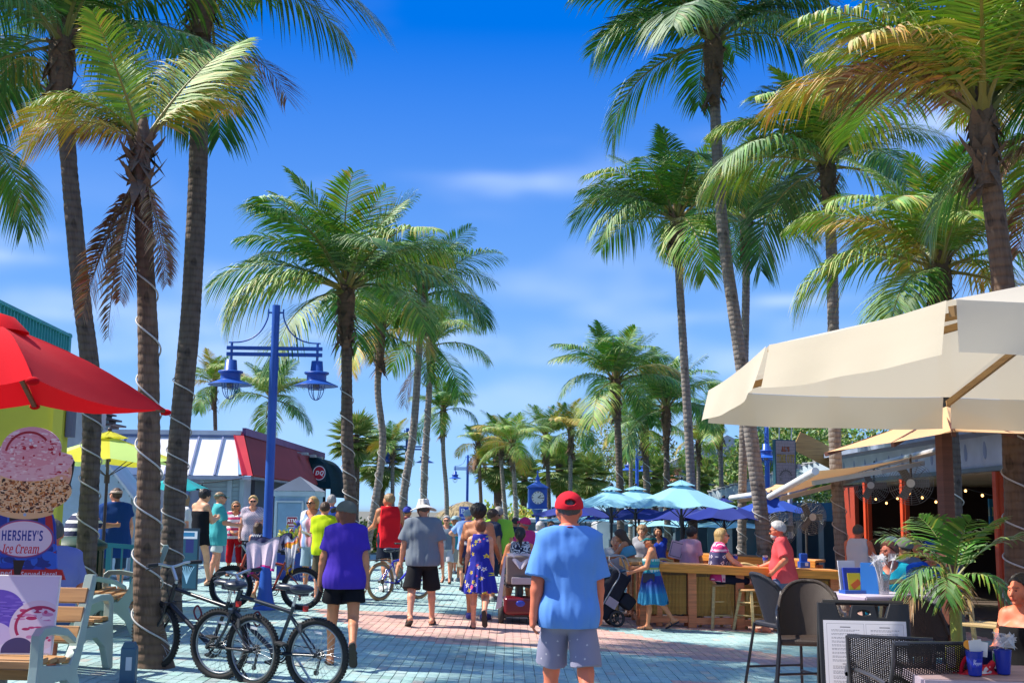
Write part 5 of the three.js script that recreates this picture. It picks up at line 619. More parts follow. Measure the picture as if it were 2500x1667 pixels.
// ---------- ice cream signs ----------
{
  const d = 9.1, g = GD(60, d), t = thing('ice_cream_sign', 'cut out board of a two scoop cone with oval HERSHEY\'S Ice Cream badge', 'sign', g), W = 512, H = 880, S = 2900 / d, px = x => (x + 60) / 240, K = [236 / S, 400 / S];
  const draw = (gx, w, h, hit) => { const X = x => (x + 62) / 236 * w, Y = y => (y - 1035) / 400 * h, e = (x, y, a, b, c) => { gx.fillStyle = c; gx.beginPath(); gx.ellipse(X(x), Y(y), a / 236 * w, b / 400 * h, 0, 0, 7); gx.fill(); }; const r = rng(8);
    gx.fillStyle = '#1430a0'; gx.fillRect(X(-62), Y(1240), X(145) - X(-62), Y(1385) - Y(1240)); gx.fillStyle = '#b01824'; gx.beginPath(); gx.moveTo(X(112), Y(1255)); gx.lineTo(X(128), Y(1255)); gx.lineTo(X(150), Y(1385)); gx.lineTo(X(120), Y(1385)); gx.fill(); gx.fillStyle = '#3a70e0'; gx.fillRect(X(20), Y(1255), X(30) - X(20), Y(1300) - Y(1255)); gx.fillStyle = '#2a1408'; gx.fillRect(X(25), Y(1250), X(95) - X(25), Y(1300) - Y(1250));
    for (let i = 0; i < 90; i++) e(r() * 190 - 50, 1330 + r() * 50, 8 + r() * 14, 5 + r() * 8, ['#1a48c8', '#2a66de', '#0e2c90'][i % 3]);
    e(60, 1150, 110, 92, '#e2b494'); e(62, 1205, 112, 60, '#e8c490'); for (let i = 0; i < 900; i++) e(-40 + r() * 205, 1170 + r() * 78, 1.2 + r() * 5.5 * r(), 1 + r() * 4 * r(), ['#c98436', '#f0d2a0', '#a9642a', '#5c3214', '#2c1608', '#f4e0b8'][i % 6]);
    e(65, 1115, 108, 58, '#ecc2cc'); e(66, 1090, 74, 50, '#e6a6b2'); for (let i = 0; i < 420; i++) e(-40 + r() * 210, 1050 + r() * 118, 2 + r() * 9 * r(), 1 + r() * 4 * r(), ['#b41232', '#f4dade', '#dc8c9c', '#f8e8ea', '#e8b4be', '#f0c8d0', '#e0a0ae'][i % 7]);
    gx.strokeStyle = '#a01028'; gx.lineWidth = 12; gx.beginPath(); gx.arc(X(60), Y(1108), 120, 3.3, 5.6); gx.stroke(); e(64, 1073, 4, 4, '#cfe0f0'); e(62, 1254, 4, 4, '#9cc4ea');
    e(62, 1312, 76, 47, '#5a4a9a'); e(62, 1312, 72, 44, '#c83a6a'); e(62, 1312, 70, 42, '#e6dcf0'); gx.textAlign = 'center'; gx.fillStyle = '#1c2e9c'; gx.font = 'bold 76px sans-serif'; gx.fillText("HERSHEY'S", X(59), Y(1316), 222); gx.fillStyle = '#d01a34'; gx.font = 'italic bold 66px serif'; gx.fillText('Ice Cream', X(57), Y(1347), 196);
    gx.fillStyle = '#c41a1e'; gx.beginPath(); gx.moveTo(X(-62), Y(1385)); gx.lineTo(X(160), Y(1385)); gx.lineTo(X(170), Y(1409)); gx.lineTo(X(-62), Y(1409)); gx.fill(); gx.fillStyle = '#d8d4e8'; gx.font = 'bold 40px sans-serif'; gx.textAlign = 'left'; gx.fillText('Hand-dipped', X(-58), Y(1401), 215); gx.fillText('Served Here!', X(62), Y(1403), 190); gx.fillStyle = '#2a1408'; gx.beginPath(); gx.moveTo(X(41), Y(1363)); gx.lineTo(X(70), Y(1363)); gx.lineTo(X(60), Y(1398)); gx.lineTo(X(46), Y(1398)); gx.fill(); };
  const tx = canvasTex(W, H, draw), out = []; const add = (x, y) => out.push([(x - 60) / S, 0, y]);
  const yy = y => -(y - 1035) / S; const sh = new THREE.Shape(); const L = [[-62, 1409], [170, 1409], [160, 1385], [148, 1384], [137, 1275], [128, 1250]]; L.forEach(([x, y], i) => sh[i ? 'lineTo' : 'moveTo']((x - 60) / S, yy(y))); for (let i = 0; i <= 30; i++) { const a = .9 - i / 30 * 1.2, wob = 1.6 * Math.sin(i * 2.6); sh.lineTo((62 + (110 + wob) * Math.cos(a) * .99 - 60) / S, yy(1195 + (55 + wob) * Math.sin(a))); } for (const [x, y] of [[172, 1150], [174, 1125], [165, 1108], [138, 1100]]) sh.lineTo((x - 60) / S, yy(y)); for (let i = 0; i <= 20; i++) { const a = .1 + i / 20 * 2.9; sh.lineTo((66 + 74 * Math.cos(a) - 60) / S, yy(1096 - 56 * Math.sin(a))); } sh.lineTo(-122 / S, yy(1115));
  const g2 = new THREE.ExtrudeGeometry(sh, { depth: .02, bevelEnabled: false }), uv = g2.attributes.uv, p = g2.attributes.position; for (let i = 0; i < p.count; i++) uv.setXY(i, (p.getX(i) * S + 60 + 62) / 236, 1 + p.getY(i) * S / 400); const b = mesh(g2, M([.82, .82, .82], .5, { map: tx }), 'board', t), top = P(60, 1035, d); b.position.set(0, top.y - g.y, 0); gb().box(.05, 1.4, .04, -.1, .7, -.05).to('stake', M([.1, .1, .1], .6), t);
  // loose poster on the bench
  const d2 = 8.2, q = P(60, 1500, d2), t2 = thing('ice_cream_poster', 'white poster with violet and raspberry ice cream scoops propped on the near bench', 'poster', q), S2 = 2900 / d2;
  const pt = canvasTex(512, 512, (gx, w, h) => { gx.fillStyle = '#e4dcf4'; gx.fillRect(0, 0, w, h); const r = rng(3), e = (x, y, a, b, c) => { gx.fillStyle = c; gx.beginPath(); gx.ellipse(x, y, a, b, 0, 0, 7); gx.fill(); }; e(190, 240, 150, 150, '#6a4ac0'); for (let i = 0; i < 60; i++) e(70 + r() * 250, 130 + r() * 220, 20 + r() * 20, 3 + r() * 3, ['#8a6ad6', '#5236a8', '#7858cc'][i % 3]); e(140, 390, 150, 90, '#d8c4ea'); e(420, 330, 150, 170, '#e6d2e4'); for (let i = 0; i < 40; i++) e(320 + r() * 180, 190 + r() * 280, 8 + r() * 26, 4 + r() * 10, ['#b41a58', '#f2e4f0', '#d088b4', '#c43470'][i % 4]); gx.strokeStyle = '#b0144e'; gx.lineWidth = 16; gx.beginPath(); gx.arc(430, 330, 125, 2.6, 5.4); gx.stroke(); e(330, 500, 90, 90, '#4a3a6a'); e(60, 520, 60, 60, '#2a1c48'); });
  const o2 = mesh(new RoundedBoxGeometry(236 / S2, 190 / S2, .012, 1, .005), M([.8, .8, .8], .4), 'board', t2), f = mesh(new THREE.PlaneGeometry(228 / S2, 182 / S2), M([.85, .85, .85], .4, { map: pt }), 'print', t2); o2.position.set(-40 / S2, 0, 0); f.position.set(-40 / S2, 0, .009); t2.rotation.x = -.16;
}
// ---------- benches ----------
function bench(label, g, turn, L) {
  const t = thing('park_bench', label, 'bench', g, turn, 'slatted benches'), fr = paint([.34, .47, .43], .4), wd = wood([.46, .26, .11]);
  for (let i = 0; i < 4; i++) gb().box(L, .035, .105, 0, .45 - .012 * i, .28 - i * .125, .06, 0, 0, .008).to('seat_slat', wd, t); gb().box(L, .05, .04, 0, .43, .36, 0, 0, 0, .006).to('front_slat', wd, t);
  for (let i = 0; i < 3; i++) gb().box(L, .11, .035, 0, .58 + i * .13, -.19 - i * .045, -.3, 0, 0, .008).to('back_slat', wd, t); gb().box(L, .07, .07, 0, .30, -.12).to('stretcher', wd, t);
  const arm = [[.36, 0], [.42, 0], [.40, .3], [.385, .42], [.38, .62], [.33, .66], [.18, .665], [.0, .63], [-.12, .56], [-.12, .53], [.0, .59], [.18, .62], [.30, .615], [.33, .58], [.33, .42], [.2, .40], [-.05, .38], [-.15, .5], [-.33, .98], [-.37, .98], [-.38, .95], [-.22, .45], [-.16, .33], [-.28, .1], [-.34, 0], [-.22, 0], [-.14, .18], [-.02, .29], [.14, .30], [.28, .2]];
  for (const s of L > 1.7 ? [-1, 1] : [-1, 1]) gb().ext(arm.map(([a, b]) => [a, b]), .055, s * (L / 2 - .02) + .0275, 0, 0, 0, -Math.PI / 2, 0, .006).to('side_frame', fr, t);
  return t;
}
bench('nearest slatted bench at the lower left, carrying the ice cream poster', V(P(-70, 1500, 8.7).x, gy(-3.8, -8.7), -8.55), -.12, 1.75);
bench('slatted bench with pale teal side frames seen end on behind the bicycles', G(268, 1555).add(V(-.1, 0, -.75)), -1.42, 1.55);
bench('slatted bench with its end towards us behind the ice cream sign', GD(130, 10.8).add(V(-.2, 0, -.1)), 2.9, 1.2);
{
  const p = person('grey haired man in lavender shirt sitting behind the ice cream sign', GD(132, 10.3), { H: 1.74, seat: .45, turn: .5, skin: 'red', hc: 'darkgrey', w: 1.15, seed: 41, L: { a: 1.45, k: 1.4 }, R: { a: 1.4, k: 1.35 }, aL: { a: .5, e: .7 }, aR: { o: .3, a: .3, e: .7 }, lean: .05, top: { c: [.16, .18, .42], sl: .8, hem: -.02, loose: .02 }, bottom: { c: [.04, .07, .16], len: .95 }, shoe: snk([.1, .1, .1]) });
}
{ // litter bin and green screen
  const t = thing('litter_bin', 'dark green slatted litter bin behind the ice cream sign', 'bin', GD(195, 14.6)), m = paint([.012, .06, .035], .5); for (let i = 0; i < 18; i++) { const a = i / 18 * 6.283; gb().box(.075, .85, .02, Math.sin(a) * .29, .5, Math.cos(a) * .29, 0, a).to('slat', m, t); } gb().lathe([[.30, .9], [.34, .93], [.34, .98], [.2, 1.06], [.14, 1.06], [.14, 1.0]], 0, 0, 0, 20).lathe([[.26, .05], [.28, .1], [.28, .9]], 0, 0, 0, 20).to('liner', m, t);
}
{ // teal handrail fence
  const t = thing('railing', 'teal metal railing behind the left palm trunks', 'railing', GD(285, 16.5)), m = paint([.03, .25, .30], .5); const a = V(-1.05, .98, .3), b = V(.55, .85, -.1), c = V(-2, 1.0, .8); gb().beam(a, b, .08, .06).beam(c, a, .08, .06).to('top_rail', m, t); gb().beam(a.clone().setY(.15), b.clone().setY(.12), .05, .05).to('bottom_rail', m, t); for (const f of [0, .28, .62, 1]) { const p = a.clone().lerp(b, f); gb().box(.07, 1, .07, p.x, p.y - .5, p.z).to('post', m, t); } for (const f of [.1, .19, .38, .46, .54, .72, .8, .9]) { const p = a.clone().lerp(b, f); gb().box(.022, .8, .022, p.x, p.y - .42, p.z).to('picket', m, t); }
}
{ const t = thing('outlet_box', 'small blue electrical outlet box on the ground beside the young palm trunk', 'outlet box', G(311, 1668), .1); gb().box(.13, .3, .11, 0, .15, 0, 0, 0, 0, .012).ext([[-.065, 0], [.065, 0], [.04, .05], [-.04, .05]], .09, 0, .295, -.045).to('housing', paint([.03, .10, .18], .5), t); gb().box(.05, .11, .01, .01, .17, .056).to('label_plate', M([.35, .42, .5], .5), t); }
{ // advertising board by the palm
  const t = thing('sandwich_board', 'dark teal poster board with pale coral drawing beside the grey palm trunk', 'board', GD(465, 20.5), -.2), tx = canvasTex(128, 256, (g, w, h) => { g.fillStyle = '#1c5068'; g.fillRect(0, 0, w, h); g.fillStyle = '#e8e8f0'; g.fillRect(4, 4, w - 8, 34); g.fillStyle = '#2a80b0'; g.fillRect(14, 10, 90, 18); g.fillStyle = '#202870'; g.fillRect(40, 40, 60, 60); g.strokeStyle = '#a8d0e8'; g.lineWidth = 5; for (let i = -3; i < 4; i++) { g.beginPath(); g.moveTo(60, 235); g.quadraticCurveTo(60 + i * 6, 190, 60 + i * 17, 160); g.stroke(); } }); gb().box(.36, 1.05, .03, 0, .55, 0).to('frame', paint([.02, .05, .09], .5), t); const s = mesh(new THREE.PlaneGeometry(.32, .98), M([1, 1, 1], .5, { map: tx }), 'poster', t); s.position.set(0, .55, .018);
}
// ---------- bicycles ----------
const tyreM = M([.012, .012, .013], .85), steelM = M([.5, .52, .54], .3, { metalness: .9 }), darkF = M([.012, .013, .02], .35);
function wheel(root, x, R, name, o = {}) {
  const w = new THREE.Group(); w.name = name; w.position.set(x, R, 0); root.add(w); const tr = o.tr || .026; mesh(new THREE.TorusGeometry(R - tr, tr, 8, 48), o.tyre || tyreM, 'tyre', w);
  const kn = gb(); if (!o.slick) for (let i = 0; i < 64; i++) { const a = i / 64 * 6.283; for (const s of [-1, 0, 1]) kn.box(.014, .010, .014, Math.cos(a + (s ? 0 : .05)) * (R - (s ? .006 : 0)), Math.sin(a + (s ? 0 : .05)) * (R - (s ? .006 : 0)), s * .016, 0, 0, a + Math.PI / 2); } if (!o.slick) kn.to('tread', tyreM, w);
  mesh(new THREE.TorusGeometry(R - 2 * tr - .008, .011, 6, 48), o.rim || M([.25, .27, .3], .35, { metalness: .8 }), 'rim', w); const sp = gb(); for (let i = 0; i < 32; i++) { const a = i / 32 * 6.283, b = a + (i % 2 ? .5 : -.5), z = i % 4 < 2 ? .025 : -.025; sp.rod(V(Math.cos(b) * .022, Math.sin(b) * .022, z), V(Math.cos(a) * (R - 2 * tr), Math.sin(a) * (R - 2 * tr), 0), .0016, .0016, 4); } sp.to('spokes', steelM, w); gb().cyl(.022, .022, .09, 0, 0, 0, 10, Math.PI / 2).to('hub', M([.03, .03, .035], .4, { metalness: .6 }), w); if (!o.slick) gb().box(.085, .022, .006, .0, R - 2 * tr - .07, .0, 0, 0, .1).to('reflector', M([.5, .52, .55], .2), w); return w;
}
function bicycle(label, rear, front, o = {}) {
  const d = V().subVectors(front, rear), L = o.base || Math.hypot(d.x, d.z), R = o.R || .325, t = thing('bicycle', label, 'bicycle', V((rear.x + front.x) / 2, Math.min(rear.y, front.y), (rear.z + front.z) / 2), Math.atan2(-d.z, d.x)); t.rotation.x = o.leanx || 0; t.rotation.z = Math.atan2(front.y - rear.y, L);
  const fm = o.frame || darkF, h = L / 2, s = L / 1.04, J = (x, y) => V(x * s, y, 0), bb = J(-.09, .29), st = J(-.23, .66), ht = J(.34, .76), hb = J(.385, .62), ra = V(-h, R, 0), fa = V(h, R, 0);
  wheel(t, -h, R, 'wheel', o); wheel(t, h, R, 'wheel', o);
  const f = gb(); if (o.cruiser) f.tube([st, J(.0, .70), ht], .017, 16, 8).tube([bb, J(.1, .42), J(.28, .6), hb], .02, 16, 8).rod(bb, st, .017); else f.rod(st, ht, .019).rod(bb, hb, .023).rod(bb, st.clone().add(V(-.02, .05, 0)), .017); f.rod(ht.clone().add(V(-.015, .05, 0)), hb, .024); for (const z of [-.045, .045]) f.rod(st.clone().add(V(0, -.04, z * .3)), ra.clone().add(V(0, 0, z)), .009).rod(bb.clone().add(V(0, 0, z * .6)), ra.clone().add(V(0, 0, z)), .011); f.to('frame', fm, t);
  const fk = gb(); for (const z of [-.05, .05]) fk.tube([hb.clone().add(V(0, .0, z * .9)), hb.clone().add(V(.03, -.12, z)), fa.clone().add(V(0, 0, z))], .013, 10, 6); fk.box(.05, .03, .12, hb.x, hb.y, 0).to('fork', o.fork || fm, t);
  const sp = st.clone().add(V(-.045, .16, 0)); gb().rod(st, sp, .013).to('seat_post', steelM, t); gb().sph(.1, sp.x - .05, sp.y + .045, 0, 1.15, .42, .95, 14).sph(.07, sp.x + .11, sp.y + .05, 0, 1.7, .42, .55, 12).box(.2, .03, .05, sp.x, sp.y + .01, 0).to('saddle', M([.02, .026, .045], .35), t); if (!o.cruiser) gb().rod(sp.clone().add(V(0, .01, .02)), sp.clone().add(V(-.02, -.04, .03)), .006).box(.04, .05, .03, sp.x - .1, sp.y - .12, 0).to('rear_light', M([.4, .02, .02], .3), t);
  const sm0 = ht.clone().add(V(-.02, .08, 0)), bar = sm0.clone().add(V(o.cruiser ? 0 : .07, o.barUp ?? .1, 0)); gb().rod(ht, sm0, .015).rod(sm0, bar, .016).to('stem', o.stem || steelM, t); const sw = o.cruiser ? -.14 : -.03; const hbG = gb().tube([V(bar.x + sw, bar.y + .03, -.31), V(bar.x + sw * .4, bar.y + .03, -.16), bar, V(bar.x + sw * .4, bar.y + .03, .16), V(bar.x + sw, bar.y + .03, .31)], .012, 24, 7).to('handlebar', o.stem || steelM, t);
  for (const z of [-1, 1]) { gb().rod(V(bar.x + sw * 1.0, bar.y + .03, z * .33), V(bar.x + sw * .6, bar.y + .03, z * .2), .018).to('grip', M([.02, .02, .022], .8), t); if (!o.cruiser) gb().rod(V(bar.x + sw * .4 + .03, bar.y + .01, z * .17), V(bar.x + .04, bar.y - .02, z * .28), .007).to('brake_lever', M([.04, .04, .045], .4), t); }
  gb().add(new THREE.TorusGeometry(.085, .008, 5, 30), bb.x, bb.y, .05).add(new THREE.TorusGeometry(.06, .006, 5, 24), bb.x, bb.y, .055).cyl(.02, .02, .11, bb.x, bb.y, 0, 10, Math.PI / 2).to('chain_ring', M([.03, .03, .035], .4, { metalness: .6 }), t); gb().cyl(.045, .035, .03, -h, R, .04, 16, Math.PI / 2).to('sprocket', M([.12, .1, .08], .4, { metalness: .8 }), t);
  gb().rod(V(bb.x, bb.y + .085, .05), V(-h, R + .04, .045), .004).rod(V(bb.x, bb.y - .085, .05), V(-h + .03, R - .13, .045), .004).to('chain', M([.05, .045, .04], .4, { metalness: .8 }), t); gb().rod(V(-h, R - .03, .06), V(-h + .03, R - .16, .06), .012).cyl(.025, .025, .012, -h + .03, R - .16, .055, 10, Math.PI / 2).to('derailleur', M([.03, .03, .03], .4), t);
  for (const z of [-1, 1]) { const q = V(bb.x + z * .13, bb.y - z * .11, z * .075); gb().rod(V(bb.x, bb.y, z * .065), q, .011).to('crank', M([.05, .05, .055], .35), t); gb().box(.09, .022, .08, q.x, q.y, q.z + z * .05, 0, 0, .2, .006).to('pedal', M([.02, .02, .02], .7), t); }
  if (o.stand !== 0) gb().rod(V(bb.x - .18, bb.y - .02, .05), V(bb.x - .3, .0, .2), .011).box(.03, .06, .03, bb.x - .18, bb.y + .01, .05).to('kickstand', o.standM || M([.05, .06, .08], .4), t);
  if (!o.cruiser) { gb().tube([V(bb.x + .22, .62, .03), V(bb.x + .2, .55, .05), V(bb.x + .25, .5, .05), V(bb.x + .29, .57, .04), V(bb.x + .24, .63, .03)], .009, 20, 6, true).to('lock', M([.16, .012, .03], .4), t); gb().tube([V(bar.x - .02, bar.y + .02, .18), V(bar.x + .12, bar.y - .04, .08), V(hb.x + .03, hb.y + .04, .03), V(0, .7, .025), V(st.x, st.y - .03, .03), V(-h + .12, R + .33, .02)], .004, 40, 4).to('cable', M([.02, .02, .02], .5), t); gb().box(.03, .08, .06, -h + .17, R + .22, 0).box(.03, .08, .06, h - .12, R + .24, 0).to('brake', M([.06, .06, .065], .4), t); }
  else { for (const x of [-h, h]) { const pts = []; for (let i = 0; i <= 10; i++) { const a = (x < 0 ? .1 : .9) + i / 10 * 1.9; pts.push(V(x + Math.cos(a) * (R + .03), R + Math.sin(a) * (R + .03), 0)); } const g = gb(); for (let i = 0; i < 10; i++) g.quad(pts[i].clone().add(V(0, 0, .035)), pts[i + 1].clone().add(V(0, 0, .035)), pts[i + 1].clone().add(V(0, 0, -.035)), pts[i].clone().add(V(0, 0, -.035))); g.to('mudguard', M([.7, .7, .72], .3), t); } gb().box(.4, .02, .12, -h - .05, R + .36, 0).to('rack', M([.05, .05, .06], .4), t); }
  return t;
}
bicycle('black mountain bike with red lock, front wheel behind the young palm trunk', G(612, 1668), G(374, 1630), { R: .315, leanx: .03, barUp: .12 });
bicycle('black mountain bike nearest to us with silver kickstand, rear wheel at the right', G(768, 1684), G(530, 1656), { R: .315, leanx: .02, standM: M([.35, .45, .6], .35), frame: M([.012, .02, .035], .3) });
const b3 = bicycle('bicycle parked against the lamp post base, draped with beach towels', G(706, 1488), G(588, 1484), { R: .32, tr: .035, base: 1.05, frame: M([.35, .05, .02], .4) });
bicycle('blue cruiser bicycle with tan tyres and white mudguards behind the man in red', GD(937, 20.6), GD(1022, 21.3), { R: .33, base: 1.0, cruiser: 1, slick: 1, tyre: M([.40, .22, .10], .8), frame: M([.02, .03, .5], .35), fork: M([.02, .03, .5], .35), stand: 0 });
function towel(label, px0, px1, y0, y1, d, mt, hemM, seed, sag = 0) {
  const a = P(px0, y0, d), b = P(px1, y0 - sag, d - .1), h = (y1 - y0) / 2900 * d, c = a.clone().add(b).multiplyScalar(.5), t = thing('beach_towel', label, 'towel', c); a.sub(c); b.sub(c); const n = 26, q = (u, v) => { const p = a.clone().lerp(b, u), s = v, fr = .05 * s * Math.sin(u * 19 + seed + .6 * Math.sin(u * 7)) + .06 * s; return p.add(V(.10 * s * (u - .5) * -1 + .015 * Math.sin(u * 30 + seed) * s, -h * s * (1 + .14 * Math.sin(u * 5 + seed)) + .03 * Math.sin(u * 9) * (1 - s), fr)); };
  for (const [f0, f1, m, nm] of [[0, .93, mt, 'cloth'], [.93, 1, hemM, 'hem']]) { const g = gb().sm(); const N = nm === 'hem' ? 1 : 8; for (let i = 0; i < n; i++) for (let j = 0; j < N; j++) { const v = k => lerp(f0, f1, k / N); g.quad(q(i / n, v(j)), q((i + 1) / n, v(j)), q((i + 1) / n, v(j + 1)), q(i / n, v(j + 1))); } const bk = gb(); if (nm === 'cloth') for (let i = 0; i < n; i++) g.quad(q(i / n, 0), q((i + 1) / n, 0), q((i + 1) / n, 0).add(V(0, -.18, -.22)), q(i / n, 0).add(V(0, -.18, -.22))); g.to(nm, m, t); } return t;
}
towel('pale lavender towel with pink hem draped on the parked bicycle', 600, 682, 1326, 1398, 16.6, cloth([.60, .50, .62]), cloth([.6, .03, .25]), 2, 12);
towel('black beach towel with white marks laid over the top of the parked bicycle', 622, 712, 1318, 1340, 16.9, clothOf('diam'), cloth([.02, .02, .03]), 5, 14);
towel('orange and white patterned towel hanging at the right of the parked bicycle', 694, 728, 1312, 1392, 16.7, clothOf((PT.orange = (u, v) => { const n = pn(u, v, 5, 9); return n > .55 ? [.62, .62, .66] : n > .45 ? [.66, .30, .02] : n > .38 ? [.62, .12, .03] : [.4, .45, .6]; }, 'orange')), cloth([.6, .35, .04]), 8);
// ---------- big cream umbrella ----------
const creamM = canopyM([.66, .60, .47], .42), tanM = canopyM([.66, .42, .22], .2), dwood = wood([.13, .045, .03]);
{
  const cx = 3.5, cz = -6.95, ye = 2.5, A = [[1.84, -4.9], [1.38, -6.3], [1.46, -8.7], [3.32, -9.0]], pts = [...A, ...A.map(([x, z]) => [2 * cx - x, 2 * cz - z])], g = V(cx, gy(cx, cz), cz), t = thing('cream_umbrella', 'huge cream canvas umbrella with hanging valance reaching in from the right edge', 'umbrella', g), q = (x, y, z) => V(x - g.x, y - g.y, z - g.z), top = q(cx, 3.06, cz), n = pts.length;
  pts.forEach(([x, z], i) => {
    const [x2, z2] = pts[(i + 1) % n], a = q(x, ye, z), b = q(x2, ye, z2), c = gb(), N = 8, at = (f, u) => { const k = a.clone().lerp(b, u), r = top.clone().lerp(k, f); r.y -= .035 * Math.sin(f * Math.PI) * 4 * u * (1 - u) + .02 * f * 4 * u * (1 - u); return r; };
    for (let p = 0; p < N; p++) for (let s = 0; s < N; s++) c.quad(at(p / N, s / N), at(p / N, (s + 1) / N), at((p + 1) / N, (s + 1) / N), at((p + 1) / N, s / N)); c.sm().to('canopy_panel', creamM, t);
    const v = gb().sm(), out = a.clone().add(b).multiplyScalar(.5).sub(V(top.x, a.y, top.z)).setY(0).normalize(), M2 = 16, vt = (u, h) => { const k = at(1, .012 + u * .976), fl = .02 * Math.sin(u * 7 + i * 2) * h + .012 * Math.sin(u * 15 + i) * h * h + .05 * h; return k.addScaledVector(out, .012 + fl).add(V(0, -h * .235 * (1 + .02 * Math.sin(u * 9 + i * 3)), 0)); };
    for (let s = 0; s < M2; s++) for (let h = 0; h < 4; h++) v.quad(vt(s / M2, h / 4), vt((s + 1) / M2, h / 4), vt((s + 1) / M2, (h + 1) / 4), vt(s / M2, (h + 1) / 4)); v.to('valance', creamM, t);
    gb().beam(top.clone().add(V(0, -.09, 0)), a.clone().add(V(0, -.05, 0)), .024, .045).to('rib', wood([.42, .24, .09]), t);
  });
  gb().cyl(.04, .04, top.y, top.x, top.y / 2, top.z).to('pole', dwood, t);
}
{ // tan umbrella on the dark square pole
  const c = GD(2312, 10.0), t = thing('tan_umbrella', 'tan canvas umbrella on a dark square pole behind the cream umbrella', 'umbrella', c), q = (x, y, d) => P(x, y, d).sub(c), top = q(2312, 992, 10), pts = [q(2016, 1104, 10.9), q(2180, 1080, 9.4), q(2330, 1054, 8.9), q(2480, 1058, 9.1), q(2620, 1062, 10.2), q(2560, 1052, 11.5), q(2380, 1048, 12), q(2150, 1062, 12.2)];
  pts.forEach((p, i) => { const e = pts[(i + 1) % pts.length], b = gb().sm(), N = 6, at = (f, u) => { const r = top.clone().lerp(p.clone().lerp(e, u), f); r.y -= .05 * Math.sin(f * 3.14) * (.4 + 2.4 * u * (1 - u)); return r; }; for (let x = 0; x < N; x++) for (let y = 0; y < N; y++) b.quad(at(x / N, y / N), at(x / N, (y + 1) / N), at((x + 1) / N, (y + 1) / N), at((x + 1) / N, y / N)); b.to('canopy_panel', tanM, t); gb().beam(top.clone().add(V(0, -.06, 0)), p.clone().add(V(0, -.02, 0)), .03, .035).to('rib', wood([.12, .04, .025]), t); });
  gb().box(.098, top.y, .098, 0, top.y / 2, 0, 0, .25).to('pole', dwood, t); gb().box(.5, .1, .5, 0, .05, 0).to('foot', dwood, t);
}
// ---------- bamboo bar ----------
const deckW = wood([.84, .32, .045]), terra = wood([.74, .25, .10]), bambooM = wood([.54, .28, .06]), bambooD = wood([.13, .065, .022]);
function bar(label, a, b, h, depth, n, end) {                       // counter from a to b, panels of cane between posts
  const d = V().subVectors(b, a), L = Math.hypot(d.x, d.z), t = thing('bamboo_bar', label, 'bar counter', a, Math.atan2(-d.z, d.x)), s = d.y / L, Y = x => s * x;
  const k = Math.atan(s); for (let i = 0; i < 3; i++) gb().box(L + .16, .045, depth / 3 - .006, L / 2, h - .025 + Y(L / 2), .12 - depth / 6 - i * depth / 3, 0, 0, k, .006).to('top_plank', wood([.72, .36, .13]), t); gb().box(L + .17, .12, .045, L / 2, h - .075 + Y(L / 2), .145, 0, 0, k, .006).to('front_rail', deckW, t);
  for (let i = 0; i <= n; i++) { const x = i / n * L; gb().box(.13, h - .1, .09, x, (h - .1) / 2 + Y(x), .0, 0, 0, 0, .006).box(.09, h - .1, .09, x, (h - .1) / 2 + Y(x), -depth + .2).to('post', terra, t); if (i < n) { const w = L / n, r = rng(i + 5), cn = Math.floor((w - .13) / .021), g = gb(), x0 = x + .065; for (let j = 0; j < cn; j++) { const rr = .0085 + .002 * r(); g.cyl(rr, rr, h - .30 - .02 * r(), x0 + .012 + j * .021, (h - .3) / 2 + .17 + Y(x), -.0 + .006 * r(), 6); } g.to('bamboo_cane', bambooM, t, { kind: 'stuff' }); gb().box(w - .13, .05, .03, x + w / 2, .82 * h - .0 + Y(x), .0).box(w - .13, h - .3, .012, x + w / 2, (h - .3) / 2 + .17 + Y(x), -.03).to('backing', bambooD, t); gb().box(w - .13, .1, .06, x + w / 2, .1 + Y(x), .0, 0, 0, 0, .005).to('bottom_rail', terra, t); } }
  return t;
}
const bA = G(1572, 1528), bB = G(2040, 1546); bA.x -= 0;
bar('front bamboo bar counter with honey coloured wooden top and terracotta posts', bA, bB, .95, .5, 4);
bar('left return of the bamboo bar running back behind the woman in the teal visor', bA.clone().add(V(-.02, 0, -1.9)), bA.clone().add(V(-.06, 0, -.06)), .95, .5, 2).rotation.y += 0;
bar('second bamboo bar counter further back between the umbrellas', GD(1560, 23.5), GD(1985, 21.5), 1.0, .5, 5);
// ---------- stools and chairs ----------
const pine = wood([.62, .44, .20]);
function stool(label, g, turn, h = .64, src) {
  if (src) return copyOf(src, label, g, turn, h / .64);
  const t = thing('bar_stool', label, 'stool', g, turn, 'pine bar stools'); gb().lathe([[0, h], [.16, h], [.175, h - .012], [.175, h - .028], [.16, h - .038], [0, h - .038]], 0, 0, 0, 24).to('seat', wood([.48, .27, .11]), t);
  const L = [[-1, -1], [1, -1], [1, 1], [-1, 1]]; L.forEach(([a, b]) => gb().beam(V(a * .10, h - .04, b * .10), V(a * .19, 0, b * .19), .042, .042).to('leg', pine, t)); for (const [y, f] of [[.2, .162], [.4, .133]]) for (let i = 0; i < 4; i++) { const [a, b] = L[i], [c, d] = L[(i + 1) % 4], yy = y + (i % 2) * .05; gb().rod(V(a * f, yy, b * f), V(c * f, yy, d * f), .013).to('rung', pine, t); } return t;
}
const st1 = stool('pine stool under the seated blonde woman', G(1755, 1535).add(V(0, 0, -.12)), .35, .66), st2 = stool('pine stool that the seated blonde woman rests her feet on', G(1838, 1542).add(V(-.02, 0, -.1)), .8, .60, st1); stool('pine stool behind the tall black wicker chairs, under the man in coral', G(1912, 1540).add(V(0, 0, -.2)), .3, .66, st1);
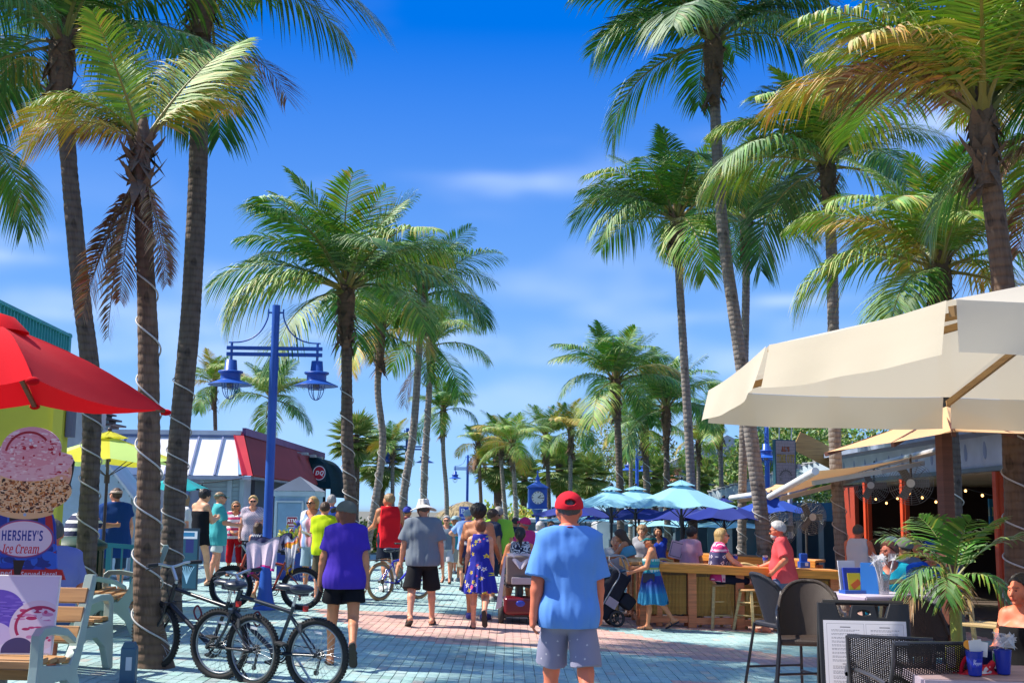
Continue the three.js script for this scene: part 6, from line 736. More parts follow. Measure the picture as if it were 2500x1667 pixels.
const wick = tex(128, 128, (u, v) => { const a = Math.floor(u * 8), b = Math.floor(v * 8), over = (a + b) % 2, f = over ? Math.abs(((u * 8) % 1) - .5) : Math.abs(((v * 8) % 1) - .5), k = .9 - 1.1 * f; return [k, k, k]; }, true, [14, 14]);
const wickA = tex(128, 128, (u, v) => { const x = ((u * 8) % 1), y = ((v * 8) % 1), hole = Math.abs(x - .5) > .40 && Math.abs(y - .5) > .34; return [1, 1, 1, hole ? 0 : 1]; }, false, [14, 14]);
const wickM = c => new THREE.MeshStandardMaterial({ color: new THREE.Color().setRGB(...c), roughness: .5, map: wick, bumpMap: wick, bumpScale: .003, alphaMap: null, side: THREE.DoubleSide });
function wicker(label, g, turn, c, seat, group) {
  const t = thing('wicker_chair', label, 'chair', g, turn, group), m = wickM(c), fm = M([.012, .012, .018], .32), W = .25, D = .24, hb = seat + .42;
  for (const x of [-1, 1]) { gb().rod(V(x * W, seat, D), V(x * (W + .06), 0, D + .04), .014).to('leg', fm, t); gb().rod(V(x * (W - .01), seat, -D), V(x * (W + .05), 0, -D - .1), .014).to('leg', fm, t); gb().tube([V(x * W, seat, D), V(x * (W + .02), seat + .18, D), V(x * (W + .02), seat + .22, D - .06), V(x * (W + .005), seat + .24, -D + .08), V(x * (W - .03), hb - .05, -D - .02)], .014, 20, 7).to('arm', fm, t); if (seat > .6) gb().rod(V(x * (W + .04), .3, D + .02), V(x * (W + .035), .3, -D - .05), .011).to('stretcher', fm, t); }
  if (seat > .6) gb().rod(V(-W - .04, .25, D + .02), V(W + .04, .25, D + .02), .012).to('stretcher', fm, t); gb().box(2 * W, .05, 2 * D, 0, seat, 0, 0, 0, 0, .02).to('seat', m, t);
  const b = gb().sm(), N = 14, K = 10, f = (u, v) => { const x = (u - .5) * 2, top = seat + .16 + .30 * Math.sqrt(Math.max(0, 1 - Math.pow(Math.abs(x), 2.6))), y = lerp(seat + .02, top, v); return V(x * (W + .01), y, -D + .02 + .13 * x * x - .14 * (y - seat) / .42); }; for (let i = 0; i < N; i++) for (let j = 0; j < K; j++) for (const o of [0, .016]) { const e = p => p.add(V(0, 0, o)); b.quad(e(f(i / N, j / K)), e(f((i + 1) / N, j / K)), e(f((i + 1) / N, (j + 1) / K)), e(f(i / N, (j + 1) / K))); } b.to('backrest', m, t); gb().tube([...Array(15)].map((_, i) => f(i / 14, 1).add(V(0, 0, .008))), .018, 40, 7).to('back_frame', m, t);
  return t;
}
wicker('tall black wicker bar chair turned away, nearer the bar', GD(1925, 11.0), 1.85, [.03, .03, .045], .70, 'tall wicker bar chairs');
wicker('tall brown black wicker bar chair whose back faces us, beside the menu board', GD(1972, 9.9), 2.95 + Math.PI, [.06, .036, .024], .67, 'tall wicker bar chairs');
wicker('black and white wicker chair behind the potted palm', GD(2200, 11.2), -1.0, [.16, .16, .18], .7);
wicker('black chair half hidden under the potted palm fronds', GD(2235, 10.2), 2.6, [.02, .02, .025], .6);
const netA = tex(64, 64, (u, v) => { const a = Math.abs(((u * 8) % 1) - .5), b = Math.abs(((v * 8 + .5 * (Math.floor(u * 8) % 2)) % 1) - .5); return [1, 1, 1, a + b < .37 ? 0 : 1]; }, false, [9, 9]);
const netM = new THREE.MeshStandardMaterial({ color: 0x1c1a1c, roughness: .6, alphaMap: netA, alphaTest: .5, side: THREE.DoubleSide });
netM.alphaMap = tex(64, 64, (u, v) => { const a = Math.abs(((u * 8) % 1) - .5), b = Math.abs(((v * 8 + .5 * (Math.floor(u * 8) % 2)) % 1) - .5), k = a + b < .36 ? 0 : 1; return [k, k, k]; }, false, [9, 9]);
function meshChair(label, g, turn) {
  const t = thing('mesh_chair', label, 'chair', g, turn, 'grey mesh patio chairs'), fm = M([.10, .10, .12], .3, { metalness: .6 }), W = .27, A = V(-W, .42, -.2), f = (u, v) => V((u - .5) * 2 * W, .44 + .46 * v, -.2 - .16 * v - .05 * Math.sin(v * 2.6) + .03 * (1 - 4 * (u - .5) ** 2) * -1);
  const b = gb(); for (let i = 0; i < 8; i++) for (let j = 0; j < 8; j++) b.quad(f(i / 8, j / 8), f((i + 1) / 8, j / 8), f((i + 1) / 8, (j + 1) / 8), f(i / 8, (j + 1) / 8)); b.to('backrest', netM, t); const s = gb(); s.quad(V(-W, .43, .25), V(W, .43, .25), V(W, .43, -.2), V(-W, .43, -.2)); s.to('seat', netM, t);
  gb().tube([V(-W, .3, -.16), f(0, .3), f(0, .7), f(0, 1)], .014, 16, 7).tube([V(W, .3, -.16), f(1, .3), f(1, .7), f(1, 1)], .014, 16, 7).beam(f(0, 1), f(1, 1), .03, .022).to('back_frame', fm, t); gb().beam(V(-W, .43, .26), V(W, .43, .26), .03, .03).beam(V(-W, .43, .26), V(-W, .43, -.2), .03, .03).beam(V(W, .43, .26), V(W, .43, -.2), .03, .03).to('seat_frame', fm, t);
  for (const x of [-1, 1]) { gb().tube([V(x * (W + .02), .64, -.30), V(x * (W + .04), .67, -.1), V(x * (W + .04), .66, .2), V(x * (W + .03), .6, .27), V(x * (W + .02), .3, .29), V(x * (W + .03), 0, .3)], .016, 26, 7).to('arm', fm, t); gb().rod(V(x * W, .44, -.18), V(x * (W + .03), 0, -.3), .014).to('leg', fm, t); } return t;
}
meshChair('grey mesh patio chair nearest to us at the bottom right', GD(2205, 8.0), Math.PI + .12); meshChair('dark mesh patio chair turned sideways in front of the menu board', GD(2175, 8.3), 2.75);
// ---------- menu board ----------
{
  const g = GD(2100, 8.7), t = thing('menu_board', 'black folding pavement sign holding a white menu sheet', 'menu board', g, -.12), bk = M([.014, .014, .016], .4), H = 1.07, W = .63;
  const panel = (s) => { const sh = new THREE.Shape([[-W / 2, 0], [W / 2, 0], [W / 2, H], [W * .30, H], [W * .25, H - .1], [W * .15, H - .1], [W * .12, H - .015], [-W * .12, H - .015], [-W * .15, H - .1], [-W * .27, H - .1], [-W * .32, H], [-W / 2, H]].map(p => new THREE.Vector2(...p))), hole = new THREE.Path(); hole.absellipse(.0, H - .065, .05, .024, 0, 6.283); sh.holes.push(hole); const q = new THREE.ExtrudeGeometry(sh, { depth: .03, bevelEnabled: true, bevelSize: .006, bevelThickness: .006, bevelSegments: 1 }); const m = mesh(q, bk, s > 0 ? 'front_panel' : 'back_panel', t); m.rotation.x = -s * .17; m.position.set(0, 0, s * .19 - .015); return m; };
  const f = panel(1); panel(-1); gb().cyl(.02, .02, W * .9, 0, H - .005, 0, 8, 0, 0, Math.PI / 2).to('hinge', bk, t);
  const tx = canvasTex(768, 1100, (c, w, h) => { c.fillStyle = '#e9e7ee'; c.fillRect(0, 0, w, h); c.strokeStyle = '#6a6872'; c.lineWidth = 2; const r = rng(12); const box = (x, y, bw, bh, title) => { c.strokeRect(x, y, bw, bh); c.fillStyle = '#3c3a48'; let yy = y + 26; c.fillRect(x + bw * .36, yy, bw * .28, 7); yy += 26; while (yy < y + bh - 22) { const lines = 2 + Math.floor(r() * 2); for (let i = 0; i < lines && yy < y + bh - 22; i++) { let xx = x + bw * .12; const end = x + bw * (i === lines - 1 ? .4 + r() * .45 : .86); while (xx < end) { const l = 6 + r() * 20; c.fillStyle = i ? '#7b7986' : '#55525f'; c.fillRect(xx, yy, l, 4); xx += l + 5; } yy += 10; } yy += 12; if (r() < .12) { c.fillStyle = '#3c3a48'; c.fillRect(x + bw * .38, yy, bw * .24, 6); yy += 20; } } }; box(30, 28, 345, 520); box(30, 566, 345, 510); box(395, 28, 345, 520); box(395, 566, 345, 510); });
  const s = mesh(new THREE.BoxGeometry(W - .05, .9, .004), M([.9, .9, .9], .3, { map: tx }), 'menu_sheet', f); s.position.set(0, .50, .039);
}
// ---------- tables and what stands on them ----------
{
  const p = P(2135, 1453, 10.3), g = V(p.x, gy(p.x, p.z), p.z), y = p.y - g.y, t = thing('high_table', 'white topped high square table left of the potted palm', 'table', g, .35), top = paint([.62, .56, .64], .35); for (let i = 0; i < 4; i++) gb().box(.158, .03, .64, -.24 + i * .16, y, 0, 0, 0, 0, .003).to('top_plank', top, t); gb().box(.66, .05, .02, 0, y - .02, .33).box(.02, .05, .66, .33, y - .02, 0).box(.02, .05, .66, -.33, y - .02, 0).to('edge_band', paint([.52, .44, .58], .4), t); gb().cyl(.035, .035, y, 0, y / 2, 0).box(.55, .03, .08, 0, .02, 0).box(.08, .03, .55, 0, .021, 0).to('pedestal', M([.03, .03, .03], .4), t);
  const at = (x, z) => V(p.x + x, p.y + .015, p.z + z);
  const bl = M([.02, .09, .42], .4), c1 = thing('menu_caddy', 'blue leaning menu holder with yellow card on the high table', 'menu holder', at(-.19, .02), .2); gb().box(.17, .22, .02, 0, .11, 0, -.2, 0, .0, .004).to('card', M([.02, .05, .4], .4), c1); gb().box(.12, .15, .004, .01, .1, .018, -.2).to('yellow_print', M([.66, .55, .03], .5), c1); gb().box(.09, .05, .003, .02, .08, .028, -.2, 0, .6).to('orange_print', M([.6, .12, .02], .5), c1); gb().box(.16, .26, .008, -.02, .15, -.05, -.2).to('white_card', M([.7, .7, .74], .5), c1); gb().box(.2, .03, .12, 0, .015, 0).to('foot', bl, c1);
  const c2 = thing('menu_folder', 'bright blue menu folder standing beside the cutlery glass', 'menu', at(-.05, .05), -.35); gb().box(.15, .27, .012, 0, .13, 0, -.15, 0, 0, .003).to('cover', M([.02, .14, .46], .35), c2);
  const c3 = thing('cutlery_glass', 'glass tumbler of plastic wrapped cutlery on the high table', 'glass', at(.06, .08)); gb().lathe([[.04, 0], [.045, .01], [.055, .17], [.052, .17], [.042, .015], [0, .015]]).to('tumbler', M([.75, .75, .78], .08, { transmission: .85 }), c3); const r = rng(6); for (let i = 0; i < 9; i++) { const a = r() * 6.28, e = V(Math.cos(a) * (.05 + .07 * r()), .24 + .07 * r(), Math.sin(a) * .06); gb().rod(V(Math.cos(a) * .02, .03, Math.sin(a) * .02), e, .006, .009, 5).to('fork', M([.62, .62, .66], .3), c3); const w = gb(); for (let k = 0; k < 5; k++) { const q = () => e.clone().add(V((r() - .5) * .11, (r() - .4) * .10, (r() - .5) * .09)); w.tri(q(), q(), q()); } w.to('wrapper', M([.75, .76, .8], .12, { transmission: .5, side: THREE.DoubleSide }), c3); }
}
{
  const p = P(2420, 1646, 7.6), g = V(p.x, gy(p.x, p.z), p.z), y = p.y - g.y, t = thing('dining_table', 'low dining table at the bottom right corner with mosaic edge', 'table', g, -.12); for (let i = 0; i < 5; i++) gb().box(1.0, .028, .156, 0, y, -.32 + i * .16, 0, 0, 0, .003).to('top_plank', wood([.34, .25, .28]), t); gb().box(1.0, .06, .02, 0, y - .02, .42).box(.02, .06, .82, -.51, y - .02, 0).to('edge_band', paint([.5, .42, .52], .4), t); for (const [a, b] of [[-1, -1], [1, -1], [1, 1], [-1, 1]]) gb().box(.06, y, .06, a * .44, y / 2, b * .34).to('leg', M([.03, .03, .03], .5), t);
  const put = (px, dz) => { const q = P(px, 1646, 7.6 + dz); return V(q.x, p.y + .014, q.z); };
  function cup(label, q, name) { const c = thing('plastic_cup', label, 'cup', q, 0); gb().lathe([[0, .003], [.036, .003], [.04, .01], [.053, .15], [.056, .152], [.053, .155], [.05, .15], [.036, .012], [0, .012]], 0, 0, 0, 24).to('cup', M([.012, .035, .36], .25), c); return c; }
  const c = cup('blue plastic cup printed Dr Pepper in front of the napkin holder', put(2382, -.2)); const lt = canvasTex(256, 128, (k, w, h) => { k.fillStyle = '#1330b8'; k.fillRect(0, 0, w, h); k.fillStyle = '#dfe4ff'; k.font = 'italic bold 46px serif'; k.textAlign = 'center'; k.fillText('Dr', 70, 50); k.font = 'italic bold 58px serif'; k.fillText('Pepper', 138, 92); }); const lab = new THREE.CylinderGeometry(.0505, .0445, .055, 16, 1, true, -.75, 1.5); const lm = mesh(lab, M([.9, .9, .9], .3, { map: lt }), 'print', c); lm.position.y = .085; lm.scale.set(1.01, 1, 1.01);
  gb().box(.09, .10, .006, .01, .17, 0, 0, .3, .1).box(.1, .09, .006, .04, .165, -.02, 0, -.5, -.1).to('napkin', M([.7, .7, .7], .8), c); gb().rod(V(.01, .05, 0), V(.0, .23, 0), .003).to('straw', M([.7, .7, .7], .5), c); gb().cyl(.03, .03, .004, -.035, .19, 0, 12, 1.2).to('orange_slice', M([.7, .28, .02], .5), c);
  const c5 = cup('blue plastic cup holding wrapped cutlery, right of the napkin holder', put(2452, -.12)); const r = rng(9), w = gb(); for (let k = 0; k < 22; k++) { const q = () => V((r() - .5) * .16, .15 + r() * .12, (r() - .5) * .12); w.tri(q(), q(), q()); } w.to('wrapper', M([.75, .76, .8], .12, { transmission: .55, side: THREE.DoubleSide }), c5);
  const n = thing('napkin_holder', 'dark navy rounded napkin dispenser with white and green cards', 'napkin holder', put(2405, .05), -.1); gb().box(.27, .15, .13, 0, .078, 0, 0, 0, 0, .03).to('case', M([.008, .016, .07], .25), n); gb().box(.04, .11, .004, -.095, .08, .066).box(.05, .11, .004, .06, .08, .066).to('card', M([.6, .62, .66], .5), n); gb().box(.045, .06, .004, .062, .09, .069).to('green_print', M([.03, .3, .06], .5), n);
  const yc = thing('table_card', 'lime yellow table card behind the mesh chair', 'card', put(2342, .1), .1); gb().box(.17, .16, .006, 0, .08, 0, -.1).to('card', M([.55, .55, .05], .5), yc); gb().box(.06, .13, .003, -.05, .08, .006, -.1).to('white_print', M([.65, .62, .6], .5), yc);
  const pl = thing('red_bag', 'red cloth bag with white pattern hanging beside the nearest mesh chair', 'bag', P(2385, 1672, 7.5)); const bag = surf((x, y, z) => smin(ell(V(0, 0, 0), .17, .11, .1)(x, y, z), cap(V(.03, .05, 0), V(.1, .13, .02), .03, .012)(x, y, z), .05) + .025 * (fbm(x * 14 + 3, y * 14, z * 14, 2) - .5) * 2, [-.25, -.17, -.17], [.25, .2, .17], .012); mesh(bag, new THREE.MeshStandardMaterial({ roughness: .9, map: tex(128, 128, (u, v) => pn(u, v, 5, 3) > .57 && v > .3 ? [.65, .6, .6] : [.55, .012, .03], true, [4, 4]) }), 'bag_body', pl); gb().tube([V(.05, .08, 0), V(.0, .2, 0), V(-.08, .15, .02), V(-.1, .05, 0)], .012, 20, 6).to('handle', cloth([.55, .012, .03]), pl);
}
// ---------- young potted palm ----------
{
  const g = GD(2332, 9.3), t = thing('young_fan_palm', 'young green palm with broad leaflets in front of the dark square pole', 'palm plant', g, 0), top = P(2330, 1420, 9.3).sub(g); const stemM = M([.25, .30, .05], .5); gb().tube([V(0, 0, 0), V(-.02, top.y * .5, 0), top.clone()], .045, 16, 10).to('stem', stemM, t); gb().lathe([[.1, 0], [.095, .5], [.06, .52]], -.16, 0, .05, 14).to('old_trunk', barkM([.4, .38, .36]), t);
  const L = (seed, o) => { const k = 'yp' + seed; return FR[k] = FR[k] || frondGeo(seed, { n: 20, lw: .040, ll: .44, hang: .35, cut: .2, ...o }); };
  [[1, { el0: 1.1, droop: 1.35, pal: 'green', twist: .5 }, 3.0, .95], [2, { el0: 1.25, droop: .9, pal: 'green', twist: .5 }, 1.9, .9], [3, { el0: 1.2, droop: 1.1, pal: 'green', twist: .4 }, .35, .95], [4, { el0: .95, droop: 1.3, pal: 'dark', twist: .3 }, -.2, 1.15], [5, { el0: .8, droop: 2.4, pal: 'mid', hang: .9 }, 3.5, .75], [6, { el0: .6, droop: 2.3, hang: .9 }, 4.2, .7], [7, { el0: .5, droop: 2.2, hang: .9 }, 2.7, .75], [8, { el0: .6, droop: 2.2, hang: .8 }, -.8, .7], [9, { el0: 1.3, droop: .9, pal: 'dark', twist: .4 }, -1.5, .85], [10, { el0: .3, droop: 1.9, pal: 'dead', hang: 1 }, 3.3, .7], [11, { el0: .3, droop: 1.9, pal: 'dead', hang: 1 }, 4.4, .55], [12, { el0: 1.0, droop: 1.6, pal: 'lime' }, 2.4, .7]].forEach(([s, o, az, l]) => { if (o.pal === 'mid') o.pal = 'green'; const f = mesh(L(s, o), o.pal === 'dead' ? deadM : leafM, 'frond', t); f.position.copy(top); f.rotation.y = az; f.scale.setScalar(l * .74); });
}
// ---------- blue umbrellas over the bar ----------
const cyan = canopyM([.30, .62, .80], .3), navy = canopyM([.02, .035, .22], .12), navy2 = canopyM([.03, .045, .22], .12), royal = canopyM([.03, .08, .40], .15);
const um = (label, px, d, yr, ya, R, mat, turn) => umbrella('market_umbrella', label, GD(px, d), { R, rim: hAt(GD(px, d), yr), rise: (yr - ya) / 2900 * d, mat, turn, group: 'market umbrellas over the bar' });
um('largest cyan umbrella, its peak in front of the slender palm', 1664, 20.5, 1231, 1175, 1.02, cyan, .2); um('cyan umbrella directly right of the red cap', 1493, 21, 1231, 1192, .78, cyan, .5); um('pale cyan umbrella between and behind the two near cyan ones', 1552, 24, 1226, 1190, .95, cyan, .1);
um('navy umbrella with its left tip beside the clock post', 1405, 24, 1256, 1222, .92, [navy, navy2], .25); um('navy umbrella under the middle cyan canopies', 1560, 25.5, 1262, 1232, 1.15, [navy, navy2], .6); um('navy umbrella in the shade of the largest cyan canopy', 1668, 23.5, 1262, 1228, .95, [navy2, navy], .2); um('navy and violet umbrella right of the largest cyan canopy', 1768, 22.5, 1258, 1218, .85, [navy2, navy], .35); um('royal blue umbrella behind the tallest right hand palm', 1885, 24.5, 1240, 1203, .82, royal, .15);
um('far cyan umbrella seen below the navy ones, further left', 1430, 36, 1268, 1255, 1.4, cyan, .2); um('far cyan umbrella seen below the navy ones, in the middle', 1640, 34, 1278, 1262, 1.3, cyan, .4); um('far cyan umbrella seen below the navy ones, further right', 1780, 33, 1280, 1262, 1.3, cyan, .1);
// ---------- open fronted restaurant ----------
{
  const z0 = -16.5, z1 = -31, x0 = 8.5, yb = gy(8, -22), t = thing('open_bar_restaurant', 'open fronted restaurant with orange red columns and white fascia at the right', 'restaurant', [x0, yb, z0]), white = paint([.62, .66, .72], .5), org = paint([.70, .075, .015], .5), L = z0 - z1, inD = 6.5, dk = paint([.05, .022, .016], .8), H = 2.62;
  for (let i = 0; i < 12; i++) gb().box(.06, .58, L / 12 - .012, -.02, H + .42, -(i + .5) * L / 12, 0, 0, .05).to('fascia_panel', white, t); for (let i = 0; i < 14; i++) gb().sph(.16, -.05, H + .45, -2 - i * .9, .12, 1.1, .5, 12).to('fascia_oval', paint([.34, .40, .55], .6), t);  // row of flattened blue-grey ovals along the fascia
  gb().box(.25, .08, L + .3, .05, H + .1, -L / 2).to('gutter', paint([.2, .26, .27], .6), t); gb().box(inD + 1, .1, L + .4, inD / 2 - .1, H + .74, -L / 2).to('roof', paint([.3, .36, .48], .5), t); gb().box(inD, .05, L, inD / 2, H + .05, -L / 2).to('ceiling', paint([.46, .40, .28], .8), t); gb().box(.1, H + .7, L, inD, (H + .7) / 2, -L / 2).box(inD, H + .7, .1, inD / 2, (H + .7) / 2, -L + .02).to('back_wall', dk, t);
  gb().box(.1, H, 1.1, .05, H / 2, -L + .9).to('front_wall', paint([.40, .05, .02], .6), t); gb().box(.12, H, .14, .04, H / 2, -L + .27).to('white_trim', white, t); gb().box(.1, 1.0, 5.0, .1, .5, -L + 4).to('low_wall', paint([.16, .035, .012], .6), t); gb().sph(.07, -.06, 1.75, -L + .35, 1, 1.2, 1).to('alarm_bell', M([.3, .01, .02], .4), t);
  for (const z of [12.0, 9.3, 4.3, -.2]) gb().box(.16, H + .1, .16, .0, H / 2, -z, 0, 0, 0, .01).box(.05, H, .02, 0, H / 2, -z + .1).to('column', org, t); gb().box(inD, .12, L, inD / 2, .03, -L / 2).to('floor', paint([.12, .09, .07], .7), t);
  const wire = gb(), bm = M([.7, .55, .3], .3, { emissive: new THREE.Color().setRGB(1, .52, .16), emissiveIntensity: 3 }); for (let i = 0; i < 15; i++) { const z = -1 - i * .82, y = 2.28 - .1 * Math.sin(i * 1.57); gb().sph(.026, .35, y, z, 1, 1.1, 1, 8).to('bulb', bm, t); wire.rod(V(.35, y + .05, z), V(.35, 2.33 - .1 * Math.sin((i + 1) * 1.57), z - .82), .006); } wire.to('light_cable', M([.02, .02, .02], .7), t);
  const sg = canvasTex(256, 128, (g, w, h) => { g.fillStyle = '#1b7f9c'; g.fillRect(0, 0, w, h); g.fillStyle = '#d8d27a'; g.font = 'bold 60px serif'; g.textAlign = 'left'; g.fillText('Mango R', 12, 84, 236); }); const s = mesh(new THREE.BoxGeometry(.03, .5, 1.3), M([.8, .8, .8], .6, { map: sg }), 'hanging_sign', t); s.position.set(1.2, 1.98, -6.9); s.rotation.y = -.9;
  for (const [x, z] of [[1.5, -2.6], [2, -5.5], [2.2, -8.5], [2, -11]]) { const r = gb(); r.box(.6, .7, .4, 4, 1.5, z); r.to('back_bar_shelf', paint([.03, .045, .06], .5), t); } for (let i = 0; i < 14; i++) gb().cyl(.04, .045, .24, 3.6, 1.97, -2 - i * .75, 8).to('bottle', M([[.03, .1, .05], [.2, .1, .02], [.03, .06, .2], [.3, .3, .3]][i % 4], .2), t);
  gb().box(.2, .12, .32, .5, 2.45, -2.5, 0, 0, .3).rod(V(.5, 2.5, -2.5), V(.5, 2.65, -2.3), .02).to('camera_mount', white, t); gb().box(.22, .28, .3, .4, 2.36, -.9).to('speaker', M([.02, .02, .02], .6), t);
}
function fan(label, p, turn, R, gr) {
  const g = V(p.x, gy(p.x, p.z), p.z), y = p.y - g.y, t = thing('drum_fan', label, 'fan', g, turn, gr), m = M([.28, .28, .27], .4, { metalness: .6 }), c = gb(); for (let i = 0; i < 9; i++) c.add(new THREE.TorusGeometry(R * (.2 + .1 * i), .004, 4, 28), 0, y, .10 - .06 * (i / 8) ** 2); for (let i = 0; i < 16; i++) { const a = i / 16 * 6.283; c.tube([V(0, y, .11), V(Math.cos(a) * R * .6, y + Math.sin(a) * R * .6, .09), V(Math.cos(a) * R, y + Math.sin(a) * R, .0), V(Math.cos(a) * R * .8, y + Math.sin(a) * R * .8, -.08), V(0, y, -.1)], .003, 12, 4); } c.to('cage', m, t); const b = gb(); for (let i = 0; i < 3; i++) b.box(R * .75, R * .38, .01, Math.cos(i * 2.094) * R * .45, y + Math.sin(i * 2.094) * R * .45, .0, .3, 0, i * 2.094); b.to('blade', M([.20, .20, .19], .4), t); gb().cyl(.07, .07, .02, 0, y, .115, 14, Math.PI / 2).to('badge', M([.7, .68, .6], .4), t); gb().cyl(.08, .07, .16, 0, y, -.12, 12, Math.PI / 2).to('motor', M([.05, .05, .05], .5), t); return t;
}
[['grey drum fan on a stand in front of the shop behind the bar', P(1977, 1262, 22), .3, .33], ['second drum fan lower left of the stand fan, in shade', P(1905, 1290, 23), .1, .33], ['drum fan between the first two orange columns', P(2130, 1185, 24), -.5, .36], ['drum fan right of the middle orange column', P(2225, 1180, 20), -.35, .36]].forEach(([l, p, a, r], i) => { const t = fan(l, p, a, r, 'drum fans along the bars'), y = p.y - t.position.y; if (i < 2) gb().rod(V(0, 0, -.12), V(0, y, -.12), .025).cyl(.28, .3, .05, 0, .03, -.12, 16).to('stand', M([.05, .05, .05], .5), t); else gb().rod(V(0, y, -.12), V(0, y + .5, -.3), .02).to('bracket', M([.05, .05, .05], .5), t); });
// ---------- shop with awnings and sign ----------
{
  const g = GD(1900, 32), t = thing('awning_shop', 'grey shop behind the bar with rough shingle eave and blue shaded front', 'shop', g), o = g; const q = (x, y, d) => P(x, y, d).sub(o);
  const a = q(1735, 1215, 36), b = q(2050, 1128, 31), e = V(3.5, 0, 3); gb().beam(a, b, .1, .3).to('fascia', paint([.5, .6, .68], .6), t); for (let i = 0; i < 26; i++) { const c = a.clone().lerp(b, (i + .5) / 26); gb().box(.24, .035, .3, c.x, c.y + .165 + .012 * (i % 3), c.z - .1, .12, 0, .02 * (i % 2)).to('shingle', paint([.30, .31, .31], .9), t); }
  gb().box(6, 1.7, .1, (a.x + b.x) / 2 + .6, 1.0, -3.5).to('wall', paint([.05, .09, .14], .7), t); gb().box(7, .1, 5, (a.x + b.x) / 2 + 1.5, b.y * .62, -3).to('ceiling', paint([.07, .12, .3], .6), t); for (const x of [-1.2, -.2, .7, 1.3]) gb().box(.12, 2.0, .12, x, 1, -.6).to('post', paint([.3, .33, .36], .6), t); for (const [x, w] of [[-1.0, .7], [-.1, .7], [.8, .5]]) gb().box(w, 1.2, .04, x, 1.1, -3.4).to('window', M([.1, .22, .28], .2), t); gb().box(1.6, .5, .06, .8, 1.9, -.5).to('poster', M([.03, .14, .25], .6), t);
  gb().beam(q(1945, 1075, 30), q(2042, 1125, 30), .05, .5).to('side_board', wood([.42, .26, .09]), t);
}
function awning(label, a, b, c, d, ar) {
  const t = thing('awning', label, 'awning', a), q = p => p.clone().sub(a), g = gb(), N = 8, at = (u, v) => q(a).lerp(q(b), u).lerp(q(d).lerp(q(c), u), v).add(V(0, -.05 * Math.sin(v * 3.14), 0)); for (let i = 0; i < N; i++) for (let j = 0; j < N; j++) g.quad(at(i / N, j / N), at((i + 1) / N, j / N), at((i + 1) / N, (j + 1) / N), at(i / N, (j + 1) / N)); g.to('canvas', tanM, t); gb().rod(q(a), q(b), .055, .055, 12).to('front_tube', paint([.72, .74, .76], .4), t); gb().rod(q(d), q(c), .06, .06, 10).to('back_tube', paint([.5, .5, .5], .5), t); for (const u of [.12, .8]) { const s = at(u, .06).add(V(0, -.1, 0)), e = at(u + .05, .98).add(V(0, -.15, 0)), k = s.clone().lerp(e, .5).add(b.clone().sub(a).normalize().multiplyScalar(.5)).add(V(0, -.05, 0)); gb().beam(s, k, .05, .07).beam(k, e, .05, .07).to('folding_arm', paint([.6, .6, .58], .4), t); } return t;
}
awning('nearer retractable tan awning with white front tube beside the blue lamp post', P(1880, 1213, 20.5), P(1992, 1150, 17.0), P(2300, 1098, 19.5), P(2080, 1150, 24.5));
awning('smaller awning edge behind the blue lamp post', P(1785, 1215, 26), P(1868, 1203, 24), P(2010, 1160, 27), P(1900, 1180, 30));
{ // hanging shop sign
  const c = P(1916, 1128, 24.5), g = V(c.x, gy(c.x, c.z), c.z), t = thing('shop_sign', 'tall wooden hanging sign lettered TIME OUT with tubular brackets on top', 'sign', c, .35);
  const tx = canvasTex(256, 512, (k, w, h) => { k.fillStyle = '#a89c98'; k.fillRect(0, 0, w, h); k.strokeStyle = '#5f5660'; k.lineWidth = 2; for (let y = 0; y < h; y += 37) { k.beginPath(); k.moveTo(0, y); k.lineTo(w, y); k.stroke(); for (let x = (y / 37 % 2) * 40; x < w; x += 80) { k.beginPath(); k.moveTo(x, y); k.lineTo(x, y + 37); k.stroke(); } } k.textAlign = 'center'; k.lineWidth = 10; k.strokeStyle = '#15100c'; const T = (s, y, f, sx, c) => { k.font = f; k.strokeText(s, w / 2, y, sx); k.fillStyle = c; k.fillText(s, w / 2, y, sx); }; T('AL\'S', 128, 'bold 74px serif', 110, '#d8702a'); T('TIME OUT', 260, 'bold 128px serif', 236, '#d8b848'); k.strokeStyle = '#6c665c'; k.lineWidth = 14; k.beginPath(); k.arc(w / 2, 430, 74, 3.3, 6.1); k.stroke(); k.lineWidth = 5; for (let i = 0; i < 9; i++) { const a = 3.3 + i * .34; k.beginPath(); k.moveTo(w / 2 + Math.cos(a) * 40, 430 + Math.sin(a) * 40); k.lineTo(w / 2 + Math.cos(a) * 100, 430 + Math.sin(a) * 100); k.stroke(); } k.fillStyle = '#8c867a'; k.fillRect(40, 440, 30, 40); k.fillRect(186, 440, 30, 40); });
  gb().box(.5, .92, .09, 0, 0, 0).to('board', paint([.02, .10, .14], .5), t); const s = mesh(new THREE.PlaneGeometry(.46, .88), M([.85, .85, .85], .8, { map: tx }), 'lettering', t); s.position.z = .047; for (const x of [-.12, .18]) gb().tube([V(x, .46, 0), V(x, .75, 0), V(x - .06, .83, 0), V(x - .4, .83, -.05)], .012, 16, 6).to('bracket', M([.6, .6, .6], .4), t); gb().box(.07, 1.2, .07, .15, -.95, -.06).to('support', M([.5, .5, .52], .5), t); gb().cyl(.05, .05, .1, .33, -.08, 0).to('junction_box', M([.5, .5, .48], .5), t);
}
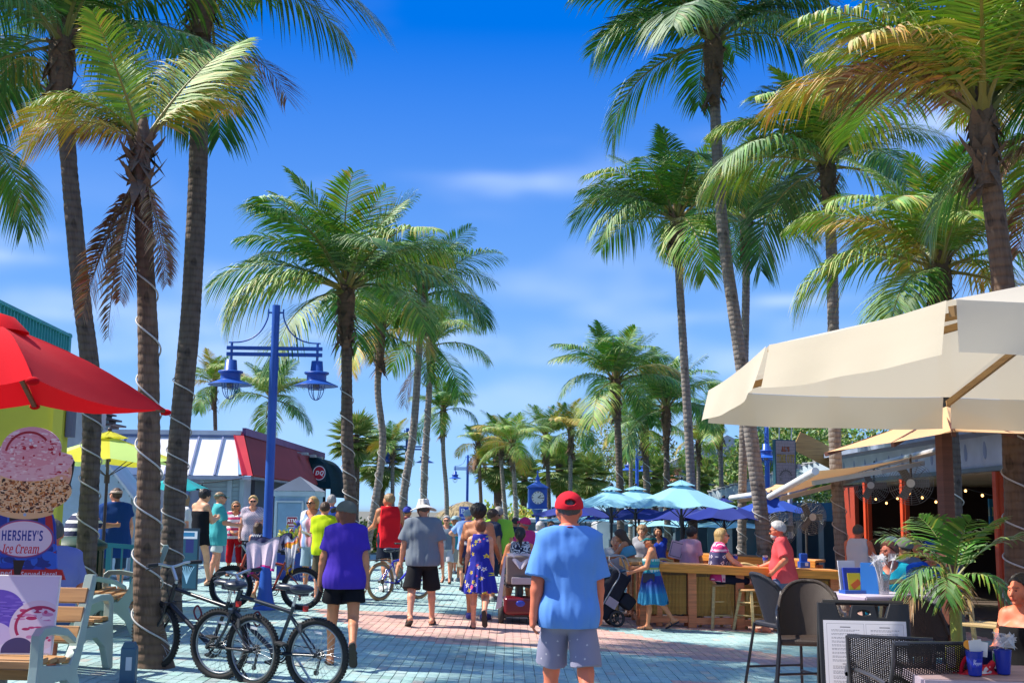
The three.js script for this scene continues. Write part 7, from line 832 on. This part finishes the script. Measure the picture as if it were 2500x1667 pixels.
// ---------- stroller cart, scooter ----------
{
  const g = G(1503, 1528), t = thing('folding_cart', 'black fabric shopping cart with grey tubular handle and spoked wheels', 'cart', g, .15), m = cloth([.018, .02, .03]), mg = M([.30, .31, .34], .35, { metalness: .6 });
  const a = V(-.28, .12, 0), b = V(.12, .78, 0), dx = V(.4, .66, 0).normalize(); const bx = new RoundedBoxGeometry(.72, .30, .38, 2, .05), p = bx.attributes.position; for (let i = 0; i < p.count; i++) { p.setY(i, p.getY(i) + .02 * Math.sin(p.getX(i) * 9)); p.setZ(i, p.getZ(i) * (1 - .18 * (p.getX(i) < 0 ? 1 : 0))); } bx.computeVertexNormals(); gb().add(bx, -.10, .46, 0, 0, 0, 1.03).to('fabric_bag', m, t); gb().box(.2, .22, .3, .16, .36, 0, 0, 0, .9, .04).to('pocket', m, t); gb().box(.3, .03, .3, -.02, .77, 0, 0, 0, .3, .01).to('flap', cloth([.03, .07, .13]), t); gb().box(.13, .17, .01, -.1, .35, .195, 0, 0, 1.0).to('label_patch', M([.32, .26, .32], .8), t);
  for (const z of [-.17, .17]) gb().tube([V(-.34, .15, z), V(-.1, .55, z * 1.1), V(.02, .78, z * 1.1), V(-.13, .95, z), V(-.12, 1.02, z * .8)], .011, 20, 6).to('side_tube', mg, t); gb().rod(V(-.12, 1.02, -.14), V(-.12, 1.02, .14), .012).rod(V(.18, .80, -.15), V(.18, .80, .15), .012).tube([V(-.12, 1.02, .14), V(.1, 1.02, .15), V(.2, .8, .15)], .011, 14, 6).tube([V(-.12, 1.02, -.14), V(.1, 1.02, -.15), V(.2, .8, -.15)], .011, 14, 6).to('handle', mg, t);
  for (const z of [-.18, .18]) { const w = gb(); w.add(new THREE.TorusGeometry(.10, .02, 8, 28), 0, .12, z).cyl(.03, .03, .04, 0, .12, z, 12, Math.PI / 2); for (let i = 0; i < 6; i++) w.rod(V(0, .12, z), V(Math.cos(i * 1.047) * .1, .12 + Math.sin(i * 1.047) * .1, z), .009); const o = w.to('wheel', M([.02, .02, .022], .6), t); o.position.x = -.02; }
}
{
  const g = G(1268, 1522), t = thing('mobility_scooter', 'dark red mobility scooter with grey padded seat, seen from behind', 'scooter', g, .05); gb().box(.48, .26, .42, 0, .26, 0, 0, 0, 0, .06).to('body', paint([.14, .006, .014], .25), t); gb().box(.5, .06, 1.0, 0, .13, -.35, 0, 0, 0, .02).to('deck', M([.02, .02, .022], .6), t); for (const [x, z] of [[-.27, .05], [.27, .05], [-.2, -.8], [.2, -.8]]) gb().add(new THREE.TorusGeometry(.085, .045, 10, 20), x, .13, z, 0, Math.PI / 2).cyl(.05, .05, .08, x, .13, z, 12, 0, 0, Math.PI / 2).to('wheel', M([.02, .02, .022], .8), t); gb().box(.42, .09, .4, 0, .58, -.1, 0, 0, 0, .03).to('seat', cloth([.035, .035, .04]), t); gb().box(.42, .42, .1, 0, .78, .12, .12, 0, 0, .04).to('backrest', cloth([.21, .17, .155]), t); gb().box(.3, .10, .02, .02, .62, .185, .12, 0, 0, .008).to('back_pocket', cloth([.42, .38, .42]), t); gb().cyl(.05, .05, .3, 0, .4, -.05).to('seat_post', M([.03, .03, .03], .4), t); gb().sph(.055, 0, .30, .215, 1.2, .8, .2, 16).to('badge', M([.03, .05, .4], .25), t); gb().rod(V(0, .2, -.75), V(0, .95, -.55), .03).rod(V(-.22, .95, -.55), V(.22, .95, -.55), .015).to('tiller', M([.03, .03, .03], .4), t);
  const n = 9, cl = gb(); const f = (u, v) => { const w = .42 * (1 - v * .9) * (u - .5); return V(w, 1.01 - .22 * v, .165 + .05 * v + .01 * Math.sin(u * 9)); }; for (let i = 0; i < n; i++) for (let j = 0; j < 5; j++) cl.quad(f(i / n, j / 5), f((i + 1) / n, j / 5), f((i + 1) / n, (j + 1) / 5), f(i / n, (j + 1) / 5)); cl.quad(V(-.21, 1.01, .165), V(.21, 1.01, .165), V(.21, .99, .04), V(-.21, .99, .04)); cl.quad(V(-.24, .95, .14), V(-.21, .99, .14), V(-.27, .25, .16), V(-.36, .2, .16)); cl.to('white_cloth', cloth([.52, .48, .55]), t);
  person('black haired woman with ponytail in zebra print dress riding the mobility scooter', g.clone().add(V(0, 0, -.12)), { H: 1.58, seat: .56, turn: .03, fem: 1, w: 1.35, skin: 'tan', hair: 'pony', hl: .2, hc: 'black', seed: 51, L: { a: 1.35, k: 1.2, o: .12 }, R: { a: 1.35, k: 1.2, o: .12 }, aL: { o: .28, a: .3, e: .7 }, aR: { o: .28, a: .3, e: .8 }, top: { c: 'zebra', sl: 0, hem: -.02, loose: .03, name: 'dress' }, bottom: { c: 'zebra', len: .8, flare: .02 }, shoe: sandal() });
}
// ---------- people on the right ----------
{
  let g = G(1592, 1538);
  const vw = person('woman in teal visor, smocked top and blue ombre skirt pushing the black cart', g, { H: hAt(g, 1302), turn: 1.35, fem: 1.1, w: 1.12, skin: 'tan', hair: 'bun', by: .02, hv: .02, hc: 'black', face: 1, seed: 53, L: { a: .1, k: .05 }, R: { a: -.3, k: .35, f: .5 }, aL: { o: .2, a: .25, e: 1.0 }, aR: { o: .15, a: .35, e: 1.1 }, head: { p: .05 }, top: { c: 'smock', sl: 0, tube: .37, hem: .05, loose: .0, f: .003 }, bottom: { type: 'skirt', c: 'tie', wy: .16, hem: -.46, rw: .165, rh: .33, pl: 18 }, shoe: sandal([.02, .018, .03]), hat: { type: 'visor', c: [.01, .14, .15] } });
  { const k = vw.userData.k; local(vw, gb().tube([k.T(.12, .52, .05), k.T(.1, .45, -.13), k.T(-.02, .25, -.17), k.T(-.12, .08, -.1)], .008, 20, 5).tube([k.T(.12, .52, .05), k.T(.1, .4, .12), k.T(-.05, .2, .14), k.T(-.14, .08, .02)], .008, 20, 5).geo(), M([.015, .015, .02], .6), 'bag_strap'); const b = k.T(-.19, .02, -.03); local(vw, new GB().box(.09, .17, .22, b.x, b.y, b.z, 0, 0, 0, .02).geo(), M([.014, .016, .03], .5), 'shoulder_bag'); }
  const sp = GD(1757, 1).clone(); g = st1.position.clone();
  const sb = person('blonde woman in pink patterned top sitting on a pine stool with her legs stretched out', g, { H: 1.63, seat: .655, turn: -1.5, fem: 1, w: 1.1, skin: 'pink', hair: 'bob', hl: .13, hc: 'blond', glasses: 1, face: 1, seed: 55, L: { a: 1.62, k: .1, o: .06, f: -.6 }, R: { a: 1.48, k: .05, o: .02, f: -.8 }, aL: { o: .1, a: .75, e: .2 }, aR: { o: .05, a: .72, e: .3 }, lean: .12, head: { p: -.05 }, top: { c: 'pinkmix', sl: .35, hem: -.05, loose: .03 }, bottom: { c: [.012, .013, .03], len: 1.2, flare: -.005 }, shoe: { type: 'sandal', c: [.05, .05, .06] } });
  g = G(1922, 1546);
  person('white bearded man in coral T-shirt with hand on hip, half sitting at the bar', g, { H: 1.74, seat: .74, turn: 1.25, skin: 'red', hair: 'short', hv: .014, hc: 'white', glasses: 1, face: 1, w: 1.2, belly: .7, seed: 57, L: { a: .65, k: .55, o: .1 }, R: { a: .2, k: .2, o: .1 }, aL: { o: .5, a: -.35, e: 1.15, i: .6 }, aR: { o: .15, a: .3, e: .9 }, lean: .12, head: { p: .08 }, top: { c: [.72, .085, .095], sl: .85, hem: -.1, loose: .03, f: .012 }, bottom: { c: [.10, .12, .2], len: .95, flare: .04 }, shoe: sandal([.3, .15, .1]) });
  { const m = scene.children[scene.children.length - 1], k = m.userData.k; local(m, surf(loc(k.HP(0, 0, 0) && new THREE.Matrix4().makeTranslation(...k.HP(0, -.075, -.055).multiplyScalar(-1).toArray()), ell(V(0, 0, 0), .06, .055, .062)), k.HP(0, -.075, -.055).subScalar(.09).toArray(), k.HP(0, -.075, -.055).addScalar(.09).toArray(), .01), hairM('white'), 'beard'); }
  const seatP = (label, px, d, topY, o) => { const q = GD(px, d); return person(label, q, { H: clamp(hAt(q, topY) / (o.seat ? .72 : 1), 1.45, 1.9), seed: px, ...o }); };
  seatP('bald man drinking from a glass behind the end of the bar', 1503, 20.5, 1328, { seat: .47, turn: Math.PI - .1, skin: 'pink', hair: 'bald', hc: 'sandy', face: 1, w: 1.15, L: { a: 1.4, k: 1.4 }, R: { a: 1.4, k: 1.4 }, aL: { a: .9, e: 1.55, i: .2 }, aR: { a: .5, e: 1.2, i: .5 }, top: { c: [.42, .42, .46], sl: .7 }, bottom: { c: [.05, .05, .07], len: .9 }, shoe: snk([.2, .2, .2]) });
  seatP('woman with long wavy hair in pale blue bikini top leaning over the bar', 1548, 19.6, 1296, { turn: 1.2, fem: 1.2, skin: 'tan', hair: 'long', hl: .3, hc: 'brown', hv: .015, lean: .35, head: { p: .3 }, aL: { a: .7, e: .6 }, aR: { a: .8, e: .5 }, top: { c: [.10, .34, .50], sl: 0, tube: .44, hem: .24, loose: 0, name: 'bikini_top', f: .002 }, bottom: { c: [.03, .05, .12], len: .6 }, shoe: sandal() });
  seatP('person with curly blond hair behind the visor woman', 1568, 22.5, 1294, { turn: 2.8, hair: 'afro', hc: 'sandy', fem: 1, top: { c: [.3, .3, .33], sl: .6 }, bottom: { c: [.05, .05, .08], len: 1.8 }, shoe: snk([.2, .2, .2]) });
  seatP('dark haired woman in royal blue top facing us behind the bar', 1606, 23, 1294, { turn: Math.PI + .1, fem: 1.1, skin: 'olive', hair: 'bob', hl: .15, hc: 'black', face: 1, top: { c: [.02, .06, .42], sl: .1, ve: 1 }, bottom: { c: [.02, .02, .04], len: 1.8 }, shoe: snk([.1, .1, .1]) });
  const wt = seatP('waitress in pale pink T-shirt with dark curly bun standing behind the bar', 1684, 19.4, 1282, { turn: -.7, fem: 1.1, w: 1.15, skin: 'olive', hair: 'bun', by: .11, hv: .008, hc: 'black', face: 1, head: { p: .35, y: -.3 }, aL: { a: .3, e: 1.0 }, aR: { a: .15, e: .15 }, top: { c: [.66, .33, .42], sl: .75 }, bottom: { c: [.02, .02, .025], len: 1.6 }, shoe: snk([.03, .03, .03]) });
  seatP('man in white tank top and grey shorts standing at the orange column', 2094, 19.5, 1273, { turn: -.55, w: 1.2, skin: 'red', hc: 'darkgrey', hv: .004, head: { p: .15 }, aL: { a: .4, e: .7 }, aR: { a: .55, e: .8, o: .2 }, top: { c: [.60, .60, .64], sl: 0, hem: -.12, loose: .03 }, bottom: { c: [.10, .10, .10], len: 1 }, shoe: snk([.2, .2, .2]) });
  seatP('woman in turquoise V neck T-shirt seated beyond the high table', 2170, 15.2, 1336, { seat: .48, turn: 2.6, fem: 1.1, w: 1.3, skin: 'red', hair: 'short', hv: .01, hc: 'auburn', face: 1, L: { a: 1.4, k: 1.3 }, R: { a: 1.4, k: 1.3 }, aL: { a: .3, e: 1.0 }, aR: { a: .25, e: .8 }, head: { y: -.5 }, top: { c: [.02, .42, .52], sl: .8, ve: 1, hem: -.02 }, bottom: { c: [.02, .35, .42], len: .8 }, shoe: sandal() });
  seatP('person in grey cap and grey shirt seated behind the turquoise T-shirt', 2207, 16.4, 1324, { seat: .5, turn: .5, w: 1.15, skin: 'tan', hc: 'brown', L: { a: 1.4, k: 1.3 }, R: { a: 1.4, k: 1.3 }, hat: { type: 'cap', c: [.14, .13, .12] }, top: { c: [.16, .16, .20], sl: .8 }, bottom: { c: [.03, .03, .05], len: 1 }, shoe: snk([.1, .1, .1]) });
  seatP('person in white cap half behind the turquoise T-shirt woman', 2176, 17.6, 1320, { seat: .5, turn: .2, L: { a: 1.4, k: 1.3 }, R: { a: 1.4, k: 1.3 }, hat: { type: 'cap', c: [.5, .5, .5] }, top: { c: [.03, .03, .035], sl: .7 }, bottom: { c: [.03, .03, .05], len: 1 }, shoe: snk([.1, .1, .1]) });
  seatP('person in bright blue shirt and blue cap seated behind the potted palm', 2272, 14.2, 1318, { seat: .5, turn: 2.9, w: 1.3, skin: 'red', hc: 'brown', face: 1, L: { a: 1.4, k: 1.3 }, R: { a: 1.4, k: 1.3 }, aL: { a: .5, e: .9 }, aR: { a: .5, e: .9 }, hat: { type: 'cap', c: [.015, .05, .2] }, top: { c: [.012, .07, .40], sl: .8 }, bottom: { c: [.03, .03, .05], len: 1 }, shoe: snk([.1, .1, .1]) });
  seatP('dark clothed person in the dim restaurant beside the white tank top', 2138, 20, 1328, { seat: .5, turn: 1, fem: 1, skin: 'olive', hair: 'bob', hc: 'brown', L: { a: 1.4, k: 1.3 }, R: { a: 1.4, k: 1.3 }, top: { c: [.012, .012, .014], sl: .2 }, bottom: { c: [.02, .02, .02], len: .9 }, shoe: snk([.1, .1, .1]) });
  seatP('person in maroon shirt sitting deep in the restaurant shade', 2245, 18.5, 1322, { seat: .5, turn: 2.2, skin: 'tan', hc: 'black', L: { a: 1.4, k: 1.3 }, R: { a: 1.4, k: 1.3 }, top: { c: [.06, .012, .015], sl: .8 }, bottom: { c: [.02, .02, .02], len: 1 }, shoe: snk([.1, .1, .1]) });
  seatP('dark haired woman in black strappy top at the lower right edge', 2492, 8.9, 1440, { seat: .47, turn: 2.35, fem: 1.2, skin: 'red', hair: 'pony', hl: .35, hv: .004, hc: 'black', face: 1, L: { a: 1.4, k: 1.4 }, R: { a: 1.4, k: 1.4 }, aL: { a: .4, e: .9 }, aR: { a: .4, e: .9 }, head: { y: -.35, p: .1 }, top: { c: [.01, .01, .012], sl: 0, tube: .40, loose: 0, f: .003 }, bottom: { c: [.02, .02, .03], len: .8 }, shoe: sandal() });
}
// ---------- pine dining chairs ----------
function pineChair(label, g, turn, src, s = 1) { if (src) return copyOf(src, label, g, turn, s); const t = thing('pine_chair', label, 'chair', g, turn, 'pine cross back chairs'); for (const [a, b] of [[-1, 1], [1, 1]]) gb().box(.04, .62, .04, a * .2, .31, b * .19).to('leg', pine, t); for (const a of [-1, 1]) gb().beam(V(a * .2, 0, -.22), V(a * .2, 1.02, -.3), .04, .04).to('leg', pine, t); gb().box(.45, .035, .44, 0, .63, 0, 0, 0, 0, .01).to('seat', pine, t); gb().tube([V(-.21, .98, -.3), V(0, 1.03, -.34), V(.21, .98, -.3)], .028, 12, 7).tube([V(-.2, .72, -.27), V(0, .74, -.29), V(.2, .72, -.27)], .016, 10, 6).to('back_rail', pine, t); for (const a of [-1, 1]) gb().beam(V(-a * .19, .73, -.28), V(a * .19, .97, -.31), .03, .02).to('cross_slat', pine, t); for (const a of [-1, 1]) gb().rod(V(a * .2, .25, .19), V(a * .2, .25, -.24), .012).to('rung', pine, t); return t; }
const pc = pineChair('pine cross back chair in front of the turquoise T-shirt woman', GD(2185, 13.9), 2.9); pineChair('pine chair at the far side of the bar left of the palm trunk', GD(1820, 19.6), .3, pc, .92); pineChair('pine chair right of the potted palm by the orange column base', GD(2400, 13), 2.4, pc); pineChair('pine chair behind the bar near the pale pink T-shirt', GD(1640, 20.2), 2.7, pc, .9); pineChair('pine chair at the left end of the bar below the bald man', GD(1478, 19.2), 1.7, pc, .95);
// ---------- things on the bar ----------
{
  const on = (px, py, d) => P(px, py, d), gl = M([.8, .8, .82], .06, { transmission: .85 }), beer = M([.55, .26, .02], .1, { transmission: .4 });
  function glass(label, p, fill) { const t = thing('beer_glass', label, 'glass', p, 0, 'beer glasses on the bar'); gb().lathe([[0, .004], [.03, .004], [.032, .01], [.042, .165], [.039, .165], [.03, .014], [0, .014]], 0, 0, 0, 16).to('glass', gl, t); gb().cyl(.028 + .012 * fill, .028, .14 * fill, 0, .016 + .07 * fill, 0, 14).to('beer', beer, t); gb().add(new THREE.CylinderGeometry(.0415, .039, .045, 14, 1, true), 0, .115, 0).to('blue_print', M([.03, .07, .45], .3), t); }
  const top = (px) => { const a = bA.clone().lerp(bB, clamp((px - 1572) / 468)); return V(0, a.y + .955, 0); }; const bp = (px, back) => { const f = (px - 1572) / 468, a = bA.clone().lerp(bB, f); return V(a.x + .02, a.y + .953, a.z - back); };
  glass('nearly empty beer glass on the bar before the seated blonde woman', bp(1797, .12), .3); glass('empty beer glass on the bar beside the man in coral', bp(1872, .12), .06);
  const n = thing('napkin_heap', 'crumpled white paper beside the seated blonde woman on the bar', 'paper', bp(1775, .1)); mesh(surf((x, y, z) => ell(V(0, .03, 0), .10, .05, .07)(x, y, z) + .03 * (fbm(x * 22 + 4, y * 22, z * 22, 2) - .5), [-.14, -.02, -.11], [.14, .11, .11], .01), M([.62, .52, .58], .8), 'paper', n);
  const cn = thing('drink_can', 'pale pink can on the bar left of the beer glasses', 'can', bp(1783, .25)); gb().lathe([[0, 0], [.026, 0], [.032, .012], [.032, .105], [.025, .12], [0, .118]], 0, 0, 0, 16).to('can', M([.6, .35, .36], .35, { metalness: .4 }), cn);
  const bx = thing('napkin_box', 'blue napkin box on the bar right of the man in coral', 'napkin box', bp(1968, .12), .1); gb().box(.16, .1, .14, 0, .05, 0, 0, 0, 0, .012).box(.11, .12, .09, 0, .16, -.02, 0, 0, 0, .01).to('case', M([.012, .07, .38], .35), bx); gb().box(.05, .05, .004, .02, .06, .073).to('label_print', M([.5, .55, .7], .5), bx);
  for (const [l, px, d, a] of [['framed menu card in the waitress hand, pink tinted', 1652, 19.3, .35], ['framed menu card behind the bald man', 1500, 22, -.05], ['second framed menu card lower behind the bald man', 1506, 21.4, -.05]]) { const p = P(px, px === 1500 ? 1333 : 1342, d), t = thing('menu_card', l, 'menu', p, 0); t.rotation.z = px > 1600 ? -.25 : 0; gb().box(.22, .28, .012, 0, 0, 0).to('card', M(px > 1600 ? [.55, .40, .48] : [.42, .55, .56], .6), t); gb().box(.18, .008, .004, 0, .11, .008).box(.18, .008, .004, 0, -.11, .008).box(.008, .22, .004, .09, 0, .008).box(.008, .22, .004, -.09, 0, .008).to('border_print', M([.04, .05, .07], .6), t); }
}
// ---------- far things ----------
{
  const g = GD(1136, 46), t = thing('thatched_hut', 'round thatched palm leaf parasol hut left of the pay sign', 'hut', g), h = hAt(g, 1226), r0 = hAt(g, 1258), R = 1.05, rr = rng(4); gb().lathe([[.05, h], [.35, h - .06], [.75, r0 + .16], [R, r0 + .02], [R - .1, r0], [0, r0 + .1]], 0, 0, 0, 22).to('thatch_core', wood([.20, .16, .09]), t);
  const s = gb(); for (let i = 0; i < 520; i++) { const a = rr() * 6.28, f = Math.sqrt(rr()), ra = R * f, y = lerp(h, r0 + .05, f * f * .6 + f * .4) + .03, l = .3 + .15 * rr(), q = V(Math.cos(a), 0, Math.sin(a)), k = V(-q.z, 0, q.x).multiplyScalar(.03), b = q.clone().multiplyScalar(ra).setY(y), e = q.clone().multiplyScalar(ra + l * .75).setY(y - l * (.35 + .4 * f)); s.tri(b.clone().add(k), b.clone().sub(k), e); } s.to('thatch', M([.34, .27, .15], .95, { side: THREE.DoubleSide }), t, { kind: 'stuff' }); gb().cyl(.07, .08, r0, 0, r0 / 2, 0).to('post', wood([.2, .13, .07]), t);
}
{ const g = GD(1133, 30), t = thing('pay_sign', 'blue parking sign lettered PAY in front of the third lamp post', 'sign', g), y = hAt(g, 1256); const tx = canvasTex(128, 200, (k, w, h) => { k.fillStyle = '#2a48c4'; k.fillRect(0, 0, w, h); k.strokeStyle = '#dfe4f4'; k.lineWidth = 5; k.strokeRect(6, 6, w - 12, h - 12); k.fillStyle = '#e8ecf8'; k.font = 'bold 96px serif'; k.fillText('P', 14, 96); k.font = 'bold 54px serif'; k.fillText('AY', 62, 96, 58); k.font = 'bold 34px serif'; k.textAlign = 'center'; k.fillText('HERE', 64, 160); }); const s = mesh(new THREE.BoxGeometry(.25, .38, .01), M([.9, .9, .9], .5, { map: tx }), 'panel', t); s.position.set(0, y, .03); gb().cyl(.02, .02, y + .1, 0, (y + .1) / 2, 0).to('post', M([.4, .4, .4], .4), t); }
{ // pink house
  const g = GD(1755, 62), t = thing('pink_house', 'pink house with white trim, porch roofs and blue shutters beyond the palms', 'house', g), pk = paint([.56, .20, .13], .7), wt = paint([.66, .68, .70], .5), gm = M([.05, .11, .22], .15), y = hAt(g, 1130), y2 = hAt(g, 1180); gb().box(5.4, y - .2, 5, .5, (y - .2) / 2 + .1, -2.5).to('wall', pk, t); gb().box(5.8, .2, 5.4, .5, y, -2.5).box(5.6, .14, .2, .5, y2 + .45, .06).box(5.6, .25, .12, .5, y2 - .25, .06).to('trim', wt, t); gb().ext([[-2.6, 0], [3.6, 0], [.5, 1.5]], 5.2, 0, y + .1, -5.1).to('roof', paint([.42, .45, .46], .6), t);
  for (const x of [-1.6, -.55, .55, 1.9]) { gb().box(.62, .95, .05, x, y2 + .92 - .55, .03).to('window', wt, t); gb().box(.27, .82, .03, x - .14, y2 + .37, .065).box(.27, .82, .03, x + .14, y2 + .37, .065).to('pane', gm, t); gb().box(.2, .95, .05, x + .46, y2 + .37, .035).to('shutter', paint([.05, .08, .2], .6), t); }
  gb().box(1.6, 1.3, 2, -3.0, .9, -.2).to('porch', wt, t); gb().ext([[-4.1, 0], [-1.9, 0], [-3, .8]], 2.4, 0, 1.55, -1.3).to('porch_roof', wt, t);
}
{ const mk = (label, px, d, w) => { const g = GD(px, d), t = thing('white_van', label, 'van', g, .02); gb().ext([[-w / 2, .3], [w / 2, .3], [w / 2, .75], [w * .42, .85], [w * .30, 1.32], [-w * .48, 1.36], [-w / 2, 1.2]], 1.8, 0, 0, -.9, 0, 0, 0, .04).to('body', paint([.66, .68, .70], .3), t); for (const x of [-.3, -.08, .14]) gb().box(w * .18, .3, .02, x * w, 1.08, .96).to('window', M([.06, .11, .15], .12), t); for (const x of [-.32, .32]) for (const z of [-.8, .8]) gb().add(new THREE.TorusGeometry(.24, .09, 8, 20), x * w, .33, z + .08).cyl(.16, .16, .1, x * w, .33, z + .1, 12, Math.PI / 2).to('wheel', M([.02, .02, .02], .8), t); }; mk('white van beyond the clock post and the white haired person', 1395, 46, 4.4); mk('white van far behind the waitress and the navy umbrellas', 1590, 44, 4.2); }
{ const g = GD(1640, 52), t = thing('far_shop', 'pale turquoise shop front with white posts far behind the bar', 'shop', g), w = paint([.55, .60, .62], .6), y = hAt(g, 1262); gb().box(14, y, 3, 1, y / 2, -2).to('wall', paint([.10, .34, .38], .7), t); for (let i = 0; i < 12; i++) { gb().box(.16, y, .16, -5.5 + i * 1.2, y / 2, 0).to('post', w, t); gb().box(.7, 1.1, .05, -4.9 + i * 1.2, 1.3, -.46).to('window', M([.05, .12, .16], .15), t); } gb().box(14.4, .25, 2.2, 1, y + .1, -.4).to('eave', w, t); }
// ---------- far trees ----------
function fanPalm(label, px, d, yTop, R, src) {
  const g = GD(px, d); if (src && hAt(g, yTop) / src.userData.h < 1.3) return copyOf(src, label, g, px * .7, hAt(g, yTop) / src.userData.h);
  const h = hAt(g, yTop), t = thing('cabbage_palm', label, 'palm tree', g, 0, 'cabbage palms beyond the plaza'); const [tg] = trunkGeo([V(), V(.05, h * .5, 0), V(0, h, 0)], .17, .15, 1.2, px, 10); mesh(tg, barkM(BARK.brown), 'trunk', t); const r = rng(px); const leaf = gb0 => { const pos = [], col = []; for (let i = 0; i < 30; i++) { const a = (i / 29 - .5) * 4.4, l = (.55 + .12 * r()) * R, c = V(Math.cos(a) * l, Math.sin(a * .5) * .02 - .12 * l * (.5 + r()), Math.sin(a) * l), w = V(-Math.sin(a), 0, Math.cos(a)).multiplyScalar(.028 * R), m = c.clone().multiplyScalar(.55), k = [[.16, .29, .05], [.24, .37, .06], [.40, .42, .12]][Math.floor(r() * 3)]; m.y += .03; for (const p of [V(), m.clone().add(w), c, V(), c, m.clone().sub(w)]) { pos.push(p.x + .5 * R, p.y, p.z); col.push(...k); } } for (const p of [V(0, 0, .012), V(0, 0, -.012), V(.5 * R, 0, 0)]) { pos.push(p.x, p.y, p.z); col.push(.2, .22, .06); } const q = new THREE.BufferGeometry(); q.setAttribute('position', new THREE.Float32BufferAttribute(pos, 3)); q.setAttribute('color', new THREE.Float32BufferAttribute(col, 3)); q.computeVertexNormals(); return q; };
  const ls = [leaf(), leaf(), leaf()]; for (let i = 0; i < 38; i++) { const o = mesh(ls[i % 3], leafM, 'leaf', t), el = 1.35 - 2.1 * (i / 38) ** .8; o.position.set(0, h - .05 - .25 * (i / 38), 0); o.rotation.set(0, i * 2.4 + r(), el + (r() - .5) * .3, 'YZX'); } for (let i = 0; i < 10; i++) { const o = mesh(ls[i % 3], deadM, 'dead_leaf', t); o.position.set(0, h - .4, 0); o.rotation.set(0, i * .7, -1.35, 'YZX'); o.scale.setScalar(.8); } t.userData.h = h; return t;
}
const fp = fanPalm('cabbage palm right of the clock with rounded head of fan leaves', 1438, 52, 1150, 1.05);
[['cabbage palm behind the nearest lamp post palm, beside the dark awning', 862, 44, 1062], ['cabbage palm behind the second lamp post', 925, 50, 1120], ['cabbage palm left of the close palm pair', 1212, 52, 1120], ['cabbage palm between the palm pair and the clock', 1280, 55, 1160], ['cabbage palm just right of the palm behind the clock', 1365, 50, 1130], ['cabbage palm behind the red cap', 1400, 56, 1165], ['cabbage palm behind the fourth lamp post', 1548, 58, 1165], ['cabbage palm at the far end between cyan umbrellas', 1600, 60, 1150], ['low cabbage palm before the pink house', 1722, 42, 1160], ['small cabbage palm right of the pink house', 1795, 40, 1180]].forEach(([l, x, d, y]) => fanPalm(l, x, d, y, 1.05, fp));
function tree(label, px, d, h, R, cols, seed, o = {}) {
  const g = GD(px, d), t = thing('shade_tree', label, 'tree', g), r = rng(seed), b = gb(); const br = (a, dir, l, rad, n) => { const e = a.clone().addScaledVector(dir, l), m = a.clone().lerp(e, .5).add(V((r() - .5) * l * .15, 0, (r() - .5) * l * .15)); b.rod(a, m, rad, rad * .85, 6).rod(m, e, rad * .85, rad * .65, 6); if (n) for (let i = 0; i < 3; i++) br(e, dir.clone().multiplyScalar(.8).add(V((r() - .5) * 1.6, .2 + .3 * r(), (r() - .5) * 1.6)).normalize(), l * .68, rad * .6, n - 1); }; br(V(), V(.05, 1, 0).normalize(), h * .34, .16, 3); b.to('trunk', barkM(BARK.grey), t); leafClump(t, (o.n || 2600) * 2, R, R * .62, R, h * .78, .16, cols, seed, 'crown'); return t;
}
tree('leafy tree behind the time out sign', 1925, 38, 4.2, 2.4, DG, 5, { n: 4200 }); tree('leafy tree right of the time out sign behind the shop roof', 2020, 42, 4.6, 2.6, DG, 6, { n: 4200 }); tree('sparse tree with bare branches between the pink house and the time out sign', 1838, 44, 4.2, 1.9, DG, 8, { n: 700 }); tree('pale yellow green tree behind the dark trunked palm', 1490, 66, 6, 3.2, [[.22, .27, .06], [.30, .32, .08], [.14, .2, .04]], 9, { n: 2400 }); tree('airy tree behind the fourth lamp post', 1600, 62, 5.2, 2.4, [[.20, .25, .06], [.12, .18, .04]], 12, { n: 1200 });
const shrub = (label, px, d, yT, R, n, cols, seed) => { const g = GD(px, d), t = thing('sea_grape_shrub', label, 'shrub', g), h = hAt(g, yT); leafClump(t, n, R, h * .52, R * .7, h * .5, .17, cols, seed); const b = gb(), r = rng(seed); for (let i = 0; i < 7; i++) b.rod(V((r() - .5) * .4, 0, 0), V((r() - .5) * R, h * .7, (r() - .5) * R * .5), .025, .01, 5); b.to('stem', barkM(BARK.brown), t); };
shrub('yellow green sea grape bush left of the clock', 1198, 44, 1232, 1.1, 1500, YG, 3); shrub('sea grape bush under the clock', 1270, 46, 1236, 1.2, 1500, YG, 4); shrub('dark green bush under the thatched hut', 1105, 48, 1262, 1.3, 1100, DG, 5); shrub('bush between the red shirt and the nearest lamp palm', 898, 44, 1272, 1.2, 1100, DG.concat(YG), 6); shrub('bush beyond the white bucket hat', 1030, 50, 1276, 1.4, 900, DG, 8); shrub('grassy bright bush at the foot of the pink house', 1785, 46, 1195, 1.3, 1700, [[.12, .30, .02], [.2, .36, .04]], 9); shrub('golden green bush left of the pink house windows', 1735, 44, 1185, .8, 1100, YG, 10); shrub('dark bush along the far edge left of the palms', 860, 46, 1280, 1.6, 900, DG, 11);

[[820, 52, 1284], [930, 56, 1280], [1040, 60, 1282], [1150, 62, 1280], [1330, 60, 1272], [1460, 62, 1262]].forEach(([px, d, y], i) => { const g = GD(px, d), t = thing('dune_hedge', ['hedge beyond the dark awning shop', 'hedge beyond the second lamp post', 'hedge beyond the bucket hat', 'hedge beyond the pay sign', 'hedge beyond the clock post', 'hedge beyond the red cap'][i] + ', low and dark green at the edge of the sand', 'hedge', g), h = Math.max(.9, hAt(g, y)); leafClump(t, 1500, 1.9, h * .55, .8, h * .5, .2, DG, 40 + i); });
shade(scene);
renderer.render(scene, camera);
